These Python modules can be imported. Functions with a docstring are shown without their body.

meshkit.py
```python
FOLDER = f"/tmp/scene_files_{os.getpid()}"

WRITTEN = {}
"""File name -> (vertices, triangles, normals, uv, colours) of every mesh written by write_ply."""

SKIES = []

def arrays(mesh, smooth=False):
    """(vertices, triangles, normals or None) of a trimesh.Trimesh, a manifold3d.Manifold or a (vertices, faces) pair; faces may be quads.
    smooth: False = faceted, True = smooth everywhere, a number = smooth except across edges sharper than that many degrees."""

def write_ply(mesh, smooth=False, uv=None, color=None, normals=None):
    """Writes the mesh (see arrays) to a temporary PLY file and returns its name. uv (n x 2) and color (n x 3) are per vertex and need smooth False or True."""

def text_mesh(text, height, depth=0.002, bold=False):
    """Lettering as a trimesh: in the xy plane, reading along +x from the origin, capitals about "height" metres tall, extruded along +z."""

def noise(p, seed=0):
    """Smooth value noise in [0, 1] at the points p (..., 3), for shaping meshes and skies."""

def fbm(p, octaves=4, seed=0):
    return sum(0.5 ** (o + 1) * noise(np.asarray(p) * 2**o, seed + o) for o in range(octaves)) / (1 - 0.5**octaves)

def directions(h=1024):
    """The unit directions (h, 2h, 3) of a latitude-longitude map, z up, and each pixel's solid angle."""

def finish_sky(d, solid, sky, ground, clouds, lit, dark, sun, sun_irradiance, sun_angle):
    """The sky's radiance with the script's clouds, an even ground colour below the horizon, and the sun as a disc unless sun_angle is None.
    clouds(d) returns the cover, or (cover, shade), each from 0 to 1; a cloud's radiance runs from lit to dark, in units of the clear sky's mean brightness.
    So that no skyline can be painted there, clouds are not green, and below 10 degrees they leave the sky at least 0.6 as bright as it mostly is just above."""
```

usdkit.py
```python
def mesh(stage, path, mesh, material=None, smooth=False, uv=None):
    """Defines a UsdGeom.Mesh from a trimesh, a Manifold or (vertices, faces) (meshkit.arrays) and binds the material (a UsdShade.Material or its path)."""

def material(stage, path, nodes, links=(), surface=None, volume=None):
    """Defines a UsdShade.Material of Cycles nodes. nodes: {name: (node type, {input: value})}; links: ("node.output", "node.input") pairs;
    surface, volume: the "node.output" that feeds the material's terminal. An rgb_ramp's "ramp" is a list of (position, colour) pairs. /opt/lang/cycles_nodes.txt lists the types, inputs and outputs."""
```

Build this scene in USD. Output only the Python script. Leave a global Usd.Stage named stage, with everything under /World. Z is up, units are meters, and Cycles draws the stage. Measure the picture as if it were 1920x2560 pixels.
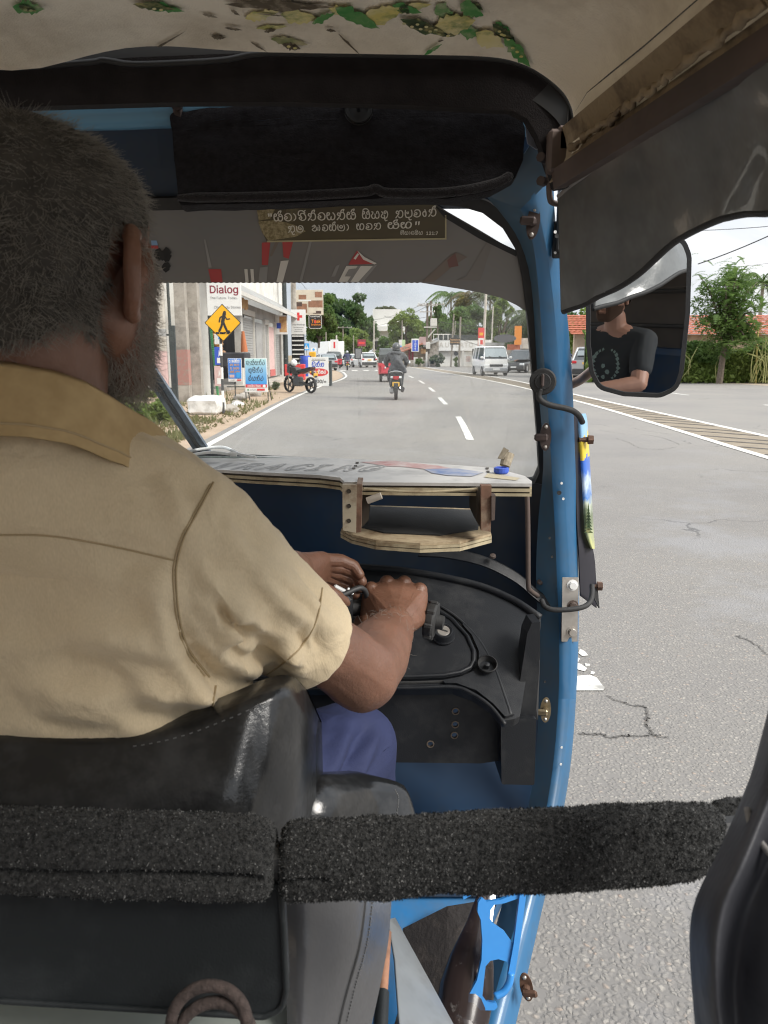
import math, random, numpy as np, trimesh, manifold3d as m3, usdkit, meshkit
from pxr import Usd, UsdGeom, UsdLux, UsdShade, Sdf, Gf, Vt
from shapely.geometry import Polygon, LineString, Point, MultiPolygon
from shapely.ops import unary_union
from shapely import affinity

stage = Usd.Stage.CreateInMemory()
UsdGeom.SetStageUpAxis(stage, UsdGeom.Tokens.z); UsdGeom.SetStageMetersPerUnit(stage, 1.0)
UsdGeom.Xform.Define(stage, '/World'); UsdGeom.Scope.Define(stage, '/World/Looks')
PI = math.pi
# ------------------------------------------------------------------ camera
F = 1950.0; PITCH = math.radians(11.4); EYE = np.array([0.0, 0.0, 1.4])
RIGHT = np.array([1.0, 0, 0]); UP = np.array([0, math.sin(PITCH), math.cos(PITCH)]); FWD = np.array([0, math.cos(PITCH), -math.sin(PITCH)])
cam = UsdGeom.Camera.Define(stage, '/World/camera')
cam.CreateFocalLengthAttr(4.38); cam.CreateHorizontalApertureAttr(4.38 * 1920 / F); cam.CreateVerticalApertureAttr(4.38 * 2560 / F)
cam.CreateClippingRangeAttr(Gf.Vec2f(0.02, 3000)); cam.CreateFStopAttr(2.4); cam.CreateFocusDistanceAttr(1.7)
cam.CreateExposureAttr(1.45)
cam.AddTransformOp().Set(Gf.Matrix4d(*RIGHT, 0, *UP, 0, *(-FWD), 0, *EYE, 1))
# ------------------------------------------------------------------ sky and sun (bright overcast)
SUN_EL, SUN_AZ = math.radians(40), math.radians(118)      # azimuth = atan2(x, y): to the right, a little behind the camera
sun_dir = np.array([math.sin(SUN_AZ) * math.cos(SUN_EL), math.cos(SUN_AZ) * math.cos(SUN_EL), math.sin(SUN_EL)])
usdkit.material(stage, '/World/Looks/sky_air', {
    'sky': ('sky_texture', {'sky_type': 'single_scattering', 'sun_disc': False, 'sun_elevation': SUN_EL, 'sun_rotation': SUN_AZ, 'aerosol_density': 2.0, 'air_density': 1.0}),
    'tc': ('texture_coordinate', {}),
    'map': ('mapping', {'scale': (1.6, 1.6, 4.2)}),
    'n': ('noise_texture', {'scale': 1.9, 'detail': 7, 'roughness': 0.55, 'distortion': 0.4}),
    'cover': ('rgb_ramp', {'ramp': [(0.25, (.86, .86, .86)), (0.60, (1, 1, 1))]}),
    'shade': ('rgb_ramp', {'ramp': [(0.36, (5.2, 5.6, 6.2)), (0.52, (6.7, 6.9, 7.2)), (0.72, (8.4, 8.4, 8.4))]}),
    'mx': ('mix_color', {}), 'xyz': ('separate_xyz', {}),
    'lift': ('map_range', {'from_min': 0.0, 'from_max': 1.0, 'to_min': 0.92, 'to_max': 2.1, 'clamp': True}),       # an overcast sky is brighter overhead than at the skyline
    'up': ('vector_math', {'math_type': 'scale'}),
    'bg': ('background_shader', {'strength': 0.05})},
    [('tc.generated', 'map.vector'), ('map.vector', 'n.vector'), ('n.fac', 'cover.fac'), ('n.fac', 'shade.fac'), ('tc.generated', 'xyz.vector'), ('xyz.z', 'lift.value'),
     ('cover.color', 'mx.fac'), ('sky.color', 'mx.a'), ('shade.color', 'mx.b'), ('mx.result', 'up.vector1'), ('lift.result', 'up.scale'), ('up.vector', 'bg.color')], surface='bg.background')
dome = UsdLux.DomeLight.Define(stage, '/World/sky')
dome.GetPrim().SetCustomDataByKey('kind', 'structure')
UsdShade.MaterialBindingAPI.Apply(dome.GetPrim()).Bind(UsdShade.Material.Get(stage, '/World/Looks/sky_air'))
sun = UsdLux.DistantLight.Define(stage, '/World/sun')
sun.CreateNormalizeAttr(True); sun.CreateIntensityAttr(0.40); sun.CreateAngleAttr(24.0); sun.CreateColorAttr(Gf.Vec3f(1.0, 0.955, 0.89))
_z = sun_dir; _x = np.cross([0, 0, 1.0], _z); _x /= np.linalg.norm(_x); _y = np.cross(_z, _x)
sun.AddTransformOp().Set(Gf.Matrix4d(*_x, 0, *_y, 0, *_z, 0, 0, 0, 50, 1))
# ------------------------------------------------------------------ measuring: where a sight line meets a surface of the place
def ray(u, v):
    d = RIGHT * (u - 960) / F + UP * (1280 - v) / F + FWD
    return d
def PY(u, v, y): d = ray(u, v); return EYE + d * (y / d[1])
def PX(u, v, x): d = ray(u, v); return EYE + d * (x / d[0])
def G(u, v, z=0.0): d = ray(u, v); return EYE + d * ((z - EYE[2]) / d[2])
def PL(u, v, p, n): d = ray(u, v); n = np.asarray(n, float); return EYE + d * (np.dot(np.asarray(p) - EYE, n) / np.dot(d, n))
A = lambda *x: np.array(x, float)
def unit(v): v = np.asarray(v, float); return v / max(np.linalg.norm(v), 1e-12)
# ------------------------------------------------------------------ materials
MATS = {}
def M(name, col, rough=0.6, metal=0.0, var=0.0, vs=6.0, col2=None, bump=0.0, bs=200.0, spec=0.5, dirt=None, ds=3.0, damt=0.5, coat=0.0, sheen=0.0, sss=0.0, rvar=0.0, emit=None, vdet=5, aniso=None):
    """A principled surface: base colour varied by noise, optional second colour patches (dirt), fine bump."""
    n = {'p': ('principled_bsdf', {'base_color': tuple(col), 'roughness': rough, 'metallic': metal, 'specular_ior_level': spec, 'coat_weight': coat, 'sheen_weight': sheen}), 'tc': ('texture_coordinate', {})}
    l = []
    src = 'tc.object'
    if aniso is not None:
        n['mp'] = ('mapping', {'scale': tuple(aniso)}); l.append(('tc.object', 'mp.vector')); src = 'mp.vector'
    if sss: n['p'][1].update(subsurface_weight=sss, subsurface_scale=0.006, subsurface_radius=(1, .35, .2))
    if emit: n['p'][1].update(emission_color=tuple(emit), emission_strength=1.0)
    c = None
    if var or col2 is not None:
        c2 = tuple(col2) if col2 is not None else tuple(x * (1 - var) for x in col)
        c1 = tuple(col) if col2 is not None else tuple(min(1, x * (1 + var * .6)) for x in col)
        n['n1'] = ('noise_texture', {'scale': vs, 'detail': vdet, 'roughness': .6})
        n['r1'] = ('rgb_ramp', {'ramp': [(.34, c1), (.66, c2)]})
        l += [(src, 'n1.vector'), ('n1.fac', 'r1.fac')]; c = 'r1.color'
    if dirt is not None:
        n['n2'] = ('noise_texture', {'scale': ds, 'detail': 8, 'roughness': .68})
        n['r2'] = ('rgb_ramp', {'ramp': [(.5 - .02, (0, 0, 0)), (.66, (damt,) * 3)]})
        n['m2'] = ('mix_color', {'a': tuple(col), 'b': tuple(dirt)})
        l += [('tc.object', 'n2.vector'), ('n2.fac', 'r2.fac'), ('r2.color', 'm2.fac')]
        if c: l.append((c, 'm2.a'))
        c = 'm2.result'
    if c: l.append((c, 'p.base_color'))
    if rvar:
        n['n4'] = ('noise_texture', {'scale': vs * 1.7, 'detail': 5, 'roughness': .6})
        n['mr'] = ('map_range', {'from_min': .3, 'from_max': .7, 'to_min': max(.03, rough - rvar), 'to_max': min(1, rough + rvar)})
        l += [('tc.object', 'n4.vector'), ('n4.fac', 'mr.value'), ('mr.result', 'p.roughness')]
    if bump:
        n['n3'] = ('noise_texture', {'scale': bs, 'detail': 4, 'roughness': .6})
        n['b'] = ('bump', {'strength': 1.0, 'distance': bump})
        l += [(src, 'n3.vector'), ('n3.fac', 'b.height'), ('b.normal', 'p.normal')]
    MATS[name] = usdkit.material(stage, '/World/Looks/' + name, n, l, surface='p.BSDF')
    return MATS[name]
def mat(x): return MATS[x] if isinstance(x, str) else x
# ------------------------------------------------------------------ objects
USED = {}
def numbered(base, parent='/World'):
    k = USED.get((parent, base), 0); USED[(parent, base)] = k + 1
    return base if k == 0 else f'{base}_{k:03d}'
class T:
    """A thing: an Xform at its base; parts are given in world coordinates and stored relative to it."""
    def __init__(s, name, label, cat, loc=(0, 0, 0), group=None, rz=0.0, kind=None, parent='/World'):
        s.path = parent + '/' + numbered(name, parent); s.loc = np.asarray(loc, float); s.rz = rz
        x = UsdGeom.Xform.Define(stage, s.path); x.AddTranslateOp().Set(Gf.Vec3d(*map(float, s.loc)))
        if rz: x.AddRotateZOp().Set(math.degrees(rz))
        s.prim = x.GetPrim(); tags(s.prim, label, cat, group, kind)
    def inv(s, v):
        v = np.asarray(v, float) - s.loc
        if s.rz:
            c, q = math.cos(-s.rz), math.sin(-s.rz); v = np.stack([v[:, 0] * c - v[:, 1] * q, v[:, 0] * q + v[:, 1] * c, v[:, 2]], 1)
        return v
    def part(s, name, mesh, material, smooth=False, under=None, label=None, local=False, kind=None):
        parent = under if under else s.path
        path = parent + '/' + numbered(name, parent)
        v, f = vf(mesh)
        m = usdkit.mesh(stage, path, (v if local else s.inv(v), f), mat(material), smooth=smooth)
        if label: m.GetPrim().SetCustomDataByKey('label', label)
        if kind: m.GetPrim().SetCustomDataByKey('kind', kind)
        return path
def tags(prim, label=None, cat=None, group=None, kind=None):
    for k, v in (('label', label), ('category', cat), ('group', group), ('kind', kind)):
        if v: prim.SetCustomDataByKey(k, v)
def one(name, mesh, material, label=None, cat=None, group=None, kind=None, smooth=False):
    """A thing that is a single mesh."""
    p = '/World/' + numbered(name)
    v, f = vf(mesh); c = np.zeros(3) if kind == 'structure' else A((v[:, 0].min() + v[:, 0].max()) / 2, (v[:, 1].min() + v[:, 1].max()) / 2, v[:, 2].min())
    m = usdkit.mesh(stage, p, (v - c, f), mat(material), smooth=smooth)
    if np.any(c): m.AddTranslateOp().Set(Gf.Vec3d(*map(float, c)))
    tags(m.GetPrim(), label, cat, group, kind); return p
def copy_of(src, loc, rz=0.0, label=None, group=None, scale=None):
    name = src.path.rsplit('/', 1)[1]; base = name.rsplit('_', 1)[0] if name[-3:].isdigit() else name
    x = UsdGeom.Xform.Define(stage, '/World/' + numbered(base)); x.AddTranslateOp().Set(Gf.Vec3d(*map(float, loc)))
    if rz: x.AddRotateZOp().Set(math.degrees(rz))
    if scale: x.AddScaleOp().Set(Gf.Vec3f(*scale))
    p = x.GetPrim(); p.GetReferences().AddInternalReference(src.path); p.SetInstanceable(True)
    was = src.prim.GetCustomData(); tags(p, label or was.get('label'), was.get('category'), group or was.get('group')); return x
# ------------------------------------------------------------------ shapes
def vf(mesh):
    if hasattr(mesh, 'to_mesh'): m = mesh.to_mesh(); return np.array(m.vert_properties[:, :3], float), np.array(m.tri_verts, int)
    if isinstance(mesh, (tuple, list)) and len(mesh) == 2 and not hasattr(mesh[0], 'vertices') and not hasattr(mesh[0], 'to_mesh'):
        v, f = np.asarray(mesh[0], float), np.asarray(mesh[1], int)
        if f.ndim == 2 and f.shape[1] == 4: f = np.vstack([f[:, [0, 1, 2]], f[:, [0, 2, 3]]])
        return v, f
    if isinstance(mesh, (tuple, list)): return cat_(mesh)
    return np.array(mesh.vertices, float), np.array(mesh.faces, int)
def cat_(ms):
    V, Fs, n = [], [], 0
    for m in ms:
        v, f = vf(m); V.append(v); Fs.append(f + n); n += len(v)
    return np.vstack(V), np.vstack(Fs)
def xf(mesh, R=None, t=None):
    v, f = vf(mesh)
    if R is not None: v = v @ np.asarray(R).T
    if t is not None: v = v + np.asarray(t)
    return v, f
def rz_(a): c, s = math.cos(a), math.sin(a); return A([c, -s, 0], [s, c, 0], [0, 0, 1])
def rx_(a): c, s = math.cos(a), math.sin(a); return A([1, 0, 0], [0, c, -s], [0, s, c])
def ry_(a): c, s = math.cos(a), math.sin(a); return A([c, 0, s], [0, 1, 0], [-s, 0, c])
def frame(z, x=None):
    """Rotation whose columns are x, y, z with z along the given direction."""
    z = unit(z); x = np.asarray(x if x is not None else ([1, 0, 0] if abs(z[0]) < .9 else [0, 1, 0]), float)
    x = unit(x - z * np.dot(x, z)); return np.stack([x, np.cross(z, x), z], 1)
def box(c, s, R=None):
    v, f = vf(trimesh.creation.box(s)); return xf((v, f), R, c)
def rbox(c, s, b=0.01, R=None):
    """A box with chamfered edges."""
    h = np.asarray(s, float) / 2; b = min(b, h.min() * .95); pts = []
    for sx in (-1, 1):
        for sy in (-1, 1):
            for sz in (-1, 1):
                for k in range(3):
                    q = h - b; q = q.copy(); q[k] = h[k]; pts.append(q * (sx, sy, sz))
    return xf(m3.Manifold.hull_points(np.array(pts)), R, c)
def ball(c, r, n=2, s=(1, 1, 1), R=None):
    v, f = vf(trimesh.creation.icosphere(n, 1.0)); v = v * r * np.asarray(s); return xf((v, f), R, c)
def cyl(a, b, r, r2=None, n=14):
    return tube([a, b], [r, r if r2 is None else r2], n)
def tube(pts, r, n=8, caps=True):
    pts = np.asarray(pts, float); k = len(pts); r = np.broadcast_to(np.asarray(r, float), (k,))
    t = np.gradient(pts, axis=0); t /= np.maximum(np.linalg.norm(t, axis=1, keepdims=True), 1e-12)
    x = np.cross(t[0], [0, 0, 1.0]); x = unit(x if np.linalg.norm(x) > 1e-3 else np.cross(t[0], [1.0, 0, 0])); V = []
    a = np.arange(n) * 2 * PI / n
    for i in range(k):
        x = unit(x - t[i] * np.dot(x, t[i])); y = np.cross(t[i], x)
        V.append(pts[i] + r[i] * (np.cos(a)[:, None] * x + np.sin(a)[:, None] * y))
    V = np.vstack(V); Fs = []
    for i in range(k - 1):
        for j in range(n):
            q = (j + 1) % n; Fs += [[i * n + j, i * n + q, (i + 1) * n + q], [i * n + j, (i + 1) * n + q, (i + 1) * n + j]]
    if caps:
        V = np.vstack([V, pts[0], pts[-1]]); c0, c1 = k * n, k * n + 1
        for j in range(n):
            q = (j + 1) % n; Fs += [[c0, q, j], [c1, (k - 1) * n + j, (k - 1) * n + q]]
    return V, np.array(Fs)
def spline(pts, n=24, closed=False):
    """Catmull-Rom through the points."""
    p = np.asarray(pts, float); k = len(p)
    if closed: q = np.vstack([p[-1], p, p[0], p[1]]); seg = k
    else: q = np.vstack([2 * p[0] - p[1], p, 2 * p[-1] - p[-2]]); seg = k - 1
    out = []
    for s in np.linspace(0, seg, n, endpoint=not closed):
        i = min(int(s), seg - 1); t = s - i; a, b, c, d = q[i], q[i + 1], q[i + 2], q[i + 3]
        out.append(.5 * (2 * b + (c - a) * t + (2 * a - 5 * b + 4 * c - d) * t * t + (3 * b - a - 3 * c + d) * t ** 3))
    return np.array(out)
def grid(P, thick=0.0, closed=False):
    """A sheet through an (m, n, 3) array of points, with a thickness away from its normal if given."""
    P = np.asarray(P, float); m, n = P.shape[:2]; V = P.reshape(-1, 3); Fs = []
    for i in range(m - 1):
        for j in range(n - (0 if closed else 1)):
            q = (j + 1) % n; a, b, c, d = i * n + j, i * n + q, (i + 1) * n + q, (i + 1) * n + j
            Fs += [[a, b, c], [a, c, d]]
    Fs = np.array(Fs)
    if not thick: return V, Fs
    t = trimesh.Trimesh(V, Fs, process=False); N = t.vertex_normals; W = V - N * thick; L = len(V)
    e = list(range(n)) + [i * n + n - 1 for i in range(1, m)] + [(m - 1) * n + j for j in range(n - 2, -1, -1)] + [i * n for i in range(m - 2, 0, -1)]
    S = []
    if not closed:
        for a, b in zip(e, e[1:] + e[:1]): S += [[b, a, a + L], [b, a + L, b + L]]
    return np.vstack([V, W]), np.vstack([Fs, Fs[:, ::-1] + L] + ([np.array(S)] if S else []))
def blend(P0, P1, m, bulge=None):
    """(m, n, 3) sheet between two curves of n points."""
    P0, P1 = np.asarray(P0, float), np.asarray(P1, float); t = np.linspace(0, 1, m)[:, None, None]
    P = P0[None] * (1 - t) + P1[None] * t
    return P if bulge is None else P + np.sin(t * PI) * np.asarray(bulge, float)
def ext(poly, h, R=None, t=None):
    """Extrudes a shapely polygon along +z by h, then places it."""
    gs = getattr(poly, 'geoms', [poly]); ms = []
    for g in gs:
        if g.area > 1e-12: ms.append(vf(trimesh.creation.extrude_polygon(g, h, engine='earcut')))
    return xf(cat_(ms), R, t)
def flat(poly, R=None, t=None):
    """A flat triangulated polygon, seen from +z."""
    V, Fs, n = [], [], 0
    for g in getattr(poly, 'geoms', [poly]):
        if g.area < 1e-12: continue
        v, f = trimesh.creation.triangulate_polygon(g, engine='earcut'); a = v[f]; c = np.cross(a[:, 1] - a[:, 0], a[:, 2] - a[:, 0]) < 0; f = f.copy(); f[c] = f[c][:, ::-1]
        V.append(np.c_[v, np.zeros(len(v))]); Fs.append(f + n); n += len(v)
    return xf((np.vstack(V), np.vstack(Fs)), R, t)
class Plane:
    """A plane of the place; pixel outlines on it become polygons in its own 2D coordinates."""
    def __init__(s, p, n, x=(1, 0, 0)):
        s.p = np.asarray(p, float); s.R = frame(n, x); s.n = s.R[:, 2]
    def at(s, u, v): q = PL(u, v, s.p, s.n) - s.p; return q @ s.R[:, :2]
    def poly(s, uv): return Polygon([s.at(*q) for q in uv]).buffer(0)
    def slab(s, uv, th, lift=0.0, hole=None, rnd=0.0):
        g = uv if hasattr(uv, 'area') else s.poly(uv)
        if rnd: g = g.buffer(-rnd).buffer(rnd, quad_segs=4)
        if hole is not None: g = g.difference(hole)
        return ext(g, th, s.R, s.p + s.n * (lift - th))      # front face at lift
    def skin(s, g, lift): return flat(g, s.R, s.p + s.n * lift)
    def pt(s, u, v, lift=0.0): a = s.at(u, v); return s.p + s.R[:, 0] * a[0] + s.R[:, 1] * a[1] + s.n * lift
def lathe(prof, n=20, R=None, t=None):
    """Revolves (radius, height) pairs about z."""
    p = np.asarray(prof, float); a = np.arange(n) * 2 * PI / n
    P = np.stack([p[:, 0][:, None] * np.cos(a), p[:, 0][:, None] * np.sin(a), np.repeat(p[:, 1][:, None], n, 1)], -1)
    return xf(grid(P, closed=True), R, t)
def hullchain(joints, bones, seg=20):
    """joints {name: (x,y,z,r)}; bones: groups of names hulled together; one Manifold."""
    out = m3.Manifold()
    for b in bones:
        sp = [m3.Manifold.sphere(joints[k][3], seg).translate(tuple(map(float, joints[k][:3]))) for k in b]
        out = out + m3.Manifold.batch_hull(sp)
    return out
def soften(man, edge=0.01, it=12):
    v, f = vf(man.refine_to_length(edge)); t = trimesh.Trimesh(v, f, process=True)
    trimesh.smoothing.filter_taubin(t, lamb=.5, nu=.53, iterations=it); return t
def hit(mesh, o, d):
    """Nearest crossing of a sight line with a mesh: point and face normal."""
    v, f = vf(mesh); a, b, c = v[f[:, 0]], v[f[:, 1]], v[f[:, 2]]
    e1, e2 = b - a, c - a; h = np.cross(d, e2); det = (e1 * h).sum(1); ok = np.abs(det) > 1e-14; inv = np.where(ok, 1 / np.where(ok, det, 1), 0)
    s = o - a; u = (s * h).sum(1) * inv; q = np.cross(s, e1); w = (q @ d) * inv; t = (e2 * q).sum(1) * inv
    g = ok & (u >= 0) & (w >= 0) & (u + w <= 1) & (t > 1e-5)
    if not g.any(): return None
    i = np.where(g)[0][np.argmin(t[g])]; return o + d * t[i], unit(np.cross(e1[i], e2[i]))
# ------------------------------------------------------------------ lettering: Sinhala letters as pen strokes (x to the right, 0 to 1 the letter's height)
SI = {
 'ස': (1.0, [[(.12, .62), (.3, .7), (.32, .92), (.14, .95), (.04, .6), (.06, .2), (.25, .02), (.46, .18), (.48, .5)], [(.48, .3), (.55, .05), (.8, .03), (.96, .3), (.93, .75), (.72, .95), (.58, .78), (.66, .6), (.8, .62)]]),
 'ව': (.85, [[(.1, .72), (.3, .95), (.6, .97), (.82, .6), (.74, .16), (.42, .0), (.1, .18), (.08, .5), (.26, .6), (.36, .42), (.24, .28)]]),
 'ම': (.9, [[(.3, .5), (.14, .36), (.24, .16), (.42, .3), (.36, .6), (.1, .72), (.08, .95)], [(.24, .16), (.5, .0), (.82, .2), (.86, .62), (.66, .95), (.36, .92), (.3, .7)]]),
 'න': (1.0, [[(.3, .55), (.14, .66), (.2, .9), (.4, .84), (.42, .5), (.2, .2), (.08, .0)], [(.42, .5), (.5, .9), (.78, .95), (.92, .6), (.84, .15), (.56, .0), (.4, .14)]]),
 'හ': (.95, [[(.1, .6), (.3, .68), (.34, .92), (.12, .95), (.04, .5), (.16, .06), (.42, .06), (.52, .42)], [(.46, .2), (.6, .0), (.86, .16), (.92, .6), (.74, .95)]]),
 'ය': (1.1, [[(.1, .9), (.26, .86), (.2, .6), (.06, .4), (.16, .05), (.42, .02), (.54, .3), (.52, .6)], [(.54, .3), (.66, .02), (.94, .08), (1.04, .5), (.9, .92), (.72, .86), (.76, .66)]]),
 'ල': (.95, [[(.14, .9), (.3, .62), (.14, .45), (.08, .2), (.3, .02), (.5, .2), (.44, .42)], [(.3, .02), (.7, .02), (.9, .4), (.84, .84), (.6, .97), (.44, .8), (.56, .62), (.7, .74)]]),
 'ප': (.9, [[(.1, .95), (.06, .5), (.16, .06), (.5, .0), (.82, .2), (.86, .7), (.8, .95)], [(.24, .7), (.3, .5), (.44, .56), (.4, .74)]]),
 'ර': (.85, [[(.1, .5), (.3, .62), (.42, .44), (.3, .28), (.12, .36), (.08, .16), (.4, .0), (.74, .16), (.82, .56), (.66, .9), (.34, .96), (.14, .8)]]),
 'ක': (1.05, [[(.1, .56), (.3, .72), (.3, .92), (.1, .86), (.06, .4), (.2, .04), (.44, .2), (.46, .56)], [(.46, .4), (.6, .9), (.86, .92), (.98, .55), (.84, .08), (.58, .04), (.5, .24)]]),
 'ඹ': (1.0, [[(.08, .9), (.06, .3), (.3, .0), (.7, .0), (.92, .36), (.86, .82), (.56, .97), (.34, .78), (.36, .45), (.6, .35), (.7, .55), (.52, .66)]]),
 'ආ': (1.3, [[(.1, .7), (.3, .85), (.4, .55), (.2, .4), (.08, .2), (.4, .0), (.66, .22), (.6, .7), (.4, .95)], [(.66, .22), (.86, .2), (.9, .6)], [(1.02, .05), (1.16, .4), (1.06, .9)]]),
 'ෂ': (1.1, [[(.08, .9), (.06, .25), (.34, .0), (.8, .02), (1.0, .4), (.92, .9)], [(.28, .6), (.5, .36), (.74, .6), (.5, .82), (.3, .6)]]),
 'ට': (.85, [[(.2, .74), (.36, .6), (.24, .44), (.08, .5), (.08, .16), (.4, .0), (.74, .18), (.8, .62), (.56, .94), (.5, 1.1), (.68, 1.16)]]),
 'බ': (.95, [[(.1, .85), (.06, .3), (.3, .0), (.7, .02), (.9, .4), (.82, .86), (.56, .95), (.4, .74), (.56, .56)]]),
 'ග': (.95, [[(.2, .5), (.36, .6), (.32, .9), (.12, .9), (.06, .4), (.2, .02), (.42, .06)], [(.42, .3), (.56, .94), (.82, .88), (.88, .4), (.7, .0)]]),
 'ත': (1.05, [[(.2, .5), (.36, .62), (.3, .9), (.1, .86), (.06, .3), (.3, .0), (.5, .2), (.48, .5)], [(.5, .2), (.72, .0), (.96, .3), (.9, .8), (.66, .94), (.6, .7)]]),
 'අ': (.95, [[(.1, .7), (.3, .85), (.4, .55), (.2, .4), (.08, .2), (.4, .0), (.66, .22), (.6, .7), (.4, .95)], [(.66, .22), (.86, .2), (.9, .6)]]),
 'ඩ': (.95, [[(.1, .8), (.3, .9), (.4, .6), (.2, .45), (.08, .2), (.34, .0), (.76, .08), (.88, .5), (.7, .95)], [(.76, .08), (.9, -.15)]]),
 'ා': (.4, [[(.08, .05), (.28, .3), (.28, .7), (.1, .95)]]), 'ෙ': (.6, [[(.42, .6), (.24, .7), (.1, .4), (.24, .06), (.46, .1), (.5, .5), (.36, .92)]]),
 'ැ': (.4, [[(.3, .95), (.1, .6), (.28, .4), (.26, .0), (.1, -.1)]]),
}
MARK = {'්': [[(.5, 1.0), (.62, 1.26), (.86, 1.36), (.8, 1.12)]], 'ි': [[(.1, .96), (.2, 1.26), (.6, 1.32), (.9, 1.0)]], 'ී': [[(.1, .96), (.2, 1.26), (.6, 1.32), (.9, 1.0)], [(.8, 1.2), (.96, 1.34)]],
        'ු': [[(.5, 0), (.62, -.34), (.84, -.3)]], 'ේ': [[(.5, 1.0), (.62, 1.26), (.86, 1.36), (.8, 1.12)]], 'ූ': [[(.5, 0), (.62, -.34), (.84, -.3)]]}
def sinhala(text, h, pen=.12):
    """A shapely shape of the text, letters h tall, baseline at y = 0."""
    x, S, lastw, lastx = 0.0, [], 0.8, 0.0
    def pen_(p, ox): q = spline(np.array(p) + (ox, 0), 4 * len(p) + 1); S.append(LineString(q).buffer(pen / 2, quad_segs=3))
    for ch in text:
        if ch == ' ': x += .55; continue
        if ch in MARK:
            for p in MARK[ch]: pen_([(a * lastw, b) for a, b in p], lastx)
            continue
        if ch not in SI: continue
        w, st = SI[ch]
        for p in st: pen_(p, x)
        lastw, lastx = w, x; x += w + .14
    g = unary_union(S).simplify(.012); return affinity.scale(g, h, h, origin=(0, 0)), x * h
def latin(text, h, bold=False):
    """(vertices, triangles) of one flat line of letters in the xy plane, and its width."""
    v, f = vf(meshkit.text_mesh(text, h, .002, bold)); keep = (v[f][:, :, 2] > .0015).all(1); f = f[keep]; u, inv = np.unique(f, return_inverse=True); v = v[u]; v[:, 2] = 0
    return (v, inv.reshape(-1, 3)), v[:, 0].max()
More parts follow.
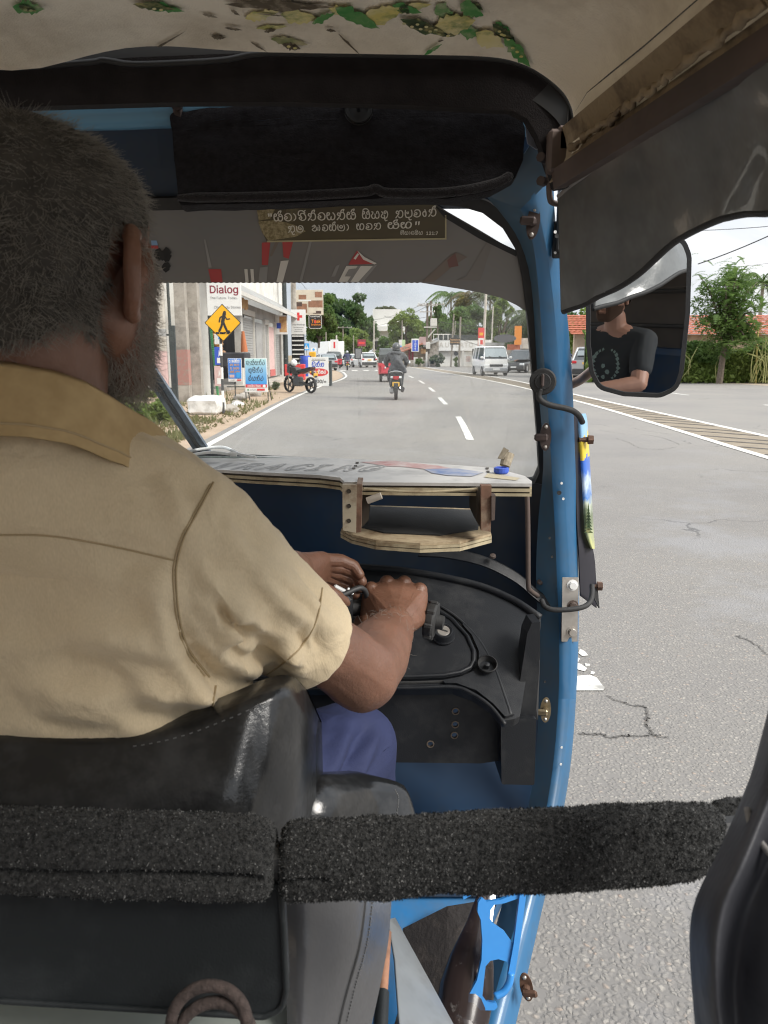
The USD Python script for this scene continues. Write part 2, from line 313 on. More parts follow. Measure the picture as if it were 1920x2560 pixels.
# ================================================================== THE SETTING: ground, road, markings
def S(px, y): return px / F * y / 1.02
def mat_road():
    n = {'g': ('geometry', {}), 'wn': ('noise_texture', {'scale': 40.0, 'detail': 2}), 'wm': ('vector_math', {'math_type': 'multiply_add', 'vector2': (.02, .02, .02)}), 'v': ('voronoi_texture', {'scale': 74.0, 'randomness': 1.0}), 'w': ('white_noise_texture', {'dimensions': '3D'}),
         've': ('voronoi_texture', {'scale': 62.0, 'feature': 'distance_to_edge'}),
         'stone': ('rgb_ramp', {'ramp': [(0, (.185, .176, .163)), (.45, (.222, .211, .194)), (.75, (.262, .248, .225)), (.93, (.335, .315, .28)), (1, (.31, .25, .205))]}),
         'sep': ('separate_color', {}),
         'edge': ('rgb_ramp', {'ramp': [(0.0, (0, 0, 0)), (.22, (.08, .08, .08)), (.45, (.6, .6, .6)), (.7, (1, 1, 1))]}),
         'mx': ('mix_color', {'b': (.185, .177, .166)}),
         'patch': ('noise_texture', {'scale': .55, 'detail': 6, 'roughness': .62}), 'pr': ('rgb_ramp', {'ramp': [(.53, (0, 0, 0)), (.62, (.85, .85, .85))]}),
         'mp': ('mix_color', {'b': (.235, .232, .232)}),
         'big': ('noise_texture', {'scale': .22, 'detail': 7, 'roughness': .62}), 'br': ('rgb_ramp', {'ramp': [(.3, (.80, .80, .82)), (.5, (.98, .97, .96)), (.7, (1.10, 1.08, 1.04))]}), 'ml': ('mix_color', {'blend_type': 'multiply', 'fac': 1.0, 'use_clamp': False}),
         # hair cracks and worn streaks
         'cw': ('noise_texture', {'scale': 3.5, 'detail': 7}), 'cmx': ('mix_vector', {'fac': .32}), 'cv': ('voronoi_texture', {'scale': .62, 'feature': 'distance_to_edge'}), 'cr': ('rgb_ramp', {'ramp': [(0, (1, 1, 1)), (.003, (1, 1, 1)), (.008, (0, 0, 0))]}),
         'cn': ('noise_texture', {'scale': .5, 'detail': 2}), 'cnr': ('rgb_ramp', {'ramp': [(.54, (0, 0, 0)), (.64, (.6, .6, .6))]}), 'cm': ('math', {'math_type': 'multiply'}), 'mc': ('mix_color', {'b': (.05, .05, .05)}),
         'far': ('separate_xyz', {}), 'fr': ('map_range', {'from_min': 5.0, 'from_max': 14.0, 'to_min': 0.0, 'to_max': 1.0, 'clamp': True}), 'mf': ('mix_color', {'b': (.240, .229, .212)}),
         'inv': ('invert', {}), 'b': ('bump', {'strength': 1.0, 'distance': .0035}),
         'p': ('principled_bsdf', {'roughness': .82, 'specular_ior_level': .35})}
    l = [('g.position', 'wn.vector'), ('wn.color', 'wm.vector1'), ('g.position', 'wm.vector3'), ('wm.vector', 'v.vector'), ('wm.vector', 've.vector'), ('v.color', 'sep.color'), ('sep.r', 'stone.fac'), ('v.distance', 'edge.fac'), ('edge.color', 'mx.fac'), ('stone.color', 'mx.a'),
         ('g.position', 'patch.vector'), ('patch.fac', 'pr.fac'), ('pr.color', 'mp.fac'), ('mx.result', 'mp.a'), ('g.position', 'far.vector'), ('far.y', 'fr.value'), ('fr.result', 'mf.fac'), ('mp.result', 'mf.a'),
         ('g.position', 'big.vector'), ('big.fac', 'br.fac'), ('mf.result', 'ml.a'), ('br.color', 'ml.b'),
         ('g.position', 'cw.vector'), ('g.position', 'cmx.a'), ('cw.color', 'cmx.b'), ('cmx.result', 'cv.vector'), ('cv.distance', 'cr.fac'), ('g.position', 'cn.vector'), ('cn.fac', 'cnr.fac'), ('cr.color', 'cm.value1'), ('cnr.color', 'cm.value2'), ('cm.value', 'mc.fac'), ('ml.result', 'mc.a'),
         ('mc.result', 'p.base_color'), ('edge.color', 'inv.color'), ('inv.color', 'b.height'), ('b.normal', 'p.normal')]
    MATS['road'] = usdkit.material(stage, '/World/Looks/road', n, l, surface='p.BSDF')
mat_road()
M('earth', (.34, .255, .17), .95, col2=(.23, .17, .115), vs=.9, vdet=9, dirt=(.13, .16, .06), ds=.45, damt=.75, bump=.02, bs=14)
M('road_paint', (.70, .68, .62), .7, dirt=(.30, .285, .26), ds=9, damt=.75)
M('dash_paint', (.66, .65, .60), .7, dirt=(.27, .26, .24), ds=6, damt=.95)
M('median', (.27, .225, .165), .9, col2=(.2, .165, .12), vs=4, bump=.006, bs=40)
M('hatch', (.075, .068, .06), .9)
def strip(pts, w, z, n=60):
    p = spline(pts, n); t = np.gradient(p, axis=0); t /= np.linalg.norm(t, axis=1, keepdims=True); nn = np.stack([t[:, 1], -t[:, 0]], 1)
    L, R = p - nn * w / 2, p + nn * w / 2
    return grid(np.stack([np.c_[R, np.full(n, z)], np.c_[L, np.full(n, z)]], 1)[:, ::-1][:, ::-1])
def up(m):
    v, f = vf(m); a = v[f]; c = np.cross(a[:, 1] - a[:, 0], a[:, 2] - a[:, 0])[:, 2] < 0; f = f.copy(); f[c] = f[c][:, ::-1]; return v, f
def g2(*uv): return [tuple(G(u, v)[:2]) for u, v in uv]
one('ground', up(grid(np.array([[(x, y, -.012) for x in (-900, -40, 40, 900)] for y in (-300, -40, 150, 1500)], float))), 'earth', kind='structure')
edgeL = [(-2.95, -25), (-2.95, 4)] + g2((520, 1118), (720, 1000), (806, 960)) + [(-2.35, 47), (-2.6, 56), (-4.3, 73), (-9, 95), (-24, 125), (-60, 150)]
edgeL = [(-2.95, -25), (-2.85, 3), (-2.78, 12), (-3.0, 24), (-2.85, 36), (-2.45, 46), (-2.7, 56), (-4.3, 72), (-9, 95), (-24, 125), (-60, 150)]
L1 = [(4.2, -25), (4.9, 0)] + g2((1920, 1145), (1650, 1063), (1430, 1000), (1240, 955), (1100, 930)) + [(1.6, 104), (-6, 128), (-24, 150)]
L2 = [(6.2, -25), (6.5, 0)] + g2((1920, 1092), (1430, 985), (1260, 947), (1110, 925)) + [(3.1, 108), (-5, 134), (-24, 156)]
edgeR = [(19, -25), (18, 10)] + g2((1920, 966), (1700, 953), (1500, 938), (1240, 921)) + [(8.0, 104), (1.0, 135), (-24, 168)]
def offs(pts, d): return [(x + d, y) for x, y in pts]
pL, pR = spline(offs(edgeL, -.22), 120), spline(offs(edgeR, .3), 120)
road = Polygon(np.vstack([pL, pR[::-1]])).buffer(0)
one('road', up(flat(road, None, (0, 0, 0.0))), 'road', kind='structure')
# broken edge of the tarmac on the left, a sandy verge along it
one('verge', up(strip([(x - 2.2, y) for x, y in edgeL[:8]], 4.2, -.006, 60)), M('verge', (.43, .32, .225), .95, col2=(.33, .245, .17), vs=1.3, vdet=9, bump=.012, bs=22), kind='structure')
one('footway', up(strip([(x + 2.0, y) for x, y in edgeR[1:8]], 3.4, -.006, 60)), M('footway', (.40, .335, .26), .95, col2=(.33, .27, .2), vs=1.1), kind='structure')
one('edge_line', up(strip(edgeL[:9], .13, .004, 90)), 'road_paint', kind='structure')
one('median', up(flat(Polygon(np.vstack([spline(L1, 100), spline(L2, 100)[::-1]])).buffer(0), None, (0, 0, .004))), 'median', kind='structure')
one('median_line', up(strip(L1, .15, .008, 100)), 'road_paint', kind='structure')
one('median_line', up(strip(L2, .15, .008, 100)), 'road_paint', kind='structure')
hs = []; s1, s2 = spline(L1, 300), spline(L2, 300)
def at_y(s, y): i = np.argmin(np.abs(s[:, 1] - y)); return s[i]
for y in np.arange(3.0, 64, .9):
    a, b = at_y(s1, y), at_y(s2, y - 1.1); a, b = A(*a) + (.1, 0), A(*b) - (.1, 0)
    hs.append(up(strip([a, (a + b) / 2 + (.02, .05), b], .1, .0085, 5)))
one('median_hatching', cat_(hs), 'hatch', kind='structure')
cl = [(.55, -8), (.84, 3.1), (1.05, 7), (1.44, 13), (1.73, 18.7), (1.8, 24), (1.95, 32), (1.9, 45), (1.2, 62), (-1.0, 85)]
cs = spline(cl, 900); dl = []
for a, b in ( (13.0, 18.2), (22.6, 26.2), (30.5, 34.5), (39, 43.5), (49, 54), (60, 66)):
    i, j = np.argmin(np.abs(cs[:, 1] - a)), np.argmin(np.abs(cs[:, 1] - b)); dl.append(up(strip(cs[i:j + 1:max(1, (j - i) // 4)], .13, .004, 8)))
one('lane_dashes', cat_(dl), 'dash_paint', kind='structure')
d2 = []
for y in (20.5, 27.8, 36, 46): x = 11.3 - .02 * y; d2.append(up(strip([(x, y), (x - .05, y + 1.9)], .12, .004, 4)))
one('lane_dashes', cat_(d2), 'dash_paint', kind='structure')
def gpoly(px, z=.004): return up(flat(Polygon([tuple(G(u, v)[:2]) for u, v in px]).buffer(0), None, (0, 0, z)))
wp = [[(1380, 1700), (1440, 1692), (1474, 1689), (1492, 1696), (1502, 1710), (1512, 1722), (1508, 1728), (1440, 1728), (1380, 1730)], [(1436, 1656), (1452, 1662), (1468, 1672), (1462, 1680), (1446, 1676), (1436, 1670)], [(1450, 1624), (1462, 1630), (1470, 1640), (1456, 1642), (1446, 1634)], [(1438, 1644), (1450, 1648), (1446, 1656), (1436, 1654)], [(1462, 1660), (1476, 1662), (1474, 1668), (1464, 1668)], [(1478, 1680), (1488, 1682), (1484, 1688), (1476, 1686)]]
one('worn_paint', cat_([gpoly(p) for p in wp]), 'dash_paint', kind='structure')
rng = np.random.default_rng(31); ck = []
for pl in ([(1516, 1740), (1534, 1750), (1560, 1757), (1588, 1766), (1612, 1768), (1617, 1790), (1615, 1808), (1624, 1826), (1632, 1836), (1655, 1842)], [(1446, 1834), (1480, 1838), (1502, 1836), (1530, 1846), (1560, 1840), (1600, 1842), (1630, 1840), (1660, 1846)], [(1500, 1076), (1560, 1085), (1620, 1088), (1660, 1096), (1700, 1112)], [(1540, 1096), (1570, 1106), (1600, 1120), (1650, 1124), (1690, 1118)], [(1580, 1070), (1620, 1078), (1680, 1086)], [(1840, 1590), (1880, 1606), (1920, 1640)]):
    p = spline(np.array([G(u, v)[:2] for u, v in pl]), 10 * len(pl)); p = p + rng.normal(0, .006, p.shape); w_ = .008 * (.3 + .9 * meshkit.noise(np.c_[p * 9, p[:, :1] * 0], 2)); t_ = np.gradient(p, axis=0); t_ /= np.linalg.norm(t_, axis=1, keepdims=True); n_ = np.stack([t_[:, 1], -t_[:, 0]], 1) * w_[:, None] / 2; ck.append(up(grid(np.stack([np.c_[p - n_, np.full(len(p), .0038)], np.c_[p + n_, np.full(len(p), .0038)]], 1))))
one('road_crack', cat_(ck), M('crack_dark', (.10, .094, .086), .95), kind='structure')
zb = [up(strip([(x, 70 - x * .15), (x - .25, 73.2 - x * .15)], .5, .004, 3)) for x in np.arange(-3.6, 2.6, 1.05)]
one('zebra_crossing', cat_(zb), 'road_paint', kind='structure')
# ================================================================== LEFT SIDE OF THE STREET
M('white_wall', (.70, .69, .65), .9, var=.08, vs=1.2, dirt=(.42, .39, .33), ds=.8, damt=.55)
M('wall_grey', (.52, .51, .48), .9, dirt=(.3, .28, .25), ds=1.1, damt=.6)
M('concrete', (.36, .33, .29), .95, var=.25, vs=3, dirt=(.14, .12, .1), ds=2.2, damt=.7, bump=.004, bs=30)
M('concrete_pale', (.52, .48, .42), .95, var=.15, vs=3, dirt=(.3, .27, .22), ds=2, damt=.5)
M('dark_steel', (.035, .045, .045), .55, var=.3, vs=5)
M('shutter', (.36, .36, .35), .55, metal=.2, var=.12, vs=.8)
M('shutter_frame', (.55, .53, .49), .7, var=.1)
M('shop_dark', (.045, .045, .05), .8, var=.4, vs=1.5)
M('canopy', (.34, .34, .33), .7, var=.15, vs=.7, dirt=(.2, .18, .16), ds=1.5)
M('pole_white', (.72, .70, .65), .7, var=.06); M('pole_black', (.06, .06, .06), .7)
M('red_paint', (.50, .13, .12), .75, var=.15, vs=4); M('pink_paint', (.60, .42, .40), .8, var=.1)
M('sign_white', (.72, .72, .70), .5, var=.03); M('sign_yellow', (.78, .40, .01), .5); M('ink_black', (.02, .02, .02), .6); M('ink_maroon', (.23, .03, .05), .6); M('ink_grey', (.2, .2, .2), .6)
M('sign_red', (.62, .05, .05), .5); M('sign_blue', (.045, .10, .48), .5); M('sky_print', (.05, .32, .70), .5); M('green_paint', (.06, .25, .10), .6)
def graded(name, c0, c1, z0, z1):
    MATS[name] = usdkit.material(stage, '/World/Looks/' + name, {'g': ('geometry', {}), 's': ('separate_xyz', {}), 'm': ('map_range', {'from_min': z0, 'from_max': z1, 'to_min': 0, 'to_max': 1}), 'r': ('rgb_ramp', {'ramp': [(0, c0), (.55, tuple((a * .55 + b * .45) for a, b in zip(c0, c1))), (1, c1)]}), 'p': ('principled_bsdf', {'roughness': .45})},
        [('g.position', 's.vector'), ('s.z', 'm.value'), ('m.result', 'r.fac'), ('r.color', 'p.base_color')], surface='p.BSDF')
WX = -6.1
# --- corner building with white wall and shops along the street
b = T('shop_building', 'white two storey corner building with grey roller shutters under a long canopy', 'building', (-9, 37, 0))
b.part('wall', box((-9.6, 27.9, 3.9), (7.0, .3, 7.8)), 'white_wall', label='plain white end wall with dirt along its foot')
b.part('wall', box((-6.25, 38.6, 5.9), (.3, 21.0, 3.8)), 'white_wall')
b.part('wall', box((-9.6, 38.5, .08), (6.9, 20.6, .16)), 'concrete')
b.part('wall', box((-9.8, 49.2, 3.9), (7.3, .3, 7.8)), 'white_wall')
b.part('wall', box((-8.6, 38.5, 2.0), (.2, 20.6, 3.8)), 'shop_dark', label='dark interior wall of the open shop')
cp = grid(np.array([[(-6.1, 27.3, 4.25), (-6.1, 48.0, 4.25)], [(-5.15, 27.3, 3.62), (-5.15, 48.0, 3.62)]]), .06)
b.part('canopy', cp, 'canopy'); b.part('canopy_edge', box((-5.13, 37.6, 3.58), (.05, 20.7, .16)), 'shutter_frame')
def shutter(y0, y1, z0, z1, x=WX):
    m = []
    P = []
    n = int((z1 - z0) / .11)
    for k in range(n):
        z = z0 + k * .11; P += [(x, z), (x + .025, z + .02), (x + .025, z + .085), (x, z + .10)]
    P = np.array(P); G_ = np.array([[(p[0], y0, p[1]) for p in P], [(p[0], y1, p[1]) for p in P]])
    s = b.part('roller_shutter', grid(G_), 'shutter')
    b.part('shutter_frame', cat_([box((x + .04, y0 - .06, (z0 + z1) / 2), (.12, .12, z1 - z0)), box((x + .04, y1 + .06, (z0 + z1) / 2), (.12, .12, z1 - z0)), box((x + .06, (y0 + y1) / 2, z1 + .12), (.16, y1 - y0 + .24, .24))]), 'shutter_frame', under=s)
shutter(34.0, 37.1, .25, 3.1); shutter(40.4, 41.6, .25, 2.9); shutter(44.2, 46.6, .25, 2.9)
b.part('pillar', box((WX + .02, 33.5, 1.9), (.28, .5, 3.5)), 'wall_grey'); b.part('pillar', box((WX + .02, 47.6, 1.9), (.28, .6, 3.5)), 'white_wall')
b.part('door', box((WX + .02, 38.7, 1.55), (.08, 1.9, 2.7)), 'canopy'); b.part('door', box((WX + .02, 42.9, 1.65), (.08, 1.9, 2.4)), 'pink_paint', label='pale pink door with a dark red foot')
b.part('door_foot', box((WX + .05, 42.9, .45), (.1, 1.9, .35)), 'red_paint')
b.part('fascia', box((WX, 40.5, 3.35), (.12, 14, .5)), 'canopy'); b.part('step', box((-5.7, 40, .08), (.8, 15, .16)), 'concrete_pale')
b.part('drain_pipe', cyl((-6.0, 27.55, 0), (-6.0, 27.55, 5.4), .05), 'dark_steel')
sc = [box((-5.62, y, 3.42 - .02 * (k % 3)), (.05, .34, .36 + .04 * (k % 2))) for k, y in enumerate(np.arange(31.2, 33.0, .3))]
b.part('scalloped_banner', cat_(sc), M('banner_yellow', (.60, .42, .20), .85, col2=(.42, .2, .1), vs=5), label='faded yellow scalloped banner under the canopy')
# goods of the open shop
for k in range(3):
    rng = np.random.default_rng(k); m = [ball((-6.15 + rng.normal(0, .05), 29.3 + k * .32 + rng.normal(0, .05), 1.15 + q * .16), .12, 1, (1, 1, .8)) for q in range(9)]
    one('snack_bags', cat_(m), M(f'snack_{k}', [(.38, .2, .07), (.5, .3, .1), (.3, .15, .06)][k], .4, var=.4, vs=9), ['string of brown snack packets hanging nearest the white end wall of the open shop', 'string of golden snack packets hanging in the middle of the open shop', 'string of dark snack packets hanging deepest in the open shop'][k], 'snacks')
def poster(name, c, w, h, base, label, cat, shapes, thick=.03, R=None, group=None):
    """A flat printed board facing the camera: base material plus printed shapes [(mesh in board xy, material)]."""
    R = frame((0, -1, 0), (1, 0, 0)) if R is None else R
    t = T(name, label, cat, c, group)
    t.part('board', xf(rbox((0, 0, -thick / 2), (w, h, thick), .004), R, c), base)
    for k, (m, mm, nm) in enumerate(shapes): t.part(nm, xf(xf(m, None, (0, 0, .003 + .0015 * k)), R, c), mm)
    return t, R
def txt(s, h, x, y, bold=False):
    m, w = latin(s, h, bold); return xf(m, None, (x - w / 2, y, 0))
def sin_(s, h, x, y, pen=.13, wmax=None):
    g, w = sinhala(s, h, pen)
    if wmax and w > wmax: g = affinity.scale(g, wmax / w, 1, origin=(0, 0)); w = wmax
    return flat(affinity.translate(g, x - w / 2, y))
def rect(x0, y0, x1, y1): return flat(Polygon([(x0, y0), (x1, y0), (x1, y1), (x0, y1)]))
# --- the phone shop board over the corner
c = PY(559, 728, 26.6); poster('shop_sign', c, 1.12, 1.55, 'sign_white', 'tall white shop board with a maroon word above the yellow crossing sign', 'sign', [
    (txt('Dialog', .235, 0, -.06, True), 'ink_maroon', 'lettering'), (txt('The Future. Today.', .075, 0, -.25), 'ink_grey', 'lettering'), (txt('Chamindu Stores', .08, .1, -.55), 'ink_grey', 'lettering')], .12)
# --- pedestrian crossing sign on its striped pole
g = G(559, 1034); y = g[1]; ps = T('crossing_sign', 'yellow diamond pedestrian crossing sign on a black and white striped pole', 'road sign', g)
zt = PY(559, 830, y)[2]; zz = np.linspace(0, zt, 8)
for k in range(7): ps.part('pole_band', cyl((g[0], y, zz[k]), (g[0], y, zz[k + 1]), .032, n=12), 'pole_white' if k % 2 else 'pole_black')
c = PY(557, 807, y - .05); R = frame((0, -1, 0), (1, 0, 0)); h = S(44.5, y)
dia = Polygon([(0, -h), (h, 0), (0, h), (-h, 0)]); ps.part('border', ext(dia.buffer(.006), .02, R, c + (0, .012, 0)), 'ink_black')
pl = ps.part('plate', ext(dia.buffer(-.03).buffer(.02), .02, R, c + (0, .004, 0)), 'sign_yellow')
def stroke(p, w): return LineString(p).buffer(w / 2, quad_segs=3)
k = h / .43
man = [Point(.055, .24).buffer(.036), stroke([(.045, .2), (.0, .02)], .085), stroke([(.04, .17), (-.055, .12), (-.08, .02)], .035), stroke([(.05, .17), (.1, .08), (.17, .09)], .03), stroke([(-.0, .03), (-.03, -.08), (-.085, -.19)], .055), stroke([(.01, .03), (.05, -.08), (.1, -.2), (.14, -.2)], .055)]
zebra = [Polygon([(x - .035, -.215), (x + .045, -.215), (x + .02 + .03 * np.sign(x) * -1 + .0, -.265), (x - .06 + .03 * np.sign(x) * -1, -.265)]) for x in (-.14, -.045, .05, .15)]
ps.part('walking_figure', flat(affinity.scale(unary_union(man), k, k, origin=(0, 0)), R, c + (0, -.0185, 0)), 'ink_black', under=pl); ps.part('zebra_stripes', flat(affinity.scale(MultiPolygon([z.buffer(0) for z in zebra]), k, k, origin=(0, 0)), R, c + (0, -.0185, 0)), 'ink_black', under=pl)
# --- white painted concrete block and stones at the pole's foot
q0, q1 = G(458, 1040), G(556, 1034); cc = (q0 + q1) / 2 + (0, .45, .2)
pr = rbox(cc, (q1[0] - q0[0], .9, .42), .07); v, f = vf(m3.Manifold(m3.Mesh(np.asarray(vf(trimesh.Trimesh(*pr).convex_hull)[0], np.float32), np.asarray(vf(trimesh.Trimesh(*pr).convex_hull)[1], np.uint32))).refine_to_length(.08)); v = v + (meshkit.noise(v * 5)[:, None] - .5) * .05
one('concrete_block', (v, f), M('white_block', (.68, .67, .64), .9, dirt=(.3, .28, .24), ds=3, damt=.6), 'low white painted concrete block lying at the foot of the crossing sign', 'concrete block')
def rock(c, r, s=1, seed=0):
    v, f = vf(trimesh.creation.icosphere(2, 1.0)); v = v * (.7 + .6 * meshkit.noise(v * 1.4 + seed * 7.7)[:, None]) * r * A(1, 1, .62); return v + c, f
rl = ['grey broken stone lying right beside the foot of the crossing sign', 'flat grey stone lying under the large blue sign', 'small stone between the blue signs', 'mossy stone lying right of the large blue sign', 'brown stone at the edge of the verge beyond the block', 'small pale stone in the grass before the large blue sign', 'dark stone near the foot of the twin poles']
for k, (u, v, r) in enumerate([(575, 1030, .22), (632, 990, .3), (610, 995, .2), (678, 970, .3), (600, 1000, .22), (592, 1012, .16), (505, 1000, .2)]): one('stone', rock(G(u, v) + (0, 0, r * .25), r, seed=k), 'concrete', rl[k], 'stone')
one('plastic_litter', rock(G(594, 1014), .2, seed=9), 'sign_white', 'crumpled white plastic bag lying in the roadside grass', 'litter')
# --- twin concrete poles, fence, gate post
for k, (u, w) in enumerate(((464, .34), (494, .36))):
    q = G(u, 1004 - k * 2); t = T('concrete_pole', ['left of the twin square concrete poles before the white wall', 'right of the twin square concrete poles, nearer the white wall'][k], 'pole', q, None)
    t.part('shaft', grid(np.array([[q + A(sx * w / 2 * s_, sy * w / 2 * s_, z) for sx, sy in ((-1, -1), (1, -1), (1, 1), (-1, 1))] for z, s_ in ((0, 1), (3, .93), (7.5, .8))]), closed=True), 'concrete')
    if k == 0: t.part('red_band', grid(np.array([[q + A(sx * w / 2 * 1.02, sy * w / 2 * 1.02, z) for sx, sy in ((-1, -1), (1, -1), (1, 1), (-1, 1))] for z in (.5, 1.55)]), closed=True), M('worn_red', (.38, .2, .17), .9, dirt=(.3, .27, .23), ds=6, damt=1.0), label='worn red paint band')
fz = T('steel_fence', 'dark green steel bar fence in front of the white wall left of the twin poles', 'fence', (-6.6, 23.3, 0))
for k, x in enumerate(np.arange(-8.6, -5.95, .115)):
    fz.part('bar', cyl((x, 22.6, .25), (x, 22.6, 2.15), .014, n=6), 'dark_steel')
fz.part('rail', box((-7.3, 22.6, .45), (2.8, .03, .05)), 'dark_steel'); fz.part('rail', box((-7.3, 22.6, 1.95), (2.8, .03, .05)), 'dark_steel')
q = PY(408, 985, 22.3); gp = T('gate_post', 'square cream gate post with a pink painted foot inside the steel fence', 'post', (q[0], 22.3, 0))
gp.part('post', box((q[0], 22.3, 2.6), (.3, .22, 5.2)), 'concrete_pale'); gp.part('painted_foot', box((q[0], 22.3, .75), (.304, .224, 1.5)), 'pink_paint'); gp.part('band', box((q[0], 22.3, 2.0), (.306, .226, .2)), 'canopy')
q = PY(438, 985, 22.4); one('steel_post', cat_([box((q[0], 22.4, 1.1), (.16, .12, 2.2)), cyl((q[0] - .05, 22.4, 2.2), (q[0] - .05, 22.4, 6), .04)]), 'dark_steel', 'dark green steel tube post at the end of the bar fence', 'post')
# --- blue and white boards by the shops
q = G(640, 995); y = 24.0; c = PY(640, 938, y); w = S(56, y); h = S(84, y); graded('blue_fade', (.02, .26, .66), (.45, .68, .68), c[2] - h * .3, c[2] + h * .5)
t, R = poster('pest_sign', c, w, h, 'sign_white', 'large turquoise to blue board with three lines of black Sinhala words', 'sign', [
    (rect(-w / 2 + .015, -h * .27, w / 2 - .015, h / 2 - .015), 'blue_fade', 'print'), (sin_('මැස්සන්ට', .12, 0, h * .3, .13, w * .86), 'ink_black', 'lettering'), (sin_('කුඹින්ට', .12, 0, h * .08, .13, w * .66), 'ink_black', 'lettering'), (sin_('වේයන්ට', .12, 0, -h * .16, .13, w * .7), 'ink_black', 'lettering'),
    (rect(-w / 2 + .015, -h * .36, w / 2 - .015, -h * .272), 'sign_red', 'print'), (sin_('ජනක්‍රිය විසලුම'.replace('ජ', 'ප'), .05, -.06, -h * .345, .15, w * .6), 'sign_white', 'lettering'), (flat(Point(w * .36, -h * .32).buffer(.045)), 'sign_white', 'print'), (txt('knight', .045, -.1, -h * .45), 'ink_grey', 'lettering'), (rect(.02, -h * .455, w * .38, -h * .40), 'sign_red', 'print'), (flat(Point(-w * .37, -h * .43).buffer(.025)), 'green_paint', 'print')], .05)
t.part('frame_leg', cat_([cyl(c + (sx * w / 2, .06, -h / 2 - .0), A(c[0] + sx * w / 2, y + .08, .0), .015, n=6) for sx in (-1, 1)]), 'dark_steel'); t.part('frame_leg', cat_([cyl(c + (sx * w / 2, .06, 0), A(c[0] + sx * w / 2, y + .75, .0), .015, n=6) for sx in (-1, 1)]), 'dark_steel')
y = 24.6; c = PY(587, 925, y); w = S(34, y); h = S(58, y)
t, R = poster('pest_sign', c, w, h, 'sign_white', 'smaller deep blue board with white and yellow Sinhala words on a thin stand', 'sign', [
    (rect(-w / 2 + .01, -h * .37, w / 2 - .01, h / 2 - .01), M('blue_print', (.05, .17, .60), .5, col2=(.07, .27, .68), vs=3), 'print'), (sin_('ප ආරක්ෂා', .09, 0, h * .32, .2, w * .8), 'sign_white', 'lettering'), (sin_('රජත සටන', .06, 0, h * .18, .2, w * .7), 'banner_yellow', 'lettering'), (sin_('නු හලත', .06, 0, h * .03, .2, w * .7), 'banner_yellow', 'lettering'), (sin_('මසත් හලය', .06, 0, -h * .12, .2, w * .75), 'banner_yellow', 'lettering'),
    (rect(-w * .4, -h * .32, -w * .05, -h * .2), 'pink_paint', 'print'), (rect(w * .1, -h * .34, w * .4, -h * .1), 'sky_print', 'print'), (txt('knight', .035, -.07, -h * .45), 'ink_grey', 'lettering'), (rect(.06, -h * .46, w * .45, -h * .4), 'sign_red', 'print')], .04)
t.part('stand', cat_([cyl((c[0] - .02, y + .05, 0), (c[0] - .02, y + .05, c[2] - h / 2), .016, n=6), box((c[0], y + .05, .42), (.55, .03, .03))]), 'dark_steel')
# posters at the shop corner
y = 27.0
for u, v, pw, ph, m, lab in ((546, 890, 19, 44, 'sign_blue', 'upright blue poster with white drawing beside the striped pole'), (545, 848, 18, 24, 'sign_white', 'small white and blue poster above the blue poster'), (546, 940, 20, 50, 'pink_paint', 'torn pinkish poster below the blue poster')):
    c = PY(u, v, y); w, h = S(pw, y), S(ph, y); poster('poster', c, w, h, m, lab, 'poster', [(rect(-w * .2, -h * .4, w * .3, -h * .1), 'sign_white', 'print'), (flat(Polygon([(0, -h * .05), (w * .25, h * .1), (w * .1, h * .35)])), 'sign_white' if m != 'sign_white' else 'sky_print', 'print')], .03)
gl = [ball(PY(527 + k * .55, 820 + k * 5.2, 27.2), .05, 1) for k in range(34)]; one('garland', cat_(gl), 'green_paint', 'green garland hanging down the corner of the white end wall', 'garland')
one('rolled_mat', cyl(PY(611, 880, 32.9), PY(607, 828, 32.9), .15, .06), M('orange_cloth', (.45, .16, .07), .8), 'rolled orange umbrella standing beside the first roller shutter', 'umbrella')
one('shop_counter', rbox(PY(590, 900, 29.5), (.9, 1.2, .55), .05), 'shop_dark', 'dark counter standing in the open shop behind the blue boards', 'counter')
# projecting sign under the canopy
c = PY(703, 812, 44.5); poster('shop_sign', c, S(30, 44.5), S(46, 44.5), 'sign_white', 'white projecting shop board with blue and yellow print under the canopy end', 'sign', [(rect(-.1, -.4, .3, .45), 'banner_yellow', 'print'), (rect(-.25, -.2, -.02, .1), 'sign_blue', 'print')], .08)
# --- poles and boards further on
def utility(name, u, v0, v1, y, r, label, mats='concrete', arms=(), lean=0.0):
    q = PY(u, v0, y); top = PY(u, v1, y); t = T(name, label, 'utility pole', (q[0], y, 0))
    t.part('shaft', tube([(q[0], y, -.02), (q[0] + lean * .5, y, top[2] * .5), (q[0] + lean, y, top[2])], [r, r * .88, r * .75], 10), mats)
    for k, (dz, w) in enumerate(arms):
        a = t.part('cross_arm', box((q[0] + lean, y - r, top[2] - dz), (w, .1, .1)), 'concrete')
        t.part('insulator', cat_([lathe([(0, 0), (.05, 0), (.035, .05), (.05, .09), (0, .14)], 8, None, (q[0] + lean + s * w / 2 * f_, y - r, top[2] - dz + .05)) for s in (-1, 1) for f_ in (.45, .92)]), 'pole_white', under=a)
    return t, A(q[0] + lean, y, top[2])
utility('utility_pole', 716, 946, 540, 46.3, .15, 'dark tar streaked pole at the far end of the shop canopy', 'dark_steel')
p_, top1 = utility('utility_pole', 738, 930, 640, 49.5, .2, 'grey concrete pole carrying the red cross board', 'concrete', ((.6, 2.2),))
y = 47.3; c = PY(746, 805, y); w, h = S(36, y), S(60, y)
cr = unary_union([Polygon([(-.055, -.17), (.055, -.17), (.055, .17), (-.055, .17)]), Polygon([(-.17, -.055), (.17, -.055), (.17, .055), (-.17, .055)])])
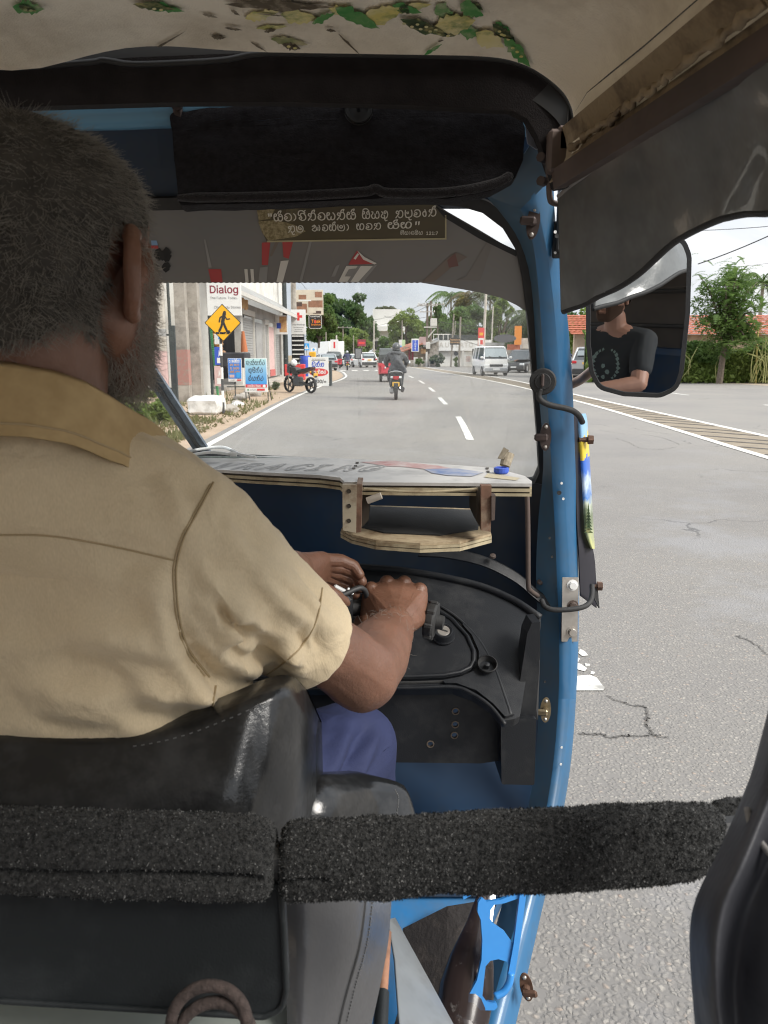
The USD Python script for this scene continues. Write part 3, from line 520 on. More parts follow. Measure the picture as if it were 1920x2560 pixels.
poster('pharmacy_sign', c, w, h, 'sign_white', 'white hanging board with a red cross on the grey concrete pole', 'sign', [(flat(affinity.scale(cr, 1.35, 1.35, origin=(0, 0)), None, (0, h * .22, 0)), 'sign_red', 'red_cross'), (txt('Jolly Weddings', .075, 0, -h * .13, True), 'ink_grey', 'lettering'), (rect(-.3, -h * .23, .3, -h * .215), 'ink_grey', 'lettering'), (rect(-.22, -h * .31, .22, -h * .295), 'ink_grey', 'lettering'), (rect(-.25, -h * .39, .25, -h * .375), 'ink_grey', 'lettering')], .1)
c = PY(745, 873, 48.6); rk = T('display_rack', 'tall black rack with pale shelves below the red cross board', 'rack', (c[0], 48.6, 0)); rk.part('back_panel', box((c[0], 48.7, 1.65), (S(32, 48.6), .08, 3.0)), 'ink_black')
for k in range(11): rk.part('shelf', box((c[0], 48.6, .35 + k * .27), (S(28, 48.6), .16, .07)), 'sign_white')
y = 52.0; c = PY(774, 756, y); w, h = S(67, y), S(60, y)
M('print_brown', (.30, .15, .09), .5, var=.3, vs=3); M('print_cream', (.62, .55, .44), .5, var=.12, vs=2); M('print_dark', (.08, .05, .04), .5)
poster('billboard', c, w, h, 'print_cream', 'square billboard with a brown and cream picture of a furnished room', 'billboard', [(rect(-w * .05, -h * .2, w * .48, h * .08), 'print_brown', 'print'), (rect(-w * .48, -h * .42, -w * .1, -h * .05), 'print_brown', 'print'), (rect(-w * .4, h * .12, -w * .12, h * .3), 'print_brown', 'print'), (rect(.2 * w, h * .2, w * .46, h * .42), 'print_brown', 'print'), (rect(-w * .48, -h * .16, -w * .28, .02), 'print_dark', 'print'), (rect(w * .12, -h * .45, w * .42, -h * .34), 'print_dark', 'print'), (rect(-w * .42, h * .05, w * .06, h * .1), 'sign_white', 'print'), (rect(-.1, -h * .42, .4, -.2 * h), 'print_cream', 'print')], .12)
y = 54.0; c = PY(788, 804, y); w, h = S(34, y), S(36, y)
rr = lambda a, b, r: flat(Polygon([(-a, -b), (a, -b), (a, b), (-a, b)]).buffer(-r).buffer(r, quad_segs=4))
M('ink_orange', (.75, .25, .02), .5)
t, R = poster('shop_sign', c, w * .98, h * .98, 'ink_black', 'black rounded hanging sign with an orange word below the billboard', 'sign', [(rr(w * .47, h * .47, .14), 'pole_white', 'print'), (rr(w * .44, h * .44, .12), 'ink_black', 'print'), (txt('FURNITURE', .08, 0, h * .3, True), 'sign_white', 'lettering'), (txt('BY', .05, 0, h * .17, True), 'sign_white', 'lettering'), (txt('Teak', .2, .05, -h * .08, True), 'ink_orange', 'lettering'), (txt('Emporium', .1, .05, -h * .25, True), 'ink_orange', 'lettering'), (rr(.05, .12, .04), 'sign_red', 'print')], .1)
y = 36.0; c = PY(796, 929, y); w, h = S(51, y), S(72, y)
el = affinity.scale(Point(0, 0).buffer(1, quad_segs=12), w * .47, h * .135)
t, R = poster('price_board', c, w, h, 'sign_white', 'white pavement board with blue Sinhala word, red oval and price 800/=', 'sign', [
    (rect(-w * .32, h * .38, w * .36, h * .40), 'ink_black', 'print'), (rect(-w * .3, h * .425, w * .34, h * .435), 'ink_grey', 'print'), (sin_('හින්න', .17, 0, h * .17, .2, w * .72), 'sign_blue', 'lettering'), (flat(el, None, (.01, -.03, 0)), 'sign_red', 'print'), (sin_('අඩු මිලට', .13, 0, -.09, .2, w * .76), 'sign_white', 'lettering'), (txt('PRICE', .045, -.08, -h * .25), 'ink_grey', 'lettering'), (txt('800/=', .145, .06, -h * .39, True), 'ink_black', 'lettering')], .05)
t.part('stand', cat_([box(c + (w / 2 + .06, .45, -.1), (.09, .8, h * .9))]), 'dark_steel')
# roadside clutter by the parked motorcycle
y = 38; c = PY(737, 925, y); one('drinks_crate', cat_([rbox(c + (-.25, 0, 0), (.42, .5, .55), .03), rbox(c + (.25, .2, -.1), (.45, .5, .75), .03)]), 'sign_red', 'bright red crates stacked behind the parked motorcycle', 'crates')
c = PY(763, 915, 39); one('water_barrel', lathe([(0, -.5), (.24, -.5), (.27, -.3), (.25, 0), (.27, .3), (.24, .5), (0, .5)], 14, None, c), 'sign_blue', 'blue plastic barrel behind the white price board', 'barrel')
c = PY(781, 888, 42); one('yellow_crate', rbox(c, (.35, .4, .35), .03), M('crate_yellow', (.70, .38, .03), .5), 'orange yellow crate stacked above the blue barrel', 'crate'); c = PY(770, 896, 42); one('yellow_crate', rbox(c, (.45, .4, .3), .03), 'banner_yellow', 'mustard crate stacked beside the blue barrel', 'crate')
def plate_sign(u, v, y, w, h, m, label, shapes, pole=True):
    c = PY(u, v, y); t, R = poster('road_sign', c, w, h, m, label, 'road sign', shapes, .03)
    if pole: t.part('pole', cyl((c[0], y + .06, 0), (c[0], y + .06, c[2] + h / 2), .03, n=6), 'concrete')
plate_sign(766, 867, 60, .42, .52, 'sky_print', 'blue square pedestrian sign beyond the display rack', [(flat(Polygon([(-.17, -.17), (.17, -.17), (0, .18)])), 'sign_white', 'print'), (flat(stroke([(0, .1), (-.02, -.1)], .04)), 'ink_black', 'print')])
plate_sign(784, 874, 66, .42, .3, 'sign_white', 'small white cloud shaped sign beyond the blue pedestrian sign', [(flat(Point(0, 0).buffer(.1)), 'sky_print', 'print')])
plate_sign(836, 866, 90, .9, 1.5, 'sign_white', 'narrow white hoarding with red mark beyond the lorry', [(rect(-.1, -.2, .1, .5), 'sign_red', 'print')])
plate_sign(844, 876, 92, .95, .6, 'pink_paint', 'reddish board on a post beyond the small three wheeler', [(flat(Point(0, 0).buffer(.2)), 'sign_red', 'print')])
plate_sign(896, 884, 88, .85, 1.2, 'shop_dark', 'dark framed notice board on posts beside the bend', [(rect(-.3, -.5, .3, .5), 'ink_grey', 'print')])
plate_sign(904, 857, 90, .95, .75, 'ink_maroon', 'dark red advertising board above the dark notice board', [(rect(-.35, -.15, .35, .1), 'sign_red', 'print')])
# ================================================================== TREES
def leafmat(name, c, c2, trans=.35):
    MATS[name] = usdkit.material(stage, '/World/Looks/' + name, {'g': ('geometry', {}), 'n': ('noise_texture', {'scale': .55, 'detail': 3}), 'r': ('rgb_ramp', {'ramp': [(.32, c), (.68, c2)]}), 'rr': ('map_range', {'from_min': 0, 'from_max': 1, 'to_min': .6, 'to_max': 1.35}), 'h': ('hsv', {}),
        'p': ('principled_bsdf', {'roughness': .5, 'specular_ior_level': .4}), 't': ('translucent_bsdf', {}), 'm': ('mix_closure', {'fac': trans})},
        [('g.position', 'n.vector'), ('n.fac', 'r.fac'), ('g.random_per_island', 'rr.value'), ('rr.result', 'h.value'), ('r.color', 'h.color'), ('h.color', 'p.base_color'), ('h.color', 't.color'), ('p.BSDF', 'm.closure1'), ('t.BSDF', 'm.closure2')], surface='m.closure')
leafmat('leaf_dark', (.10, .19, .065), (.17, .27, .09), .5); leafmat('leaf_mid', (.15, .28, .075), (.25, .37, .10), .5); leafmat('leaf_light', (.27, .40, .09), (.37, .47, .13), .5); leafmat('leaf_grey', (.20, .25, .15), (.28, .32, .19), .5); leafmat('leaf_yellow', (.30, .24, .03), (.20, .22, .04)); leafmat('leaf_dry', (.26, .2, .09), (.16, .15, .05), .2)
M('bark', (.14, .11, .085), .95, var=.35, vs=9, bump=.01, bs=20); M('bark_grey', (.27, .24, .2), .95, var=.3, vs=9)
def leaves(P, N, size, rng, asp=.5, droop=.2):
    """One folded leaf (two triangles) at each point."""
    n = len(P); d = rng.normal(size=(n, 3)); d = d * .7 + N; d[:, 2] -= droop; d /= np.linalg.norm(d, axis=1, keepdims=True)
    s = np.cross(d, rng.normal(size=(n, 3))); s /= np.linalg.norm(s, axis=1, keepdims=True); L = size * rng.uniform(.6, 1.35, (n, 1)); w = L * asp
    V = np.stack([P - d * L * .5, P + s * w * .5, P + d * L * .5, P - s * w * .5], 1).reshape(-1, 3); i = np.arange(n)[:, None] * 4
    return V, np.vstack([i + [0, 1, 2], i + [0, 2, 3]]).reshape(2, n, 3).transpose(1, 0, 2).reshape(-1, 3)
def crown(c, r, n, size, seed, clumps=40, asp=.55, fill=.5, spread=.30):
    rng = np.random.default_rng(seed); c, r = np.asarray(c, float), np.asarray(r, float)
    u = rng.normal(size=(clumps, 3)); u /= np.linalg.norm(u, axis=1, keepdims=True); rad = rng.uniform(fill, 1.0, (clumps, 1)); rad *= .78 + .44 * meshkit.noise(u * 1.9 + seed * 3.1)[:, None]
    cc = u * rad; k = rng.integers(0, clumps, n); v = rng.normal(size=(n, 3)); v /= np.linalg.norm(v, axis=1, keepdims=True)
    sz = rng.uniform(.6, 1.25, clumps)[k][:, None] * spread
    q = cc[k] + v * sz * rng.uniform(.35, 1.0, (n, 1)) ** .5 * A(1, 1, .75)
    return leaves(c + q * r, v * .8 + A(0, 0, .25), size, rng, asp), c + cc * r
def tree(name, label, cat, base, c, r, n, size, leaf, seed, trunk=.18, clumps=40, group=None, bark='bark', limbs=9, spread=.3, fill=.5):
    t = T(name, label, cat, base, group); f, cc = crown(c, r, n, size, seed, clumps, fill=fill, spread=spread); rng = np.random.default_rng(seed + 99)
    fork = np.asarray(base) * .45 + np.asarray(c) * .55; fork[2] = max(base[2] + .5, c[2] - r[2] * .75)
    m = [tube(spline([base, np.asarray(base) * .6 + fork * .4 + rng.normal(0, .08, 3) * A(1, 1, 0), fork], 6), np.linspace(trunk, trunk * .7, 6), 8)]
    for e in cc[rng.permutation(len(cc))[:limbs]]: m.append(tube(spline([fork, fork * .5 + e * .5 + A(0, 0, .1 * r[2]), e], 5), np.linspace(trunk * .55, trunk * .12, 5), 5))
    t.part('trunk', cat_(m), bark); t.part('crown', f, leaf); return t
def palm(label, base, h, L, seed, lean=(0, 0), nf=17, leaf='leaf_mid', droop=1.0):
    rng = np.random.default_rng(seed); base = np.asarray(base, float); top = base + A(lean[0], lean[1], h); t = T('coconut_palm', label, 'palm tree', base)
    t.part('trunk', tube(spline([base, base * .5 + top * .5 - A(lean[0], lean[1], 0) * .2, top], 8), np.linspace(.2, .12, 8), 8), 'bark_grey'); V, Fs, n = [], [], 0
    for k in range(nf):
        a = k * 2.4 + rng.uniform(-.3, .3); e = rng.uniform(-.25, 1.15); d = A(math.cos(a), math.sin(a), 0); s = np.linspace(0, 1, 12)
        pts = top + np.outer(s * L * math.cos(e * .6), d) + np.outer(L * (s * math.sin(e) - droop * s ** 2 * .75), [0, 0, 1.0]); side = np.cross(d, [0, 0, 1.0])
        v, f = tube(pts, np.linspace(.05, .015, 12), 4); V.append(v); Fs.append(f + n); n += len(v)
        for i in range(1, 12):
            for q in np.linspace(0, .8, 3):
                p = pts[i] if i == 11 else pts[i] * (1 - q) + pts[min(11, i + 1)] * q; l = L * .26 * math.sin(PI * (.12 + .8 * (i + q) / 12.0))
                for sg in (-1, 1):
                    tip = p + side * sg * l * .75 + d * l * .35 + A(0, 0, -l * rng.uniform(.35, .85)); V.append(np.array([p - d * .06, p + d * .06, tip])); Fs.append(np.array([[0, 1, 2]]) + n); n += 3
    t.part('fronds', (np.vstack(V), np.vstack(Fs)), leaf); return t
def tr(name, label, u, v, y, ru, rv, n, size, leaf, seed, **k):
    """A tree whose crown is seen centred on a sight line at distance y, ru and rv its half sizes."""
    c = PY(u, v, y); rx, rz = S(ru, y), S(rv, y); base = A(c[0] + (k.pop('dx', 0)), y, 0); return tree(name, label, 'tree', base, c, A(rx, k.pop('ry', rx), rz), n, size, leaf, seed, **k)
tr('broad_tree', 'largest dark green broad tree behind the bend, left of the white house', 862, 805, 150, 72, 62, 11000, .75, 'leaf_dark', 1, trunk=.5, clumps=60)
tr('broad_tree', 'mid green tree behind the red cross board and billboard', 798, 800, 128, 40, 62, 6000, .6, 'leaf_mid', 2, trunk=.35)
tr('round_tree', 'bright green bushy tree at the roadside bend in front of the dark tree', 893, 862, 108, 37, 44, 6500, .4, 'leaf_light', 3, trunk=.25)
tr('round_tree', 'small bright green roadside tree left of the moving motorbike far ahead', 856, 895, 118, 22, 26, 2500, .4, 'leaf_mid', 31, trunk=.2)
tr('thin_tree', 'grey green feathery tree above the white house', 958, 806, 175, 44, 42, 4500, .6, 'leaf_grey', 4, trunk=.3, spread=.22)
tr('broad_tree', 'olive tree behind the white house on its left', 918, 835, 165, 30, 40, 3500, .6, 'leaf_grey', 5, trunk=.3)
tr('round_tree', 'yellow green tree right of the white house, behind the three wheeler', 1012, 828, 112, 40, 52, 7000, .38, 'leaf_light', 6, trunk=.25)
tr('round_tree', 'low green tree beside the white house wall behind the blue board', 968, 862, 122, 24, 22, 2500, .35, 'leaf_mid', 61, trunk=.2)
tr('broad_tree', 'low green tree on the skyline left of the transformer poles', 1050, 845, 150, 26, 22, 2500, .5, 'leaf_mid', 7, trunk=.25)
tr('vine_tree', 'small creeper covered top beside the transformer poles', 1095, 778, 100, 9, 26, 1200, .35, 'leaf_mid', 71, trunk=.1)
tr('mango_tree', 'large rounded green tree behind the white lettered shop board', 1150, 832, 112, 68, 62, 14000, .42, 'leaf_mid', 8, trunk=.4, clumps=60)
tr('broad_tree', 'light green tree behind the van, right of the large rounded tree', 1250, 812, 108, 46, 70, 7500, .42, 'leaf_light', 9, trunk=.3, spread=.24)
tr('broad_tree', 'green tree filling the right edge of the windscreen above the parked cars', 1318, 830, 100, 48, 64, 7000, .42, 'leaf_mid', 10, trunk=.3)
tr('broad_tree', 'dark green tree behind the orange shop at the right of the windscreen', 1390, 840, 120, 60, 70, 7000, .5, 'leaf_dark', 101, trunk=.3)
tr('broad_tree', 'pale green tree seen between the blue pillar and the mirror', 1455, 830, 78, 40, 62, 7000, .3, 'leaf_light', 102, trunk=.3)
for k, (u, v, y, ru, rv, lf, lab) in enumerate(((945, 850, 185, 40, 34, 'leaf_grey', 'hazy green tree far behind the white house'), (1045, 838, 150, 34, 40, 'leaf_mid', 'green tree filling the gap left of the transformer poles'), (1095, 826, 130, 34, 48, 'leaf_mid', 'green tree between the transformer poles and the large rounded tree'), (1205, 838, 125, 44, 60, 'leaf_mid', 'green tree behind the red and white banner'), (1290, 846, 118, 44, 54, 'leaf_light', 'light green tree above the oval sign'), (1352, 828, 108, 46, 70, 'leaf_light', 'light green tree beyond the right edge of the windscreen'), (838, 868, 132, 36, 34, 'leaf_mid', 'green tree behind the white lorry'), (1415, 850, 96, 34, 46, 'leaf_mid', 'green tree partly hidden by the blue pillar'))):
    tr('broad_tree', lab, u, v, y, ru, rv, 4200, .46, lf, 300 + k, trunk=.25)
tr('yellow_tree', 'small yellow leafed treetop among the palms', 1158, 762, 116, 22, 22, 1500, .4, 'leaf_yellow', 11, trunk=.15)
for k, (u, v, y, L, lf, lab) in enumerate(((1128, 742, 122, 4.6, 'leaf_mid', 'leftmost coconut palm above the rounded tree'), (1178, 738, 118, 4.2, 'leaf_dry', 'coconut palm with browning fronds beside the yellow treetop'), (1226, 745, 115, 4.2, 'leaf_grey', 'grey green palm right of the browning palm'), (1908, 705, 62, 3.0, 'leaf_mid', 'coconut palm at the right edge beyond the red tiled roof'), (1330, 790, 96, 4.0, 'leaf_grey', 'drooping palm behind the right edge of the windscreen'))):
    c = PY(u, v, y); palm(lab, (c[0], y, 0), c[2], L, 40 + k, leaf=lf, droop=1.25)
# near feathery tree at the right
q = G(1815, 948); y = 39.0; c = PY(1815, 755, y); t = T('feathery_tree', 'tall feathery green tree rising from the hedge on the right', 'tree', (c[0], y, 0)); rng = np.random.default_rng(5)
st, lf = [], []; root = A(c[0], y, 0); fork = root + A(.1, 0, 2.0); st.append(tube([root, fork], [.17, .14], 8))
for k in range(30):
    u_, v_ = rng.uniform(1728, 1910), rng.uniform(655, 900); e = PY(u_, v_ + abs(u_ - 1818) * .15, y + rng.uniform(-1.6, 1.6)); p = spline([fork, fork * .45 + e * .55 + A(0, 0, .5), e], 9); st.append(tube(p, np.linspace(.07, .015, 9), 5))
    for j in range(30):
        b = p[rng.integers(3, 9)] + rng.normal(0, .28, 3); d = unit(A(rng.normal(), rng.normal(), rng.uniform(-.1, .9))); l = rng.uniform(.5, 1.0); s = np.linspace(0, 1, 9); pts = b + np.outer(s * l, d) - np.outer(s ** 2 * l * .45, [0, 0, 1.0]); side = unit(np.cross(d, [0, 0, 1.0]))
        for i in range(9):
            for sg in (-1, 1): w = .17 * math.sin(PI * (.15 + .75 * s[i])); lf.append(np.array([pts[i] - d * .035, pts[i] + d * .045, pts[i] + side * sg * w + d * .07 - A(0, 0, .03)]))
t.part('trunk', cat_(st), 'bark'); L_ = np.array(lf).reshape(-1, 3); fm_, _ = crown(PY(1818, 790, 39), A(1.55, 1.4, 2.3), 5200, .17, 77, 46, .35, .35, .26); t.part('crown', cat_([(L_, np.arange(len(L_)).reshape(-1, 3)), fm_]), 'leaf_mid')
# creeper hedge along the right of the road
rng = np.random.default_rng(6); P, N = [], []
def hedge_z(x): return 2.35 + .75 * (meshkit.noise(np.stack([x * .45, x * 0, x * 0], -1), 3) - .5) * 2 + .3 * (meshkit.noise(np.stack([x * 1.7, x * 0, x * 0], -1), 4) - .5)
n = 26000; x = rng.uniform(10.3, 27, n); hz = hedge_z(x); z = rng.uniform(0, 1, n) ** .8 * hz; dep = .9 * np.sqrt(np.maximum(0, 1 - (z / hz) ** 3)) * (.6 + .8 * meshkit.noise(np.stack([x * .9, z * .9, x * 0], -1), 8)); yb = 41.6 - (x - 9) * .13
P = np.stack([x, yb - dep + rng.normal(0, .12, n), z + .05], 1); N = np.stack([np.zeros(n), -np.ones(n) * .6, np.ones(n) * .3], 1)
hd = T('creeper_hedge', 'long creeper covered hedge along the far right side of the road', 'hedge', (16, 41, 0)); sel = meshkit.noise(np.stack([P[:, 0] * .5, P[:, 2] * .6, P[:, 0] * 0], -1), 12) > .36
hd.part('foliage', leaves(P[sel], N[sel], .23, rng, .6), 'leaf_light'); hd.part('foliage', leaves(P[~sel], N[~sel], .22, rng, .55), 'leaf_mid')
stx = [tube(spline([(a, 40.4 - (a - 9) * .13 + rng.normal(0, .1), .05), (a + rng.normal(0, .25), 40.2 - (a - 9) * .13, 1.0), (a + rng.normal(0, .6), 40.3 - (a - 9) * .13, rng.uniform(1.2, 2.4))], 6), .022, 4) for a in np.r_[rng.uniform(14, 26, 10), rng.uniform(18.2, 21.5, 34)]]; hd.part('dry_stems', cat_(stx), M('dry_stem', (.30, .30, .12), .9), kind='stuff')
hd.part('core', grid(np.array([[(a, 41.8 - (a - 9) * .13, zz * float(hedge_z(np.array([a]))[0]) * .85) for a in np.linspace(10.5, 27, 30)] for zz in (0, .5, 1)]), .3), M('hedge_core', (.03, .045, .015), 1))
# house with red tiles behind the hedge
h = T('tiled_house', 'low house with a red tiled roof and stained tan wall behind the hedge', 'house', (20, 49, 0)); h.part('wall', box((22, 48.4, 1.3), (21, .3, 2.6)), M('tan_wall', (.42, .33, .24), .95, var=.2, vs=.8, dirt=(.24, .19, .14), ds=.9, damt=.7))
M('roof_tile', (.36, .105, .055), .85, var=.25, vs=3.0); hh, ev = PY(1850, 787, 51)[2], PY(1850, 838, 48)[2]
for k in range(9):
    a, b2 = k / 9, (k + 1) / 9; y0, y1 = 47.7 + a * 4.2, 47.7 + b2 * 4.2 + .08; z0, z1 = ev + (hh - ev) * a, ev + (hh - ev) * b2; xs = np.linspace(11.2, 33, 150); wv = .035 * np.abs(np.sin((xs + k * .07) * PI / .3))
    h.part('tile_course', grid(np.array([[(x_, y0, z0 + .055 + w_) for x_, w_ in zip(xs, wv)], [(x_, y1, z1 + .01 + w_) for x_, w_ in zip(xs, wv)]]), .03), 'roof_tile')
q = G(1888, 962); y = 39.4; one('marker_post', tube([PY(1889, 968, y), PY(1893, 850, y), PY(1897, 812, y)], [.045, .045, .04], 8), M('post_yellow', (.52, .42, .14), .8, var=.2, vs=6), 'thin yellow post standing in the verge before the hedge', 'post')
# ================================================================== SHOPS ON THE FAR RIGHT
b = T('white_house', 'white two storey house with a flat roof slab beyond the bend', 'house', (PY(960, 880, 155)[0], 158, 0)); c = PY(968, 860, 155)
b.part('wall', box((c[0], 158, 5.0), (S(72, 155), 6, 10.0)), M('house_white', (.74, .73, .70), .9, var=.05)); zt = PY(960, 822, 155)[2]; b.part('roof', box((c[0], 157.6, zt), (S(90, 155), 7.6, .9)), 'house_white'); b.part('window', box((c[0] - 2.1, 154.95, 3.2), (1.0, .1, 1.6)), 'shop_dark'); b.part('window', box((c[0] + 1.0, 154.95, 6.8), (1.2, .1, 1.4)), 'shop_dark')
YB = 96.0
def bx(u0, u1, v0, v1, y=YB, d=.2): p, q = PY(u0, v1, y), PY(u1, v0, y); return box(((p[0] + q[0]) / 2, y, (p[2] + q[2]) / 2), (abs(q[0] - p[0]), d, abs(q[2] - p[2])))
s = T('timber_shop', 'low timber fronted shop with a rusty red roof left of the lettered board', 'building', (PY(1050, 900, YB)[0], YB + 3, 0)); M('timber', (.30, .25, .19), .9, var=.2, vs=1.5); M('rust_roof', (.40, .16, .10), .85, var=.25, vs=1.0)
s.part('wall', bx(1008, 1092, 868, 920, YB + 1.5, 3), 'timber'); s.part('wall', bx(1064, 1096, 852, 920, YB + .5, 1.6), 'concrete'); s.part('roof', grid(np.array([[PY(1000, 880, YB - 1), PY(1056, 858, YB - 1)], [PY(1000, 866, YB + 4), PY(1062, 846, YB + 4)]]), .12), 'rust_roof'); s.part('roof', grid(np.array([[PY(1058, 866, YB - 1.2), PY(1098, 850, YB - 1.2)], [PY(1058, 858, YB + 3), PY(1098, 842, YB + 3)]]), .12), 'canopy')
for k, u in enumerate((1021, 1029)): s.part('door', bx(u, u + 5, 868, 905, YB - .08, .12), 'ink_maroon')
s.part('window', bx(1062, 1074, 870, 884, YB - .4, .1), 'shop_dark'); s.part('fascia', bx(1048, 1068, 842, 862, YB - .5, .12), 'pink_paint'); s.part('panel', bx(1052, 1066, 872, 884, YB - .62, .1), 'banner_yellow')
c = PY(1038, 863, YB - 2); w, hgt = S(18, YB), S(31, YB)
poster('shop_sign', c, w, hgt, 'pole_white', 'upright blue shop sign with white letters one above another', 'sign', [(rect(-w * .4, -hgt * .46, w * .4, hgt * .4), 'sign_blue', 'print')] + [(txt(ch, .23, 0, hgt * (.2 - .2 * k), True), 'sign_white', 'lettering') for k, ch in enumerate('TOYT')], .12)
s = T('board_shop', 'white walled shop with a wide white board of raised letters', 'building', (PY(1140, 900, YB)[0], YB + 3, 0)); s.part('wall', bx(1090, 1225, 850, 922, YB + 1.5, 2.5), 'white_wall'); s.part('board', bx(1093, 1193, 850, 877, YB - .2, .15), 'sign_white'); s.part('roof', bx(1096, 1192, 838, 851, YB + 1.2, 3), 'dark_steel'); s.part('roof', bx(1205, 1255, 857, 864, YB + 1.0, 4), 'canopy')
for ch, u in zip('AURLATO', (1103, 1117, 1130, 1143, 1154, 1165, 1177)):
    p = PY(u, 868, YB - .3); m, w_ = latin(ch, .55, True); s.part('letter', xf(m, frame((0, -1, 0), (1, 0, 0)), p - (w_ / 2, 0, 0)), 'shutter_frame')
s.part('railing', cat_([cyl(PY(1083, 836, YB - .3), PY(1128, 836, YB - .3), .05, n=5)] + [cyl(PY(u, 836, YB - .3), PY(u, 850, YB - .3), .04, n=5) for u in (1084, 1096, 1108, 1120)]), 'pole_white')
# fences
f = T('white_paling', 'white paling fence and gate in front of the lettered shop', 'fence', (PY(1170, 915, 93)[0], 93, 0))
for k, u in enumerate(np.arange(1158, 1193, 2.6)): f.part('pale', bx(u, u + 1.3, 880, 915, 93, .06), 'sign_white')
f.part('rail', bx(1158, 1193, 888, 890, 93.08, .05), 'sign_white'); f.part('rail', bx(1158, 1193, 906, 908, 93.08, .05), 'sign_white'); f.part('gate_panel', bx(1165, 1176, 890, 905, 93.1, .04), M('gate_print', (.5, .33, .3), .7, var=.4, vs=4))
for k, (u, h0, w) in enumerate(((1034, 893, 10), (1052, 893, 5), (1064, 880, 5), (1072, 893, 4), (1154, 876, 6))): one('gate_pillar', bx(u, u + w, h0, 918, 92.5, .3), 'concrete_pale' if k % 2 else 'wall_grey', ['wide pale pillar at the left end of the roadside wall', 'narrow cream pillar right of the wide pale pillar', 'taller grey pillar below the transformer poles', 'slim cream pillar right of the taller grey pillar', 'grey gatepost left of the white palings'][k], 'pillar')
one('roadside_wall', bx(1022, 1100, 900, 917, 93.2, .25), 'concrete', 'low grey wall between the roadside pillars', 'wall')
def bush(label, u, v, y, ru, rv, n, size, leaf, seed): c = PY(u, v, y); f_, _ = crown(c, A(S(ru, y), S(ru, y) * .5, S(rv, y)), n, size, seed, 20); one('shrub', f_, leaf, label, 'shrub')
bush('straggly shrub against the low grey wall', 1092, 900, 92.0, 18, 16, 900, .25, 'leaf_grey', 1); bush('bright shrub at the foot of the slim sign posts', 1141, 905, 92, 6, 13, 500, .22, 'leaf_light', 2); bush('dark plants before the wide pale pillar', 1048, 905, 92, 10, 9, 400, .25, 'leaf_mid', 3); bush('low plants at the foot of the white house', 950, 884, 130, 24, 8, 700, .35, 'leaf_mid', 4)
# poles and signs on the right
utility('utility_pole', 1067, 915, 758, 95, .16, 'left of the twin transformer poles', 'bark', ((.3, 2.4), (1.0, 1.8))); utility('utility_pole', 1076, 912, 752, 96.5, .16, 'right of the twin transformer poles, slightly taller', 'bark', ((.4, 3.2),))
one('transformer', cat_([rbox(PY(1084, 806, 95), (.75, .6, .9), .05), box(PY(1076, 818, 95), (1.5, .5, .12)), tube([PY(1066, 848, 95), PY(1088, 822, 95)], .08, 5), rbox(PY(1070, 864, 94.6), (.5, .4, .8), .04)]), 'shutter_frame', 'grey transformer and switch box fixed between the twin poles', 'transformer')
for k, (u, v0, v1, y, r, le, lab) in enumerate(((1127, 915, 785, 92, .11, .25, 'leaning wooden post left of the black sign'), (1131, 900, 802, 98, .08, .3, 'thin pole crossing behind the black sign'), (1147, 917, 792, 92, .13, .1, 'wooden post right of the black sign'), (1207, 905, 700, 90, .17, .2, 'tall pole behind the red and white banner'), (1227, 905, 765, 97, .1, .1, 'white pole right of the red and white banner'), (1005, 900, 800, 105, .1, 0, 'slim grey pole behind the three wheeler'), (978, 890, 828, 118, .09, 0, 'white lamp pole left of the blue hoarding'), (962, 890, 842, 125, .08, 0, 'short thin pole beside the white house'), (935, 880, 802, 128, .14, 0, 'brown pole in front of the white house'), (858, 890, 815, 130, .13, 0, 'pole with a wide cross arm before the dark tree'), (842, 905, 838, 100, .12, 0, 'white concrete pole beyond the lorry'), (816, 900, 830, 110, .11, 0, 'thin dark pole left of the lorry'), (884, 900, 838, 105, .08, 0, 'slim pole beside the dark notice board'), (892, 900, 850, 112, .08, 0, 'shorter slim pole behind the notice board'))):
    utility('utility_pole', u, v0, v1, y, r, lab, 'concrete_pale' if 'white' in lab else 'bark_grey', ((.25, 3.0),) if 'cross arm' in lab else (), le)
def sg(u, v, w, hgt, y, m, label, shapes=()): c = PY(u, v, y); return poster('shop_sign', c, S(w, y), S(hgt, y), m, label, 'sign', list(shapes), .1)
sg(1137, 853, 24, 17, 91.5, 'ink_black', 'black sign with two lines of yellow words between wooden posts', [(txt('Panadura', .19, 0, .08, True), 'banner_yellow', 'lettering'), (txt('Samanala', .17, 0, -.2, True), 'banner_yellow', 'lettering')])
sg(1203, 843, 15, 46, 89.5, 'sign_red', 'tall red and white banner above the van', [(rect(-.3, -1.0, .3, -.1), 'sign_white', 'print'), (rect(-.2, .2, .2, .5), 'crate_yellow', 'print'), (rect(-.1, -.8, .2, -.3), 'sign_red', 'print')])
c = PY(1140, 884, 91.4); R = frame((0, -1, 0), (1, 0, 0)); one('round_sign', ext(Point(0, 0).buffer(S(5.5, 91)), .06, R, c), 'ink_black', 'small round black sign below the black and yellow sign', 'sign')
c = PY(1262, 846, 88); one('oval_sign', ext(affinity.scale(Point(0, 0).buffer(1), S(28, 88), S(10, 88)), .12, R, c), M('oval_dark', (.09, .09, .10), .5), 'large dark oval sign above the parked cars', 'sign')
one('orange_pylon', bx(1286, 1304, 815, 862, 89.5, .5), M('orange_paint', (.62, .22, .03), .6), 'orange sign pillar right of the dark oval sign', 'sign')
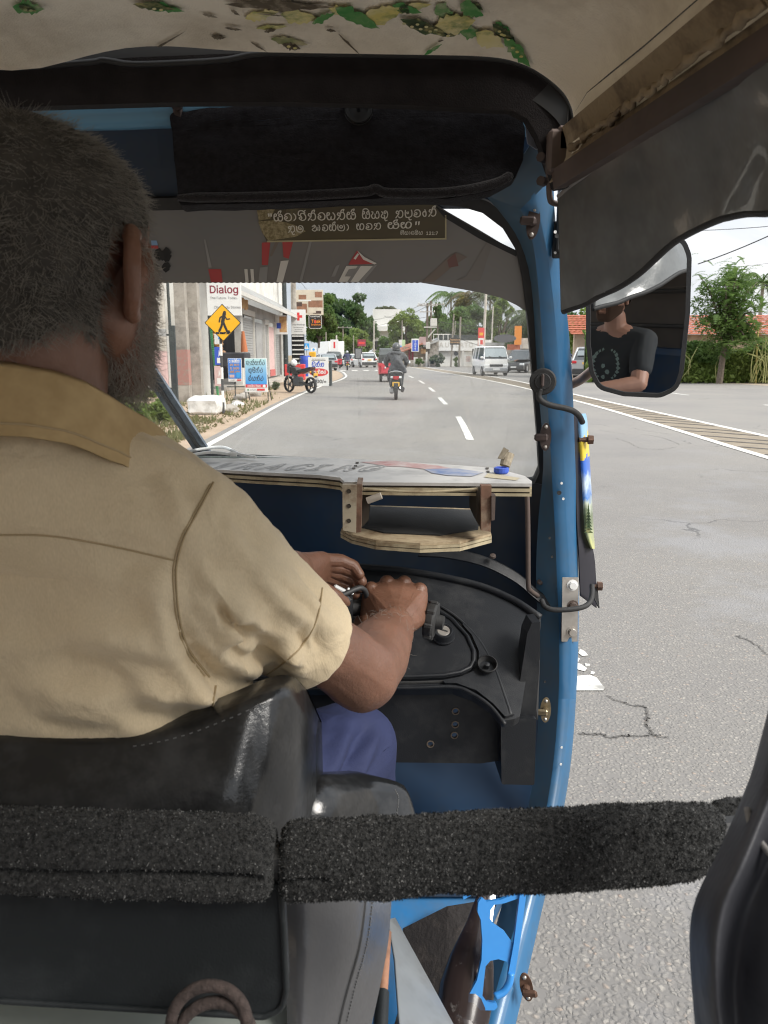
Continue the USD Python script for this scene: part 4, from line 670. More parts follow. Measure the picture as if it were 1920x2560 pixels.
s = T('orange_shop', 'shop with orange red front behind the parked cars', 'building', (PY(1300, 900, 91)[0], 93, 0)); s.part('front', bx(1268, 1300, 861, 875, 90, .3), M('front_red', (.50, .16, .09), .7, var=.3, vs=2)); s.part('wall', bx(1235, 1420, 872, 918, 92, 2), 'canopy'); s.part('roof', bx(1300, 1430, 846, 872, 91.5, 3), 'wall_grey')
sg(992, 877, 22, 16, 104, 'sky_print', 'blue hoarding behind the rickshaw ahead'); sg(1001, 868, 8, 36, 99, 'sign_white', 'white upright banner left of the pale green banner', [(rect(-.15, -.6, .15, .2), 'sky_print', 'print')]); sg(1009, 868, 8, 36, 99, M('pale_green', (.45, .62, .35), .6), 'pale green upright banner beside the white banner', [(rect(-.15, -.9, .15, -.2), 'sign_white', 'print')])
one('roadside_sign', bx(1180, 1192, 872, 897, 91, .1), 'ink_black', 'dark roadside sign with a yellow stripe beside the van', 'sign')
# overhead wires
def wire(name, a, b, sag, label, r=.012, n=14): s_ = np.linspace(0, 1, n)[:, None]; p = a * (1 - s_) + b * s_ - A(0, 0, 1) * 4 * sag * s_ * (1 - s_); one('overhead_wire', tube(p, r, 4), 'ink_black', label, 'wire')
wire('w', PY(1745, 660, 36), PY(2100, 500, 30), .15, 'thicker black wire slanting up to the right over the feathery tree', .024); wire('w', PY(1700, 577, 34), PY(2100, 545, 30), .1, 'thin wire high in the sky above the feathery tree', .012); wire('w', PY(1790, 714, 44), PY(2000, 711, 42), .03, 'level black wire across the palm at the right edge', .03); wire('w', PY(1850, 667, 50), PY(2050, 640, 50), .02, 'faint wire above the palm', .01)
for k, (u0, v0, y0, u1, v1, y1) in enumerate(((1075, 752, 96, 930, 800, 150), (1068, 765, 95, 935, 815, 140), (1078, 790, 96, 960, 790, 120), (1085, 812, 95, 1230, 870, 88), (1076, 800, 96, 1320, 815, 90), (1130, 800, 92, 1230, 830, 90), (738, 650, 49, 560, 560, 20), (716, 700, 46, 600, 600, 24), (716, 660, 46, 858, 818, 128), (738, 700, 49, 640, 640, 26))):
    wire('w', PY(u0, v0, y0), PY(u1, v1, y1), .4, ['wire from the transformer poles running left', 'second wire below it running left', 'level wire leaving the transformer poles', 'cable dropping from the transformer to the van side', 'long cable running right behind the black sign', 'short cable right of the black sign', 'wire from the red cross pole overhead', 'wire from the tar streaked pole overhead', 'wire running down the street from the tar streaked pole', 'lower wire from the red cross pole'][k], .025 if y0 > 60 else .015)
# grass and weeds on the left verge
rng = np.random.default_rng(12); P = []
for (u0, u1, v0, v1, n) in ((430, 700, 985, 1060, 2200), (340, 560, 1040, 1110, 1500), (660, 700, 955, 975, 300), (300, 460, 1030, 1110, 700)):
    for _ in range(n):
        q = G(rng.uniform(u0, u1), rng.uniform(v0, v1))
        if q[0] < -3.35 and meshkit.noise(q * .9, 3) > .5: P.append(q)
P = np.array(P); d = rng.normal(0, .35, (len(P), 3)) + A(0, 0, 1); l = rng.uniform(.05, .14, (len(P), 1)); sd = rng.normal(size=(len(P), 3)) * A(.012, .012, 0); V = np.stack([P - sd, P + sd, P + d * l], 1).reshape(-1, 3)
one('verge_grass', (V, np.arange(len(V)).reshape(-1, 3)), leafmat('grass_blade', (.22, .24, .09), (.30, .28, .12)) or 'grass_blade', 'short dusty grass growing on the left verge', 'grass', kind='stuff')
for k, (u, v, y, ru, rv, n, lab) in enumerate(((345, 1000, 17.0, 45, 50, 1500, 'leafy green weed clump left of the metal strut'), (400, 1025, 16.2, 30, 32, 900, 'lower green weed clump beside the metal strut'), (300, 1030, 15.5, 30, 40, 700, 'green weed clump behind the driver'), (690, 965, 27, 9, 9, 250, 'small weed beside the parked motorcycle wheel'))):
    c = PY(u, v, y); f_, _ = crown(c, A(S(ru, y), S(ru, y) * .8, S(rv, y)), n, .11, 200 + k, 30, .7); one('weed_clump', f_, 'leaf_light' if k < 3 else 'leaf_grey', lab, 'weed')
rng = np.random.default_rng(8); P = []
for _ in range(1600):
    q = G(rng.uniform(330, 640), rng.uniform(1010, 1120))
    if q[0] < -3.3: P.append(q)
P = np.array(P); one('leaf_litter', leaves(P + A(0, 0, .015), np.zeros((len(P), 3)) + A(.3, 0, .1), .07, rng, .6, 0), 'leaf_dry', 'dry fallen leaves on the left verge', 'leaf litter', kind='stuff')
# ================================================================== VEHICLES AND RIDERS
M('car_white', (.74, .74, .72), .25, coat=.6); M('car_silver', (.42, .43, .44), .3, metal=.5, coat=.5); M('car_dark', (.06, .065, .07), .3, coat=.6); M('car_blue', (.03, .08, .3), .3, coat=.5); M('car_grey', (.3, .31, .32), .35, coat=.4)
M('glass_dark', (.035, .045, .05), .06, spec=.9); M('glass_pale', (.22, .26, .27), .08, spec=.9); M('tyre', (.028, .028, .028), .85); M('rim', (.42, .42, .42), .35, metal=.8); M('lamp_red', (.50, .03, .04), .25, coat=.6); M('lamp_clear', (.70, .72, .72), .15, coat=.6); M('plastic_black', (.035, .036, .037), .55); M('plate_yellow', (.72, .42, .06), .5); M('tuk_red', (.55, .05, .07), .35, coat=.4); M('tuk_canvas', (.075, .085, .085), .6, var=.15, vs=3); M('chrome', (.6, .6, .6), .2, metal=1.0)
M('jacket', (.085, .088, .093), .75, var=.25, vs=5); M('trouser_dark', (.05, .055, .06), .85, var=.2, vs=6); M('helmet', (.06, .062, .066), .25, coat=.4); M('skin_brown', (.20, .105, .065), .55); M('cloth_navy', (.045, .05, .10), .85)
def hull(p): return m3.Manifold.hull_points(np.asarray(p, float))
def prof(pts, w, taper=None):
    """Hull of a side outline (y forward, z) at half widths per point."""
    P = []
    for k, (y, z) in enumerate(pts):
        ww = w[k] if hasattr(w, '__len__') else w; P += [(-ww, y, z), (ww, y, z)]
    return hull(P)
def wheel(t, y, x, r, w, name='wheel', R=None):
    p = t.part(name, xf(lathe([(r * .62, -w / 2), (r * .93, -w / 2), (r, -w * .3), (r, w * .3), (r * .93, w / 2), (r * .62, w / 2)], 20), ry_(PI / 2), (x, y, r)), 'tyre', smooth=40, local=True)
    t.part('rim', xf(lathe([(0, -w * .42), (r * .2, -w * .44), (r * .25, -w * .3), (r * .62, -w * .4), (r * .64, 0), (r * .62, w * .4), (r * .25, w * .3), (r * .2, w * .44), (0, w * .42)], 20), ry_(PI / 2), (x, y, r)), 'rim', under=p, local=True)
def car(name, label, cat, loc, rz, paint, L, W, H, belt, hood=None, bump='plastic_black', van=False, rear='lamp_red'):
    """Parts are in the car's own frame: y forward, origin on the ground at its middle."""
    t = T(name, label, cat, loc, rz=rz); h, l, w = H, L / 2, W / 2; gz = .22
    lp = lambda n, m, mm, **k: t.part(n, m, mm, local=True, **k)
    lp('body', cat_([prof([(-l, .5), (-l + .05, .32), (l - .08, .32), (l, .5), (l - .05, belt * .72 if not van else belt), (-l + .02, belt), (-l + .12, gz), (l - .2, gz)], [w * .93, w * .94, w * .9, w * .88, w * .86, w * .97, w * .9, w * .86])]), paint, smooth=35)
    f0, f1 = ((l - .75, l - 1.75) if not van else (l - .12, l - .75)); r0, r1 = -l + .05, -l + (.5 if not van else .18)
    cab = prof([(f0, belt - .05), (f1, h - .06), (r1, h - .06), (r0, belt - .05)], [w * .92, w * .76, w * .76, w * .92]); lp('cabin', cab, 'glass_dark', smooth=30)
    lp('roof', prof([(f1 + .06, h - .09), (f1 - .1, h), (r1 + .1, h), (r1 - .05, h - .09)], [w * .79, w * .7, w * .7, w * .79]), paint, smooth=35)
    def edge(a, b, r=.035): return cyl(a, b, r, n=6)
    for s in (-1, 1):
        lp('pillar', cat_([edge((s * w * .93, f0, belt - .03), (s * w * .775, f1, h - .06), .04), edge((s * w * .93, r0 + .02, belt - .03), (s * w * .775, r1, h - .06), .055), edge((s * w * .925, (f1 + r1) / 2, belt - .03), (s * w * .775, (f1 + r1) / 2, h - .06), .035)] + ([edge((s * w * .925, (f1 * .2 + r1 * .8), belt - .03), (s * w * .775, (f1 * .2 + r1 * .8), h - .06), .05)] if van or h > 1.55 else [])), paint)
        lp('mirror', rbox((s * (w + .1), f0 - (.25 if not van else -.02), belt + .1), (.2, .1, .14), .03), paint)
        lp('tail_light', rbox((s * w * .8, -l + .03, belt - .12), (.26, .12, .15), .02), rear); lp('headlight', rbox((s * w * .72, l - .06, belt * .62), (.36, .12, .17), .03), 'lamp_clear')
        for y in (l - .75, -l + .72): wheel(t, y, s * (w - .1), .32 if H < 1.8 or van else .36, .2)
    lp('rear_bumper', rbox((0, -l - .0, .46), (W * .92, .14, .3), .04), bump); lp('front_bumper', rbox((0, l - .02, .42), (W * .9, .14, .26), .04), bump if not van else 'car_grey')
    lp('number_plate', box((0, -l - .08, belt - .18), (.42, .02, .12)), 'plate_yellow'); lp('front_plate', box((0, l + .055, .45), (.46, .02, .11)), 'sign_white')
    if van:
        lp('windscreen', xf(rbox((0, 0, 0), (W * .84, .02, .72), .01), rx_(math.atan2(.63, h - belt)), (0, (f0 + f1) / 2 + .03, (h + belt) / 2 - .02)), 'glass_pale'); lp('grille', rbox((0, l - .02, belt * .62), (W * .5, .1, .16), .02), 'plastic_black'); lp('lower_body', box((0, -.1, .5), (W * .955, L * .9, .3)), 'car_silver')
        for s in (-1, 1): lp('wiper', cyl((s * .35 - .25, f0 + .04, belt + .02), (s * .35 + .15, f0 - .08, belt + .2), .015, n=5), 'plastic_black')
    else: lp('rear_window', xf(rbox((0, 0, 0), (W * .68, .02, .34), .01), rx_(-math.atan2(r1 - r0, h - belt)), (0, (r0 + r1) / 2 - .03, (h + belt) / 2 + .02)), 'glass_pale')
    return t
def at(u, v): q = G(u, v); return (q[0], q[1], 0)
q = PY(908, 905, 88); car('white_suv', 'white sport utility car seen from behind, left of the red three wheeler', 'car', (q[0], 90, 0), .32, 'car_white', 4.4, 1.85, 1.68, 1.02)
q = PY(876, 905, 97); car('white_car', 'white car half hidden by the white sport utility car', 'car', (q[0], 99, 0), .4, 'car_white', 4.1, 1.7, 1.5, .92)
q = PY(1236, 930, 53); car('white_van', 'white passenger van driving towards the camera on the far carriageway', 'van', (q[0], 55.5, 0), PI + .06, 'car_white', 4.7, 1.75, 1.98, 1.12, van=True)
q = PY(1318, 915, 62); car('dark_jeep', 'dark parked off road car at the right edge of the windscreen', 'car', (q[0], 64, 0), PI - .5, 'car_dark', 4.4, 1.8, 1.8, 1.08); q = PY(1290, 910, 68); car('grey_car', 'dark grey car parked behind the van', 'car', (q[0] + 1.0, 70, 0), PI - .6, 'car_grey', 4.2, 1.7, 1.55, .95)
q = PY(1474, 915, 46); car('silver_jeep', 'silver off road car half hidden behind the mirror', 'car', (q[0] + .9, 47.6, 0), -.55, 'car_silver', 4.5, 1.8, 1.85, 1.1); q = PY(1446, 910, 50); car('blue_car', 'dark blue car beside the silver off road car', 'car', (q[0] - .5, 53, 0), -.5, 'car_blue', 4.0, 1.65, 1.5, .92)
q = PY(806, 905, 70); car('silver_car', 'silver car behind the white price board', 'car', (q[0], 73, 0), .25, 'car_silver', 4.0, 1.65, 1.5, .92)
q = PY(822, 880, 92); t = T('white_lorry', 'white box lorry beyond the small three wheeler on the left', 'lorry', (q[0], 94, 0), rz=.3); t.part('box', rbox((0, -1, 1.9), (1.9, 4.2, 2.0), .05), 'car_white', local=True); t.part('cab', prof([(1.1, .5), (2.6, .5), (2.7, 1.3), (2.3, 2.2), (1.1, 2.2)], .9), 'car_white', local=True); t.part('chassis', box((0, -.5, .7), (1.5, 5, .25)), 'plastic_black', local=True)
for y in (2, -2): 
    for s in (-1, 1): wheel(t, y, s * .8, .38, .25)
# three wheelers
def rickshaw(label, loc, rz, red='tuk_red'):
    t = T('three_wheeler', label, 'three wheeler', loc, rz=rz); lp = lambda n, m, mm, **k: t.part(n, m, mm, local=True, **k)
    lp('canopy', prof([(-1.2, .95), (-1.3, 1.4), (-1.05, 1.68), (.2, 1.74), (.85, 1.6), (.95, 1.3), (.9, .95)], [.63, .6, .52, .52, .5, .52, .55]), 'tuk_canvas', smooth=40)
    lp('rear_window', rbox((.12, -1.3, 1.36), (.4, .02, .12), .005), 'glass_pale'); lp('canopy_hem', cat_([tube(spline([(-.62, -1.24, 1.0), (-.6, -1.3, 1.36), (-.5, -1.08, 1.66)], 8), .012, 5), tube([(-.62, -1.27, 1.22), (.62, -1.27, 1.22)], .012, 5)]), 'plastic_black')
    lp('tail_body', prof([(-1.28, .98), (-1.24, .42), (.3, .36), (.3, .98)], [.64, .6, .6, .64]), red, smooth=30); lp('rear_panel', rbox((-.1, -1.3, .68), (.78, .03, .42), .01), red)
    for k in range(4): lp('louvre', box((.36, -1.325, .58 + .085 * k), (.24, .02, .03)), 'plastic_black')
    lp('logo', ball((-.28, -1.33, .74), .05, 1), 'lamp_clear')
    for s in (-1, 1): lp('tail_light', rbox((s * .56, -1.29, .86), (.1, .06, .14), .015), 'lamp_red'); wheel(t, -.9, s * .5, .21, .12)
    wheel(t, 1.15, 0, .21, .11); lp('front_cowl', prof([(.7, .4), (1.35, .45), (1.3, .9), (.9, 1.15), (.7, 1.1)], [.5, .25, .3, .5, .55]), red, smooth=30); lp('underside', box((0, -.4, .36), (1.1, 1.5, .1)), 'plastic_black'); lp('exhaust', cyl((-.3, -1.32, .33), (-.2, -.9, .33), .05), 'chrome'); lp('mudflap', box((-.5, -1.22, .25), (.16, .01, .2)), 'plastic_black')
    for s in (-1, 1): lp('mirror', rbox((s * .78, .75, 1.15), (.1, .03, .15), .01), 'plastic_black'); lp('mirror_arm', cyl((s * .5, .8, 1.0), (s * .76, .77, 1.1), .012, n=5), 'plastic_black')
    return t
q = PY(974, 940, 41); rickshaw('red three wheeler with a black canopy ahead, beside the scooter rider', (q[0], 42.3, 0), .04)
q = PY(830, 905, 82); rickshaw('small red three wheeler far ahead on the left', (q[0], 84, 0), .3)
# motorbikes
def spokewheel(t, y, r, w, x=0):
    p = t.part('wheel', xf(lathe([(r * .8, -w / 2), (r * .95, -w * .4), (r, 0), (r * .95, w * .4), (r * .8, w / 2), (r * .76, 0)], 28), ry_(PI / 2), (x, y, r)), 'tyre', smooth=40, local=True); m = []
    for k in range(5): a = k * 2 * PI / 5; m.append(box((x, y + math.cos(a) * r * .42, r + math.sin(a) * r * .42), (.03, .035, r * .8), rx_(a - PI / 2)))
    t.part('spokes', cat_(m + [xf(cyl((0, 0, -.06), (0, 0, .06), .05), ry_(PI / 2), (x, y, r))]), 'plastic_black', under=p, local=True)
def scooter(label, loc, rz, lean=0.0, tail='lamp_red'):
    t = T('scooter', label, 'scooter', loc, rz=rz); lp = lambda n, m, mm, **k: t.part(n, m, mm, local=True, **k)
    spokewheel(t, -.62, .235, .11); spokewheel(t, .62, .235, .1)
    lp('tail_body', prof([(-.86, .78), (-.8, .5), (-.35, .4), (.0, .42), (.0, .76), (-.5, .84)], [.1, .17, .2, .17, .15, .19]), 'plastic_black', smooth=40); lp('seat', prof([(-.75, .82), (-.7, .88), (-.2, .86), (.15, .8), (.1, .74), (-.7, .78)], [.12, .11, .13, .1, .12, .14]), 'tyre', smooth=40)
    lp('floorboard', prof([(-.1, .3), (.4, .3), (.4, .36), (-.1, .38)], .18), 'plastic_black'); lp('leg_shield', prof([(.38, .32), (.5, .3), (.62, .95), (.5, 1.0)], [.2, .16, .12, .18]), 'plastic_black', smooth=40)
    lp('tail_light', prof([(-.9, .72), (-.87, .64), (-.8, .66), (-.8, .76)], [.09, .06, .1, .11]), tail, smooth=40)
    for s in (-1, 1): lp('indicator', rbox((s * .125, -.84, .71), (.1, .05, .06), .015, rz_(s * .3)), 'lamp_clear'); lp('mirror', ball((s * .4, .32, 1.16), .062, 1, (1, .4, .8)), 'lamp_clear'); lp('mirror_stem', cyl((s * .26, .42, 1.0), (s * .38, .34, 1.14), .008, n=5), 'plastic_black'); lp('shock', cyl((s * .12, -.6, .3), (s * .12, -.45, .6), .03), 'chrome')
    lp('grab_rail', tube(spline([(-.2, -.45, .8), (-.19, -.8, .86), (0, -.92, .9), (.19, -.8, .86), (.2, -.45, .8)], 16), .016, 6), 'chrome'); lp('number_plate', box((0, -.9, .5), (.22, .012, .13)), 'plate_yellow'); lp('rear_fender', prof([(-.9, .6), (-.92, .38), (-.8, .42), (-.75, .62)], [.08, .06, .06, .08]), 'plastic_black')
    lp('exhaust', tube([(.2, .05, .25), (.2, -.3, .28), (.21, -.8, .36)], [.03, .06, .065], 8), 'plastic_black'); lp('engine', rbox((-.13, -.45, .3), (.16, .5, .2), .04), 'rim'); lp('handlebar', tube(spline([(-.34, .42, 1.0), (-.15, .5, 1.02), (.15, .5, 1.02), (.34, .42, 1.0)], 9), .018, 6), 'plastic_black')
    return t
def rider(label, loc, rz, s=1.0, helmet='helmet', jacket='jacket', hump=True):
    """Seated rider in the bike's frame: y forward."""
    t = T('person', label, 'person', loc, rz=rz); lp = lambda n, m, mm, **k: t.part(n, m, mm, local=True, **k)
    J = {'hipL': (-.1, -.3, .93, .12), 'hipR': (.1, -.3, .93, .12), 'waist': (0, -.27, 1.08, .14), 'chest': (0, -.2, 1.3, .16), 'shL': (-.19, -.17, 1.4, .075), 'shR': (.19, -.17, 1.4, .075), 'neck': (0, -.14, 1.5, .06), 'elL': (-.34, .02, 1.2, .055), 'elR': (.34, .02, 1.2, .055), 'haL': (-.3, .36, 1.04, .045), 'haR': (.3, .36, 1.04, .045), 'knL': (-.2, .14, .86, .075), 'knR': (.2, .14, .86, .075), 'anL': (-.17, .12, .46, .055), 'anR': (.17, .12, .46, .055), 'toL': (-.17, .28, .4, .045), 'toR': (.17, .28, .4, .045), 'head': (0, -.1, 1.62, .09)}
    body = hullchain(J, [('hipL', 'hipR', 'waist'), ('waist', 'chest'), ('chest', 'shL', 'shR'), ('shL', 'shR', 'neck'), ('neck', 'head'), ('shL', 'elL'), ('shR', 'elR'), ('elL', 'haL'), ('elR', 'haR'), ('hipL', 'knL'), ('hipR', 'knR'), ('knL', 'anL'), ('knR', 'anR'), ('anL', 'toL'), ('anR', 'toR')], 12)
    lp('body', soften(body, .05, 6), 'trouser_dark', smooth=True)
    Jj = {k: (v[0], v[1], v[2], v[3] + .03) for k, v in J.items()}; jb = [('hipL', 'hipR', 'waist'), ('waist', 'chest'), ('chest', 'shL', 'shR'), ('shL', 'elL'), ('shR', 'elR'), ('elL', 'haL2'), ('elR', 'haR2')]
    for q, w in (('haL', 'elL'), ('haR', 'elR')): Jj[q + '2'] = tuple(A(*J[w][:3]) * .25 + A(*J[q][:3]) * .75) + (.06,)
    if hump: Jj['tail'] = (.24, -.5, 1.0, .07); Jj['tail2'] = (.3, -.52, .86, .03); Jj['bk'] = (.05, -.42, 1.22, .1); jb += [('waist', 'bk', 'chest'), ('bk', 'tail', 'waist'), ('tail', 'tail2', 'waist')]; Jj['hoodL'] = (-.12, -.3, 1.47, .05); Jj['hoodR'] = (.1, -.32, 1.45, .06); jb += [('hoodL', 'hoodR')]
    j = soften(hullchain(Jj, jb, 12), .03, 5); v = np.array(j.vertices); v += j.vertex_normals * ((meshkit.fbm(v * 9, 3)[:, None] - .5) * .06); lp('jacket', (v, j.faces), jacket, smooth=True)
    hm = ball((0, -.1, 1.64), .14, 3, (.92, 1.08, 1.0)); lp('helmet', hm, helmet, smooth=True); lp('helmet_rim', xf(lathe([(.128, -.02), (.14, 0), (.128, .02)], 20), None, (0, -.1, 1.55)), 'plastic_black')
    return t
q = PY(991, 960, 24.9); loc = (q[0], 25.5, 0); scooter('dark scooter with yellow plate and red tail lamp on the lane ahead', loc, -.02); rider('person in a dark grey billowing jacket and helmet riding the nearest scooter', loc, -.02)
q = PY(868, 905, 74); loc = (q[0], 74, 0); scooter('small motorbike far ahead at the bend', loc, .08); rider('person in navy top and pale helmet on the far motorbike', loc, .08, helmet='car_silver', jacket='cloth_navy', hump=False)
# parked motorcycle
q = (G(727, 975) + G(778, 990)) / 2; dv = G(778, 990) - G(727, 975)
t = T('motorcycle', 'black and red motorcycle parked on the verge before the price board', 'motorcycle', (q[0], q[1], 0), rz=.80); lp = lambda n, m, mm, **k: t.part(n, m, mm, local=True, **k)
spokewheel(t, -.62, .30, .12); spokewheel(t, .64, .30, .1)
lp('tank', prof([(.0, .72), (.1, .92), (.4, .95), (.5, .8), (.2, .66)], [.1, .13, .14, .1, .1]), 'plastic_black', smooth=40); lp('seat', prof([(-.7, .9), (-.65, .96), (-.2, .86), (.05, .84), (.0, .76), (-.5, .8)], [.07, .08, .12, .1, .11, .1]), 'tyre', smooth=40); lp('tail', prof([(-.85, .96), (-.8, .84), (-.3, .7), (-.1, .72), (-.3, .84)], [.05, .07, .1, .1, .1]), M('bike_red', (.09, .035, .026), .4, coat=.3), smooth=40)
lp('engine', cat_([rbox((0, .1, .42), (.24, .42, .36), .05), cyl((0, .2, .5), (0, .3, .72), .09)]), 'car_dark'); lp('swing_arm', cat_([cyl((s * .1, -.62, .3), (s * .09, -.05, .4), .03) for s in (-1, 1)]), 'plastic_black'); lp('fork', cat_([cyl((s * .08, .64, .3), (s * .09, .42, 1.0), .026) for s in (-1, 1)]), 'chrome'); lp('front_fender', prof([(.45, .6), (.7, .64), (.86, .5), (.7, .56)], .055), 'car_dark')
lp('headlight', prof([(.55, .82), (.66, .9), (.6, 1.04), (.5, 1.0)], [.1, .08, .09, .12]), 'lamp_clear', smooth=40); lp('fairing', prof([(.4, .7), (.62, .74), (.62, 1.02), (.46, 1.08)], [.15, .11, .1, .12]), 'car_dark', smooth=40); lp('handlebar', tube(spline([(-.36, .34, 1.06), (-.15, .42, 1.04), (.15, .42, 1.04), (.36, .34, 1.06)], 9), .016, 6), 'plastic_black'); lp('exhaust', tube([(.14, .2, .3), (.14, -.3, .32), (.16, -.75, .46)], [.03, .05, .06], 8), 'car_dark'); lp('number_plate', box((0, -.9, .66), (.2, .015, .16), rx_(.3)), 'plate_yellow'); lp('rear_fender', prof([(-.75, .8), (-.93, .62), (-.9, .58), (-.68, .74)], .06), 'plastic_black')
for s in (-1, 1): lp('mirror', ball((s * .34, .38, 1.24), .06, 1, (1, .4, .7)), 'plastic_black'); lp('mirror_stem', cyl((s * .26, .4, 1.06), (s * .33, .38, 1.2), .008, n=5), 'plastic_black'); lp('indicator', ball((s * .16, -.8, .78), .035, 1), 'crate_yellow')
hc = A(q[0], q[1], 0) + rz_(t.rz) @ A(.1, .45, 1.1); one('hung_helmet', ball(hc + A(.0, -.05, .0), .14, 2, (.9, 1, .95)), 'car_white', 'white helmet hung on the parked motorcycle handlebar', 'helmet')
# ================================================================== THE THREE WHEELER THE PICTURE IS TAKEN FROM
K = T('auto_rickshaw', 'blue three wheeler taxi around the viewer, seen from its rear seat', 'three wheeler', (-.29, .6, 0))
M('blue_mid', (.026, .118, .245), .36, var=.18, vs=4, dirt=(.06, .09, .11), ds=5.5, damt=.55, coat=.2, rvar=.1)
M('blue_paint', (.020, .155, .37), .34, var=.18, vs=4, dirt=(.10, .13, .15), ds=5.5, damt=.55, coat=.25, rvar=.1)
M('blue_worn', (.042, .105, .17), .5, var=.2, vs=4, dirt=(.085, .10, .11), ds=4, damt=.6, rvar=.1)
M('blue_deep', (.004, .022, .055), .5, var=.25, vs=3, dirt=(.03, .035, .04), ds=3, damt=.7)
M('rubber', (.022, .022, .022), .7, var=.2, vs=20, bump=.0006, bs=300)
M('dash_plastic', (.0125, .0138, .0162), .42, spec=.3, dirt=(.05, .05, .05), ds=11, damt=.5, bump=.00035, bs=700, rvar=.08)
M('lid_plastic', (.011, .0122, .0145), .45, spec=.3, dirt=(.045, .045, .045), ds=14, damt=.4, bump=.0003, bs=700)
M('steel_brown', (.105, .075, .062), .6, var=.25, vs=9, dirt=(.055, .045, .04), ds=5, damt=.7, bump=.0006, bs=90)
M('stainless', (.52, .49, .45), .38, metal=.75, dirt=(.3, .25, .2), ds=18, damt=.6)
M('bolt_rust', (.13, .07, .045), .7, metal=.3, var=.4, vs=60); M('brass_old', (.30, .24, .15), .4, metal=.8, var=.3, vs=60)
M('latch_brown', (.075, .055, .05), .5, metal=.4, var=.3, vs=50)
def cloth_mat(name, c, c2, dirt, ds=3.2, damt=.6, w=0.0009):
    return M(name, c, .92, col2=c2, vs=5, dirt=dirt, ds=ds, damt=damt, bump=w, bs=420, sheen=.1)
cloth_mat('liner', (.86, .80, .67), (.80, .735, .60), (.30, .23, .14), 2.4, .6)
M('header_cloth', (.019, .0165, .017), .95, spec=.15, var=.25, vs=30, bump=.0012, bs=500, sheen=.06); M('visor_cloth', (.015, .0140, .0165), .95, spec=.15, var=.4, vs=140, bump=.0015, bs=420, sheen=.06)
M('flap_vinyl', (.15, .155, .152), .24, coat=.3, dirt=(.085, .085, .08), ds=4, damt=.7, bump=.0004, bs=120, rvar=.12)
M('leather', (.011, .0115, .012), .2, var=.2, vs=7, bump=.0003, bs=260, rvar=.1, dirt=(.08, .08, .08), ds=20, damt=.25)
M('leather_grey', (.075, .075, .078), .22, var=.15, vs=5, bump=.0003, bs=240, rvar=.1)
M('panel_vinyl', (.013, .016, .0175), .5, spec=.35, var=.2, vs=6, dirt=(.05, .055, .058), ds=7, damt=.4, bump=.0004, bs=500)
M('curtain_vinyl', (.035, .036, .042), .5, var=.25, vs=5, bump=.0006, bs=160)
def glassmat(name, tint, rough=.0, haze=0.0):
    n = {'f': ('fresnel', {'IOR': 1.45}), 't': ('transparent_bsdf', {'color': tint}), 'g': ('glossy_bsdf', {'roughness': rough, 'color': (1, 1, 1)}), 'm': ('mix_closure', {}), 'tc': ('texture_coordinate', {}), 'n': ('noise_texture', {'scale': 3.2, 'detail': 6, 'roughness': .65}), 'r': ('rgb_ramp', {'ramp': [(.45, (0, 0, 0)), (.75, (haze,) * 3)]}), 'd': ('diffuse_bsdf', {'color': (.5, .5, .48)}), 'mm': ('mix_closure', {})}
    MATS[name] = usdkit.material(stage, '/World/Looks/' + name, n, [('f.fac', 'm.fac'), ('t.BSDF', 'm.closure1'), ('g.BSDF', 'm.closure2'), ('tc.object', 'n.vector'), ('n.fac', 'r.fac'), ('r.color', 'mm.fac'), ('m.closure', 'mm.closure1'), ('d.BSDF', 'mm.closure2')], surface='mm.closure')
glassmat('windscreen_glass', (.985, .99, .985), 0.0, .22)
def C3(*p): return np.array([PY(u, v, y) for u, v, y in p])
def sm(p, n): return spline(np.asarray(p), n)
BACK = A(.137, -1.0, 0)      # the vehicle's own rearward direction: it stands a little turned to the left
# ---- roof lining: the arch seen at its front end, carried back over the seats
front_px = [(-2050, 520), (-1980, 330), (-1800, 222), (-1300, 190), (-700, 172), (0, 166), (347, 145), (648, 133), (1041, 137), (1220, 142), (1300, 158), (1354, 185), (1400, 222), (1423, 255), (1434, 300), (1428, 400)]
f3 = sm([PY(u, v, 1.0) for u, v in front_px], 90)
rows = [0, .04, .1, .18, .26, .34, .42, .5, .6, .75, .95, 1.2, 1.45]
Lg = np.array([f3 + BACK * r for r in rows]); wr = (meshkit.fbm(Lg * A(7, 5, 7), 3, 5) - .5) * .016; Lg[..., 2] += wr * np.minimum(1, np.array(rows) / .06)[:, None]; Lg[1:, :, 2] += .012
wave = np.exp(-((f3[:, 0] + .28) / .09) ** 2) * .012 - np.exp(-((f3[:, 0] + .42) / .05) ** 2) * .006; Lg[0, :, 2] += wave
liner = grid(Lg); LN = K.part('roof_lining', liner, 'liner', smooth=True)
rf = grid(Lg + A(0, 0, .05)); K.part('roof_skin', rf, 'leather_grey', smooth=True)
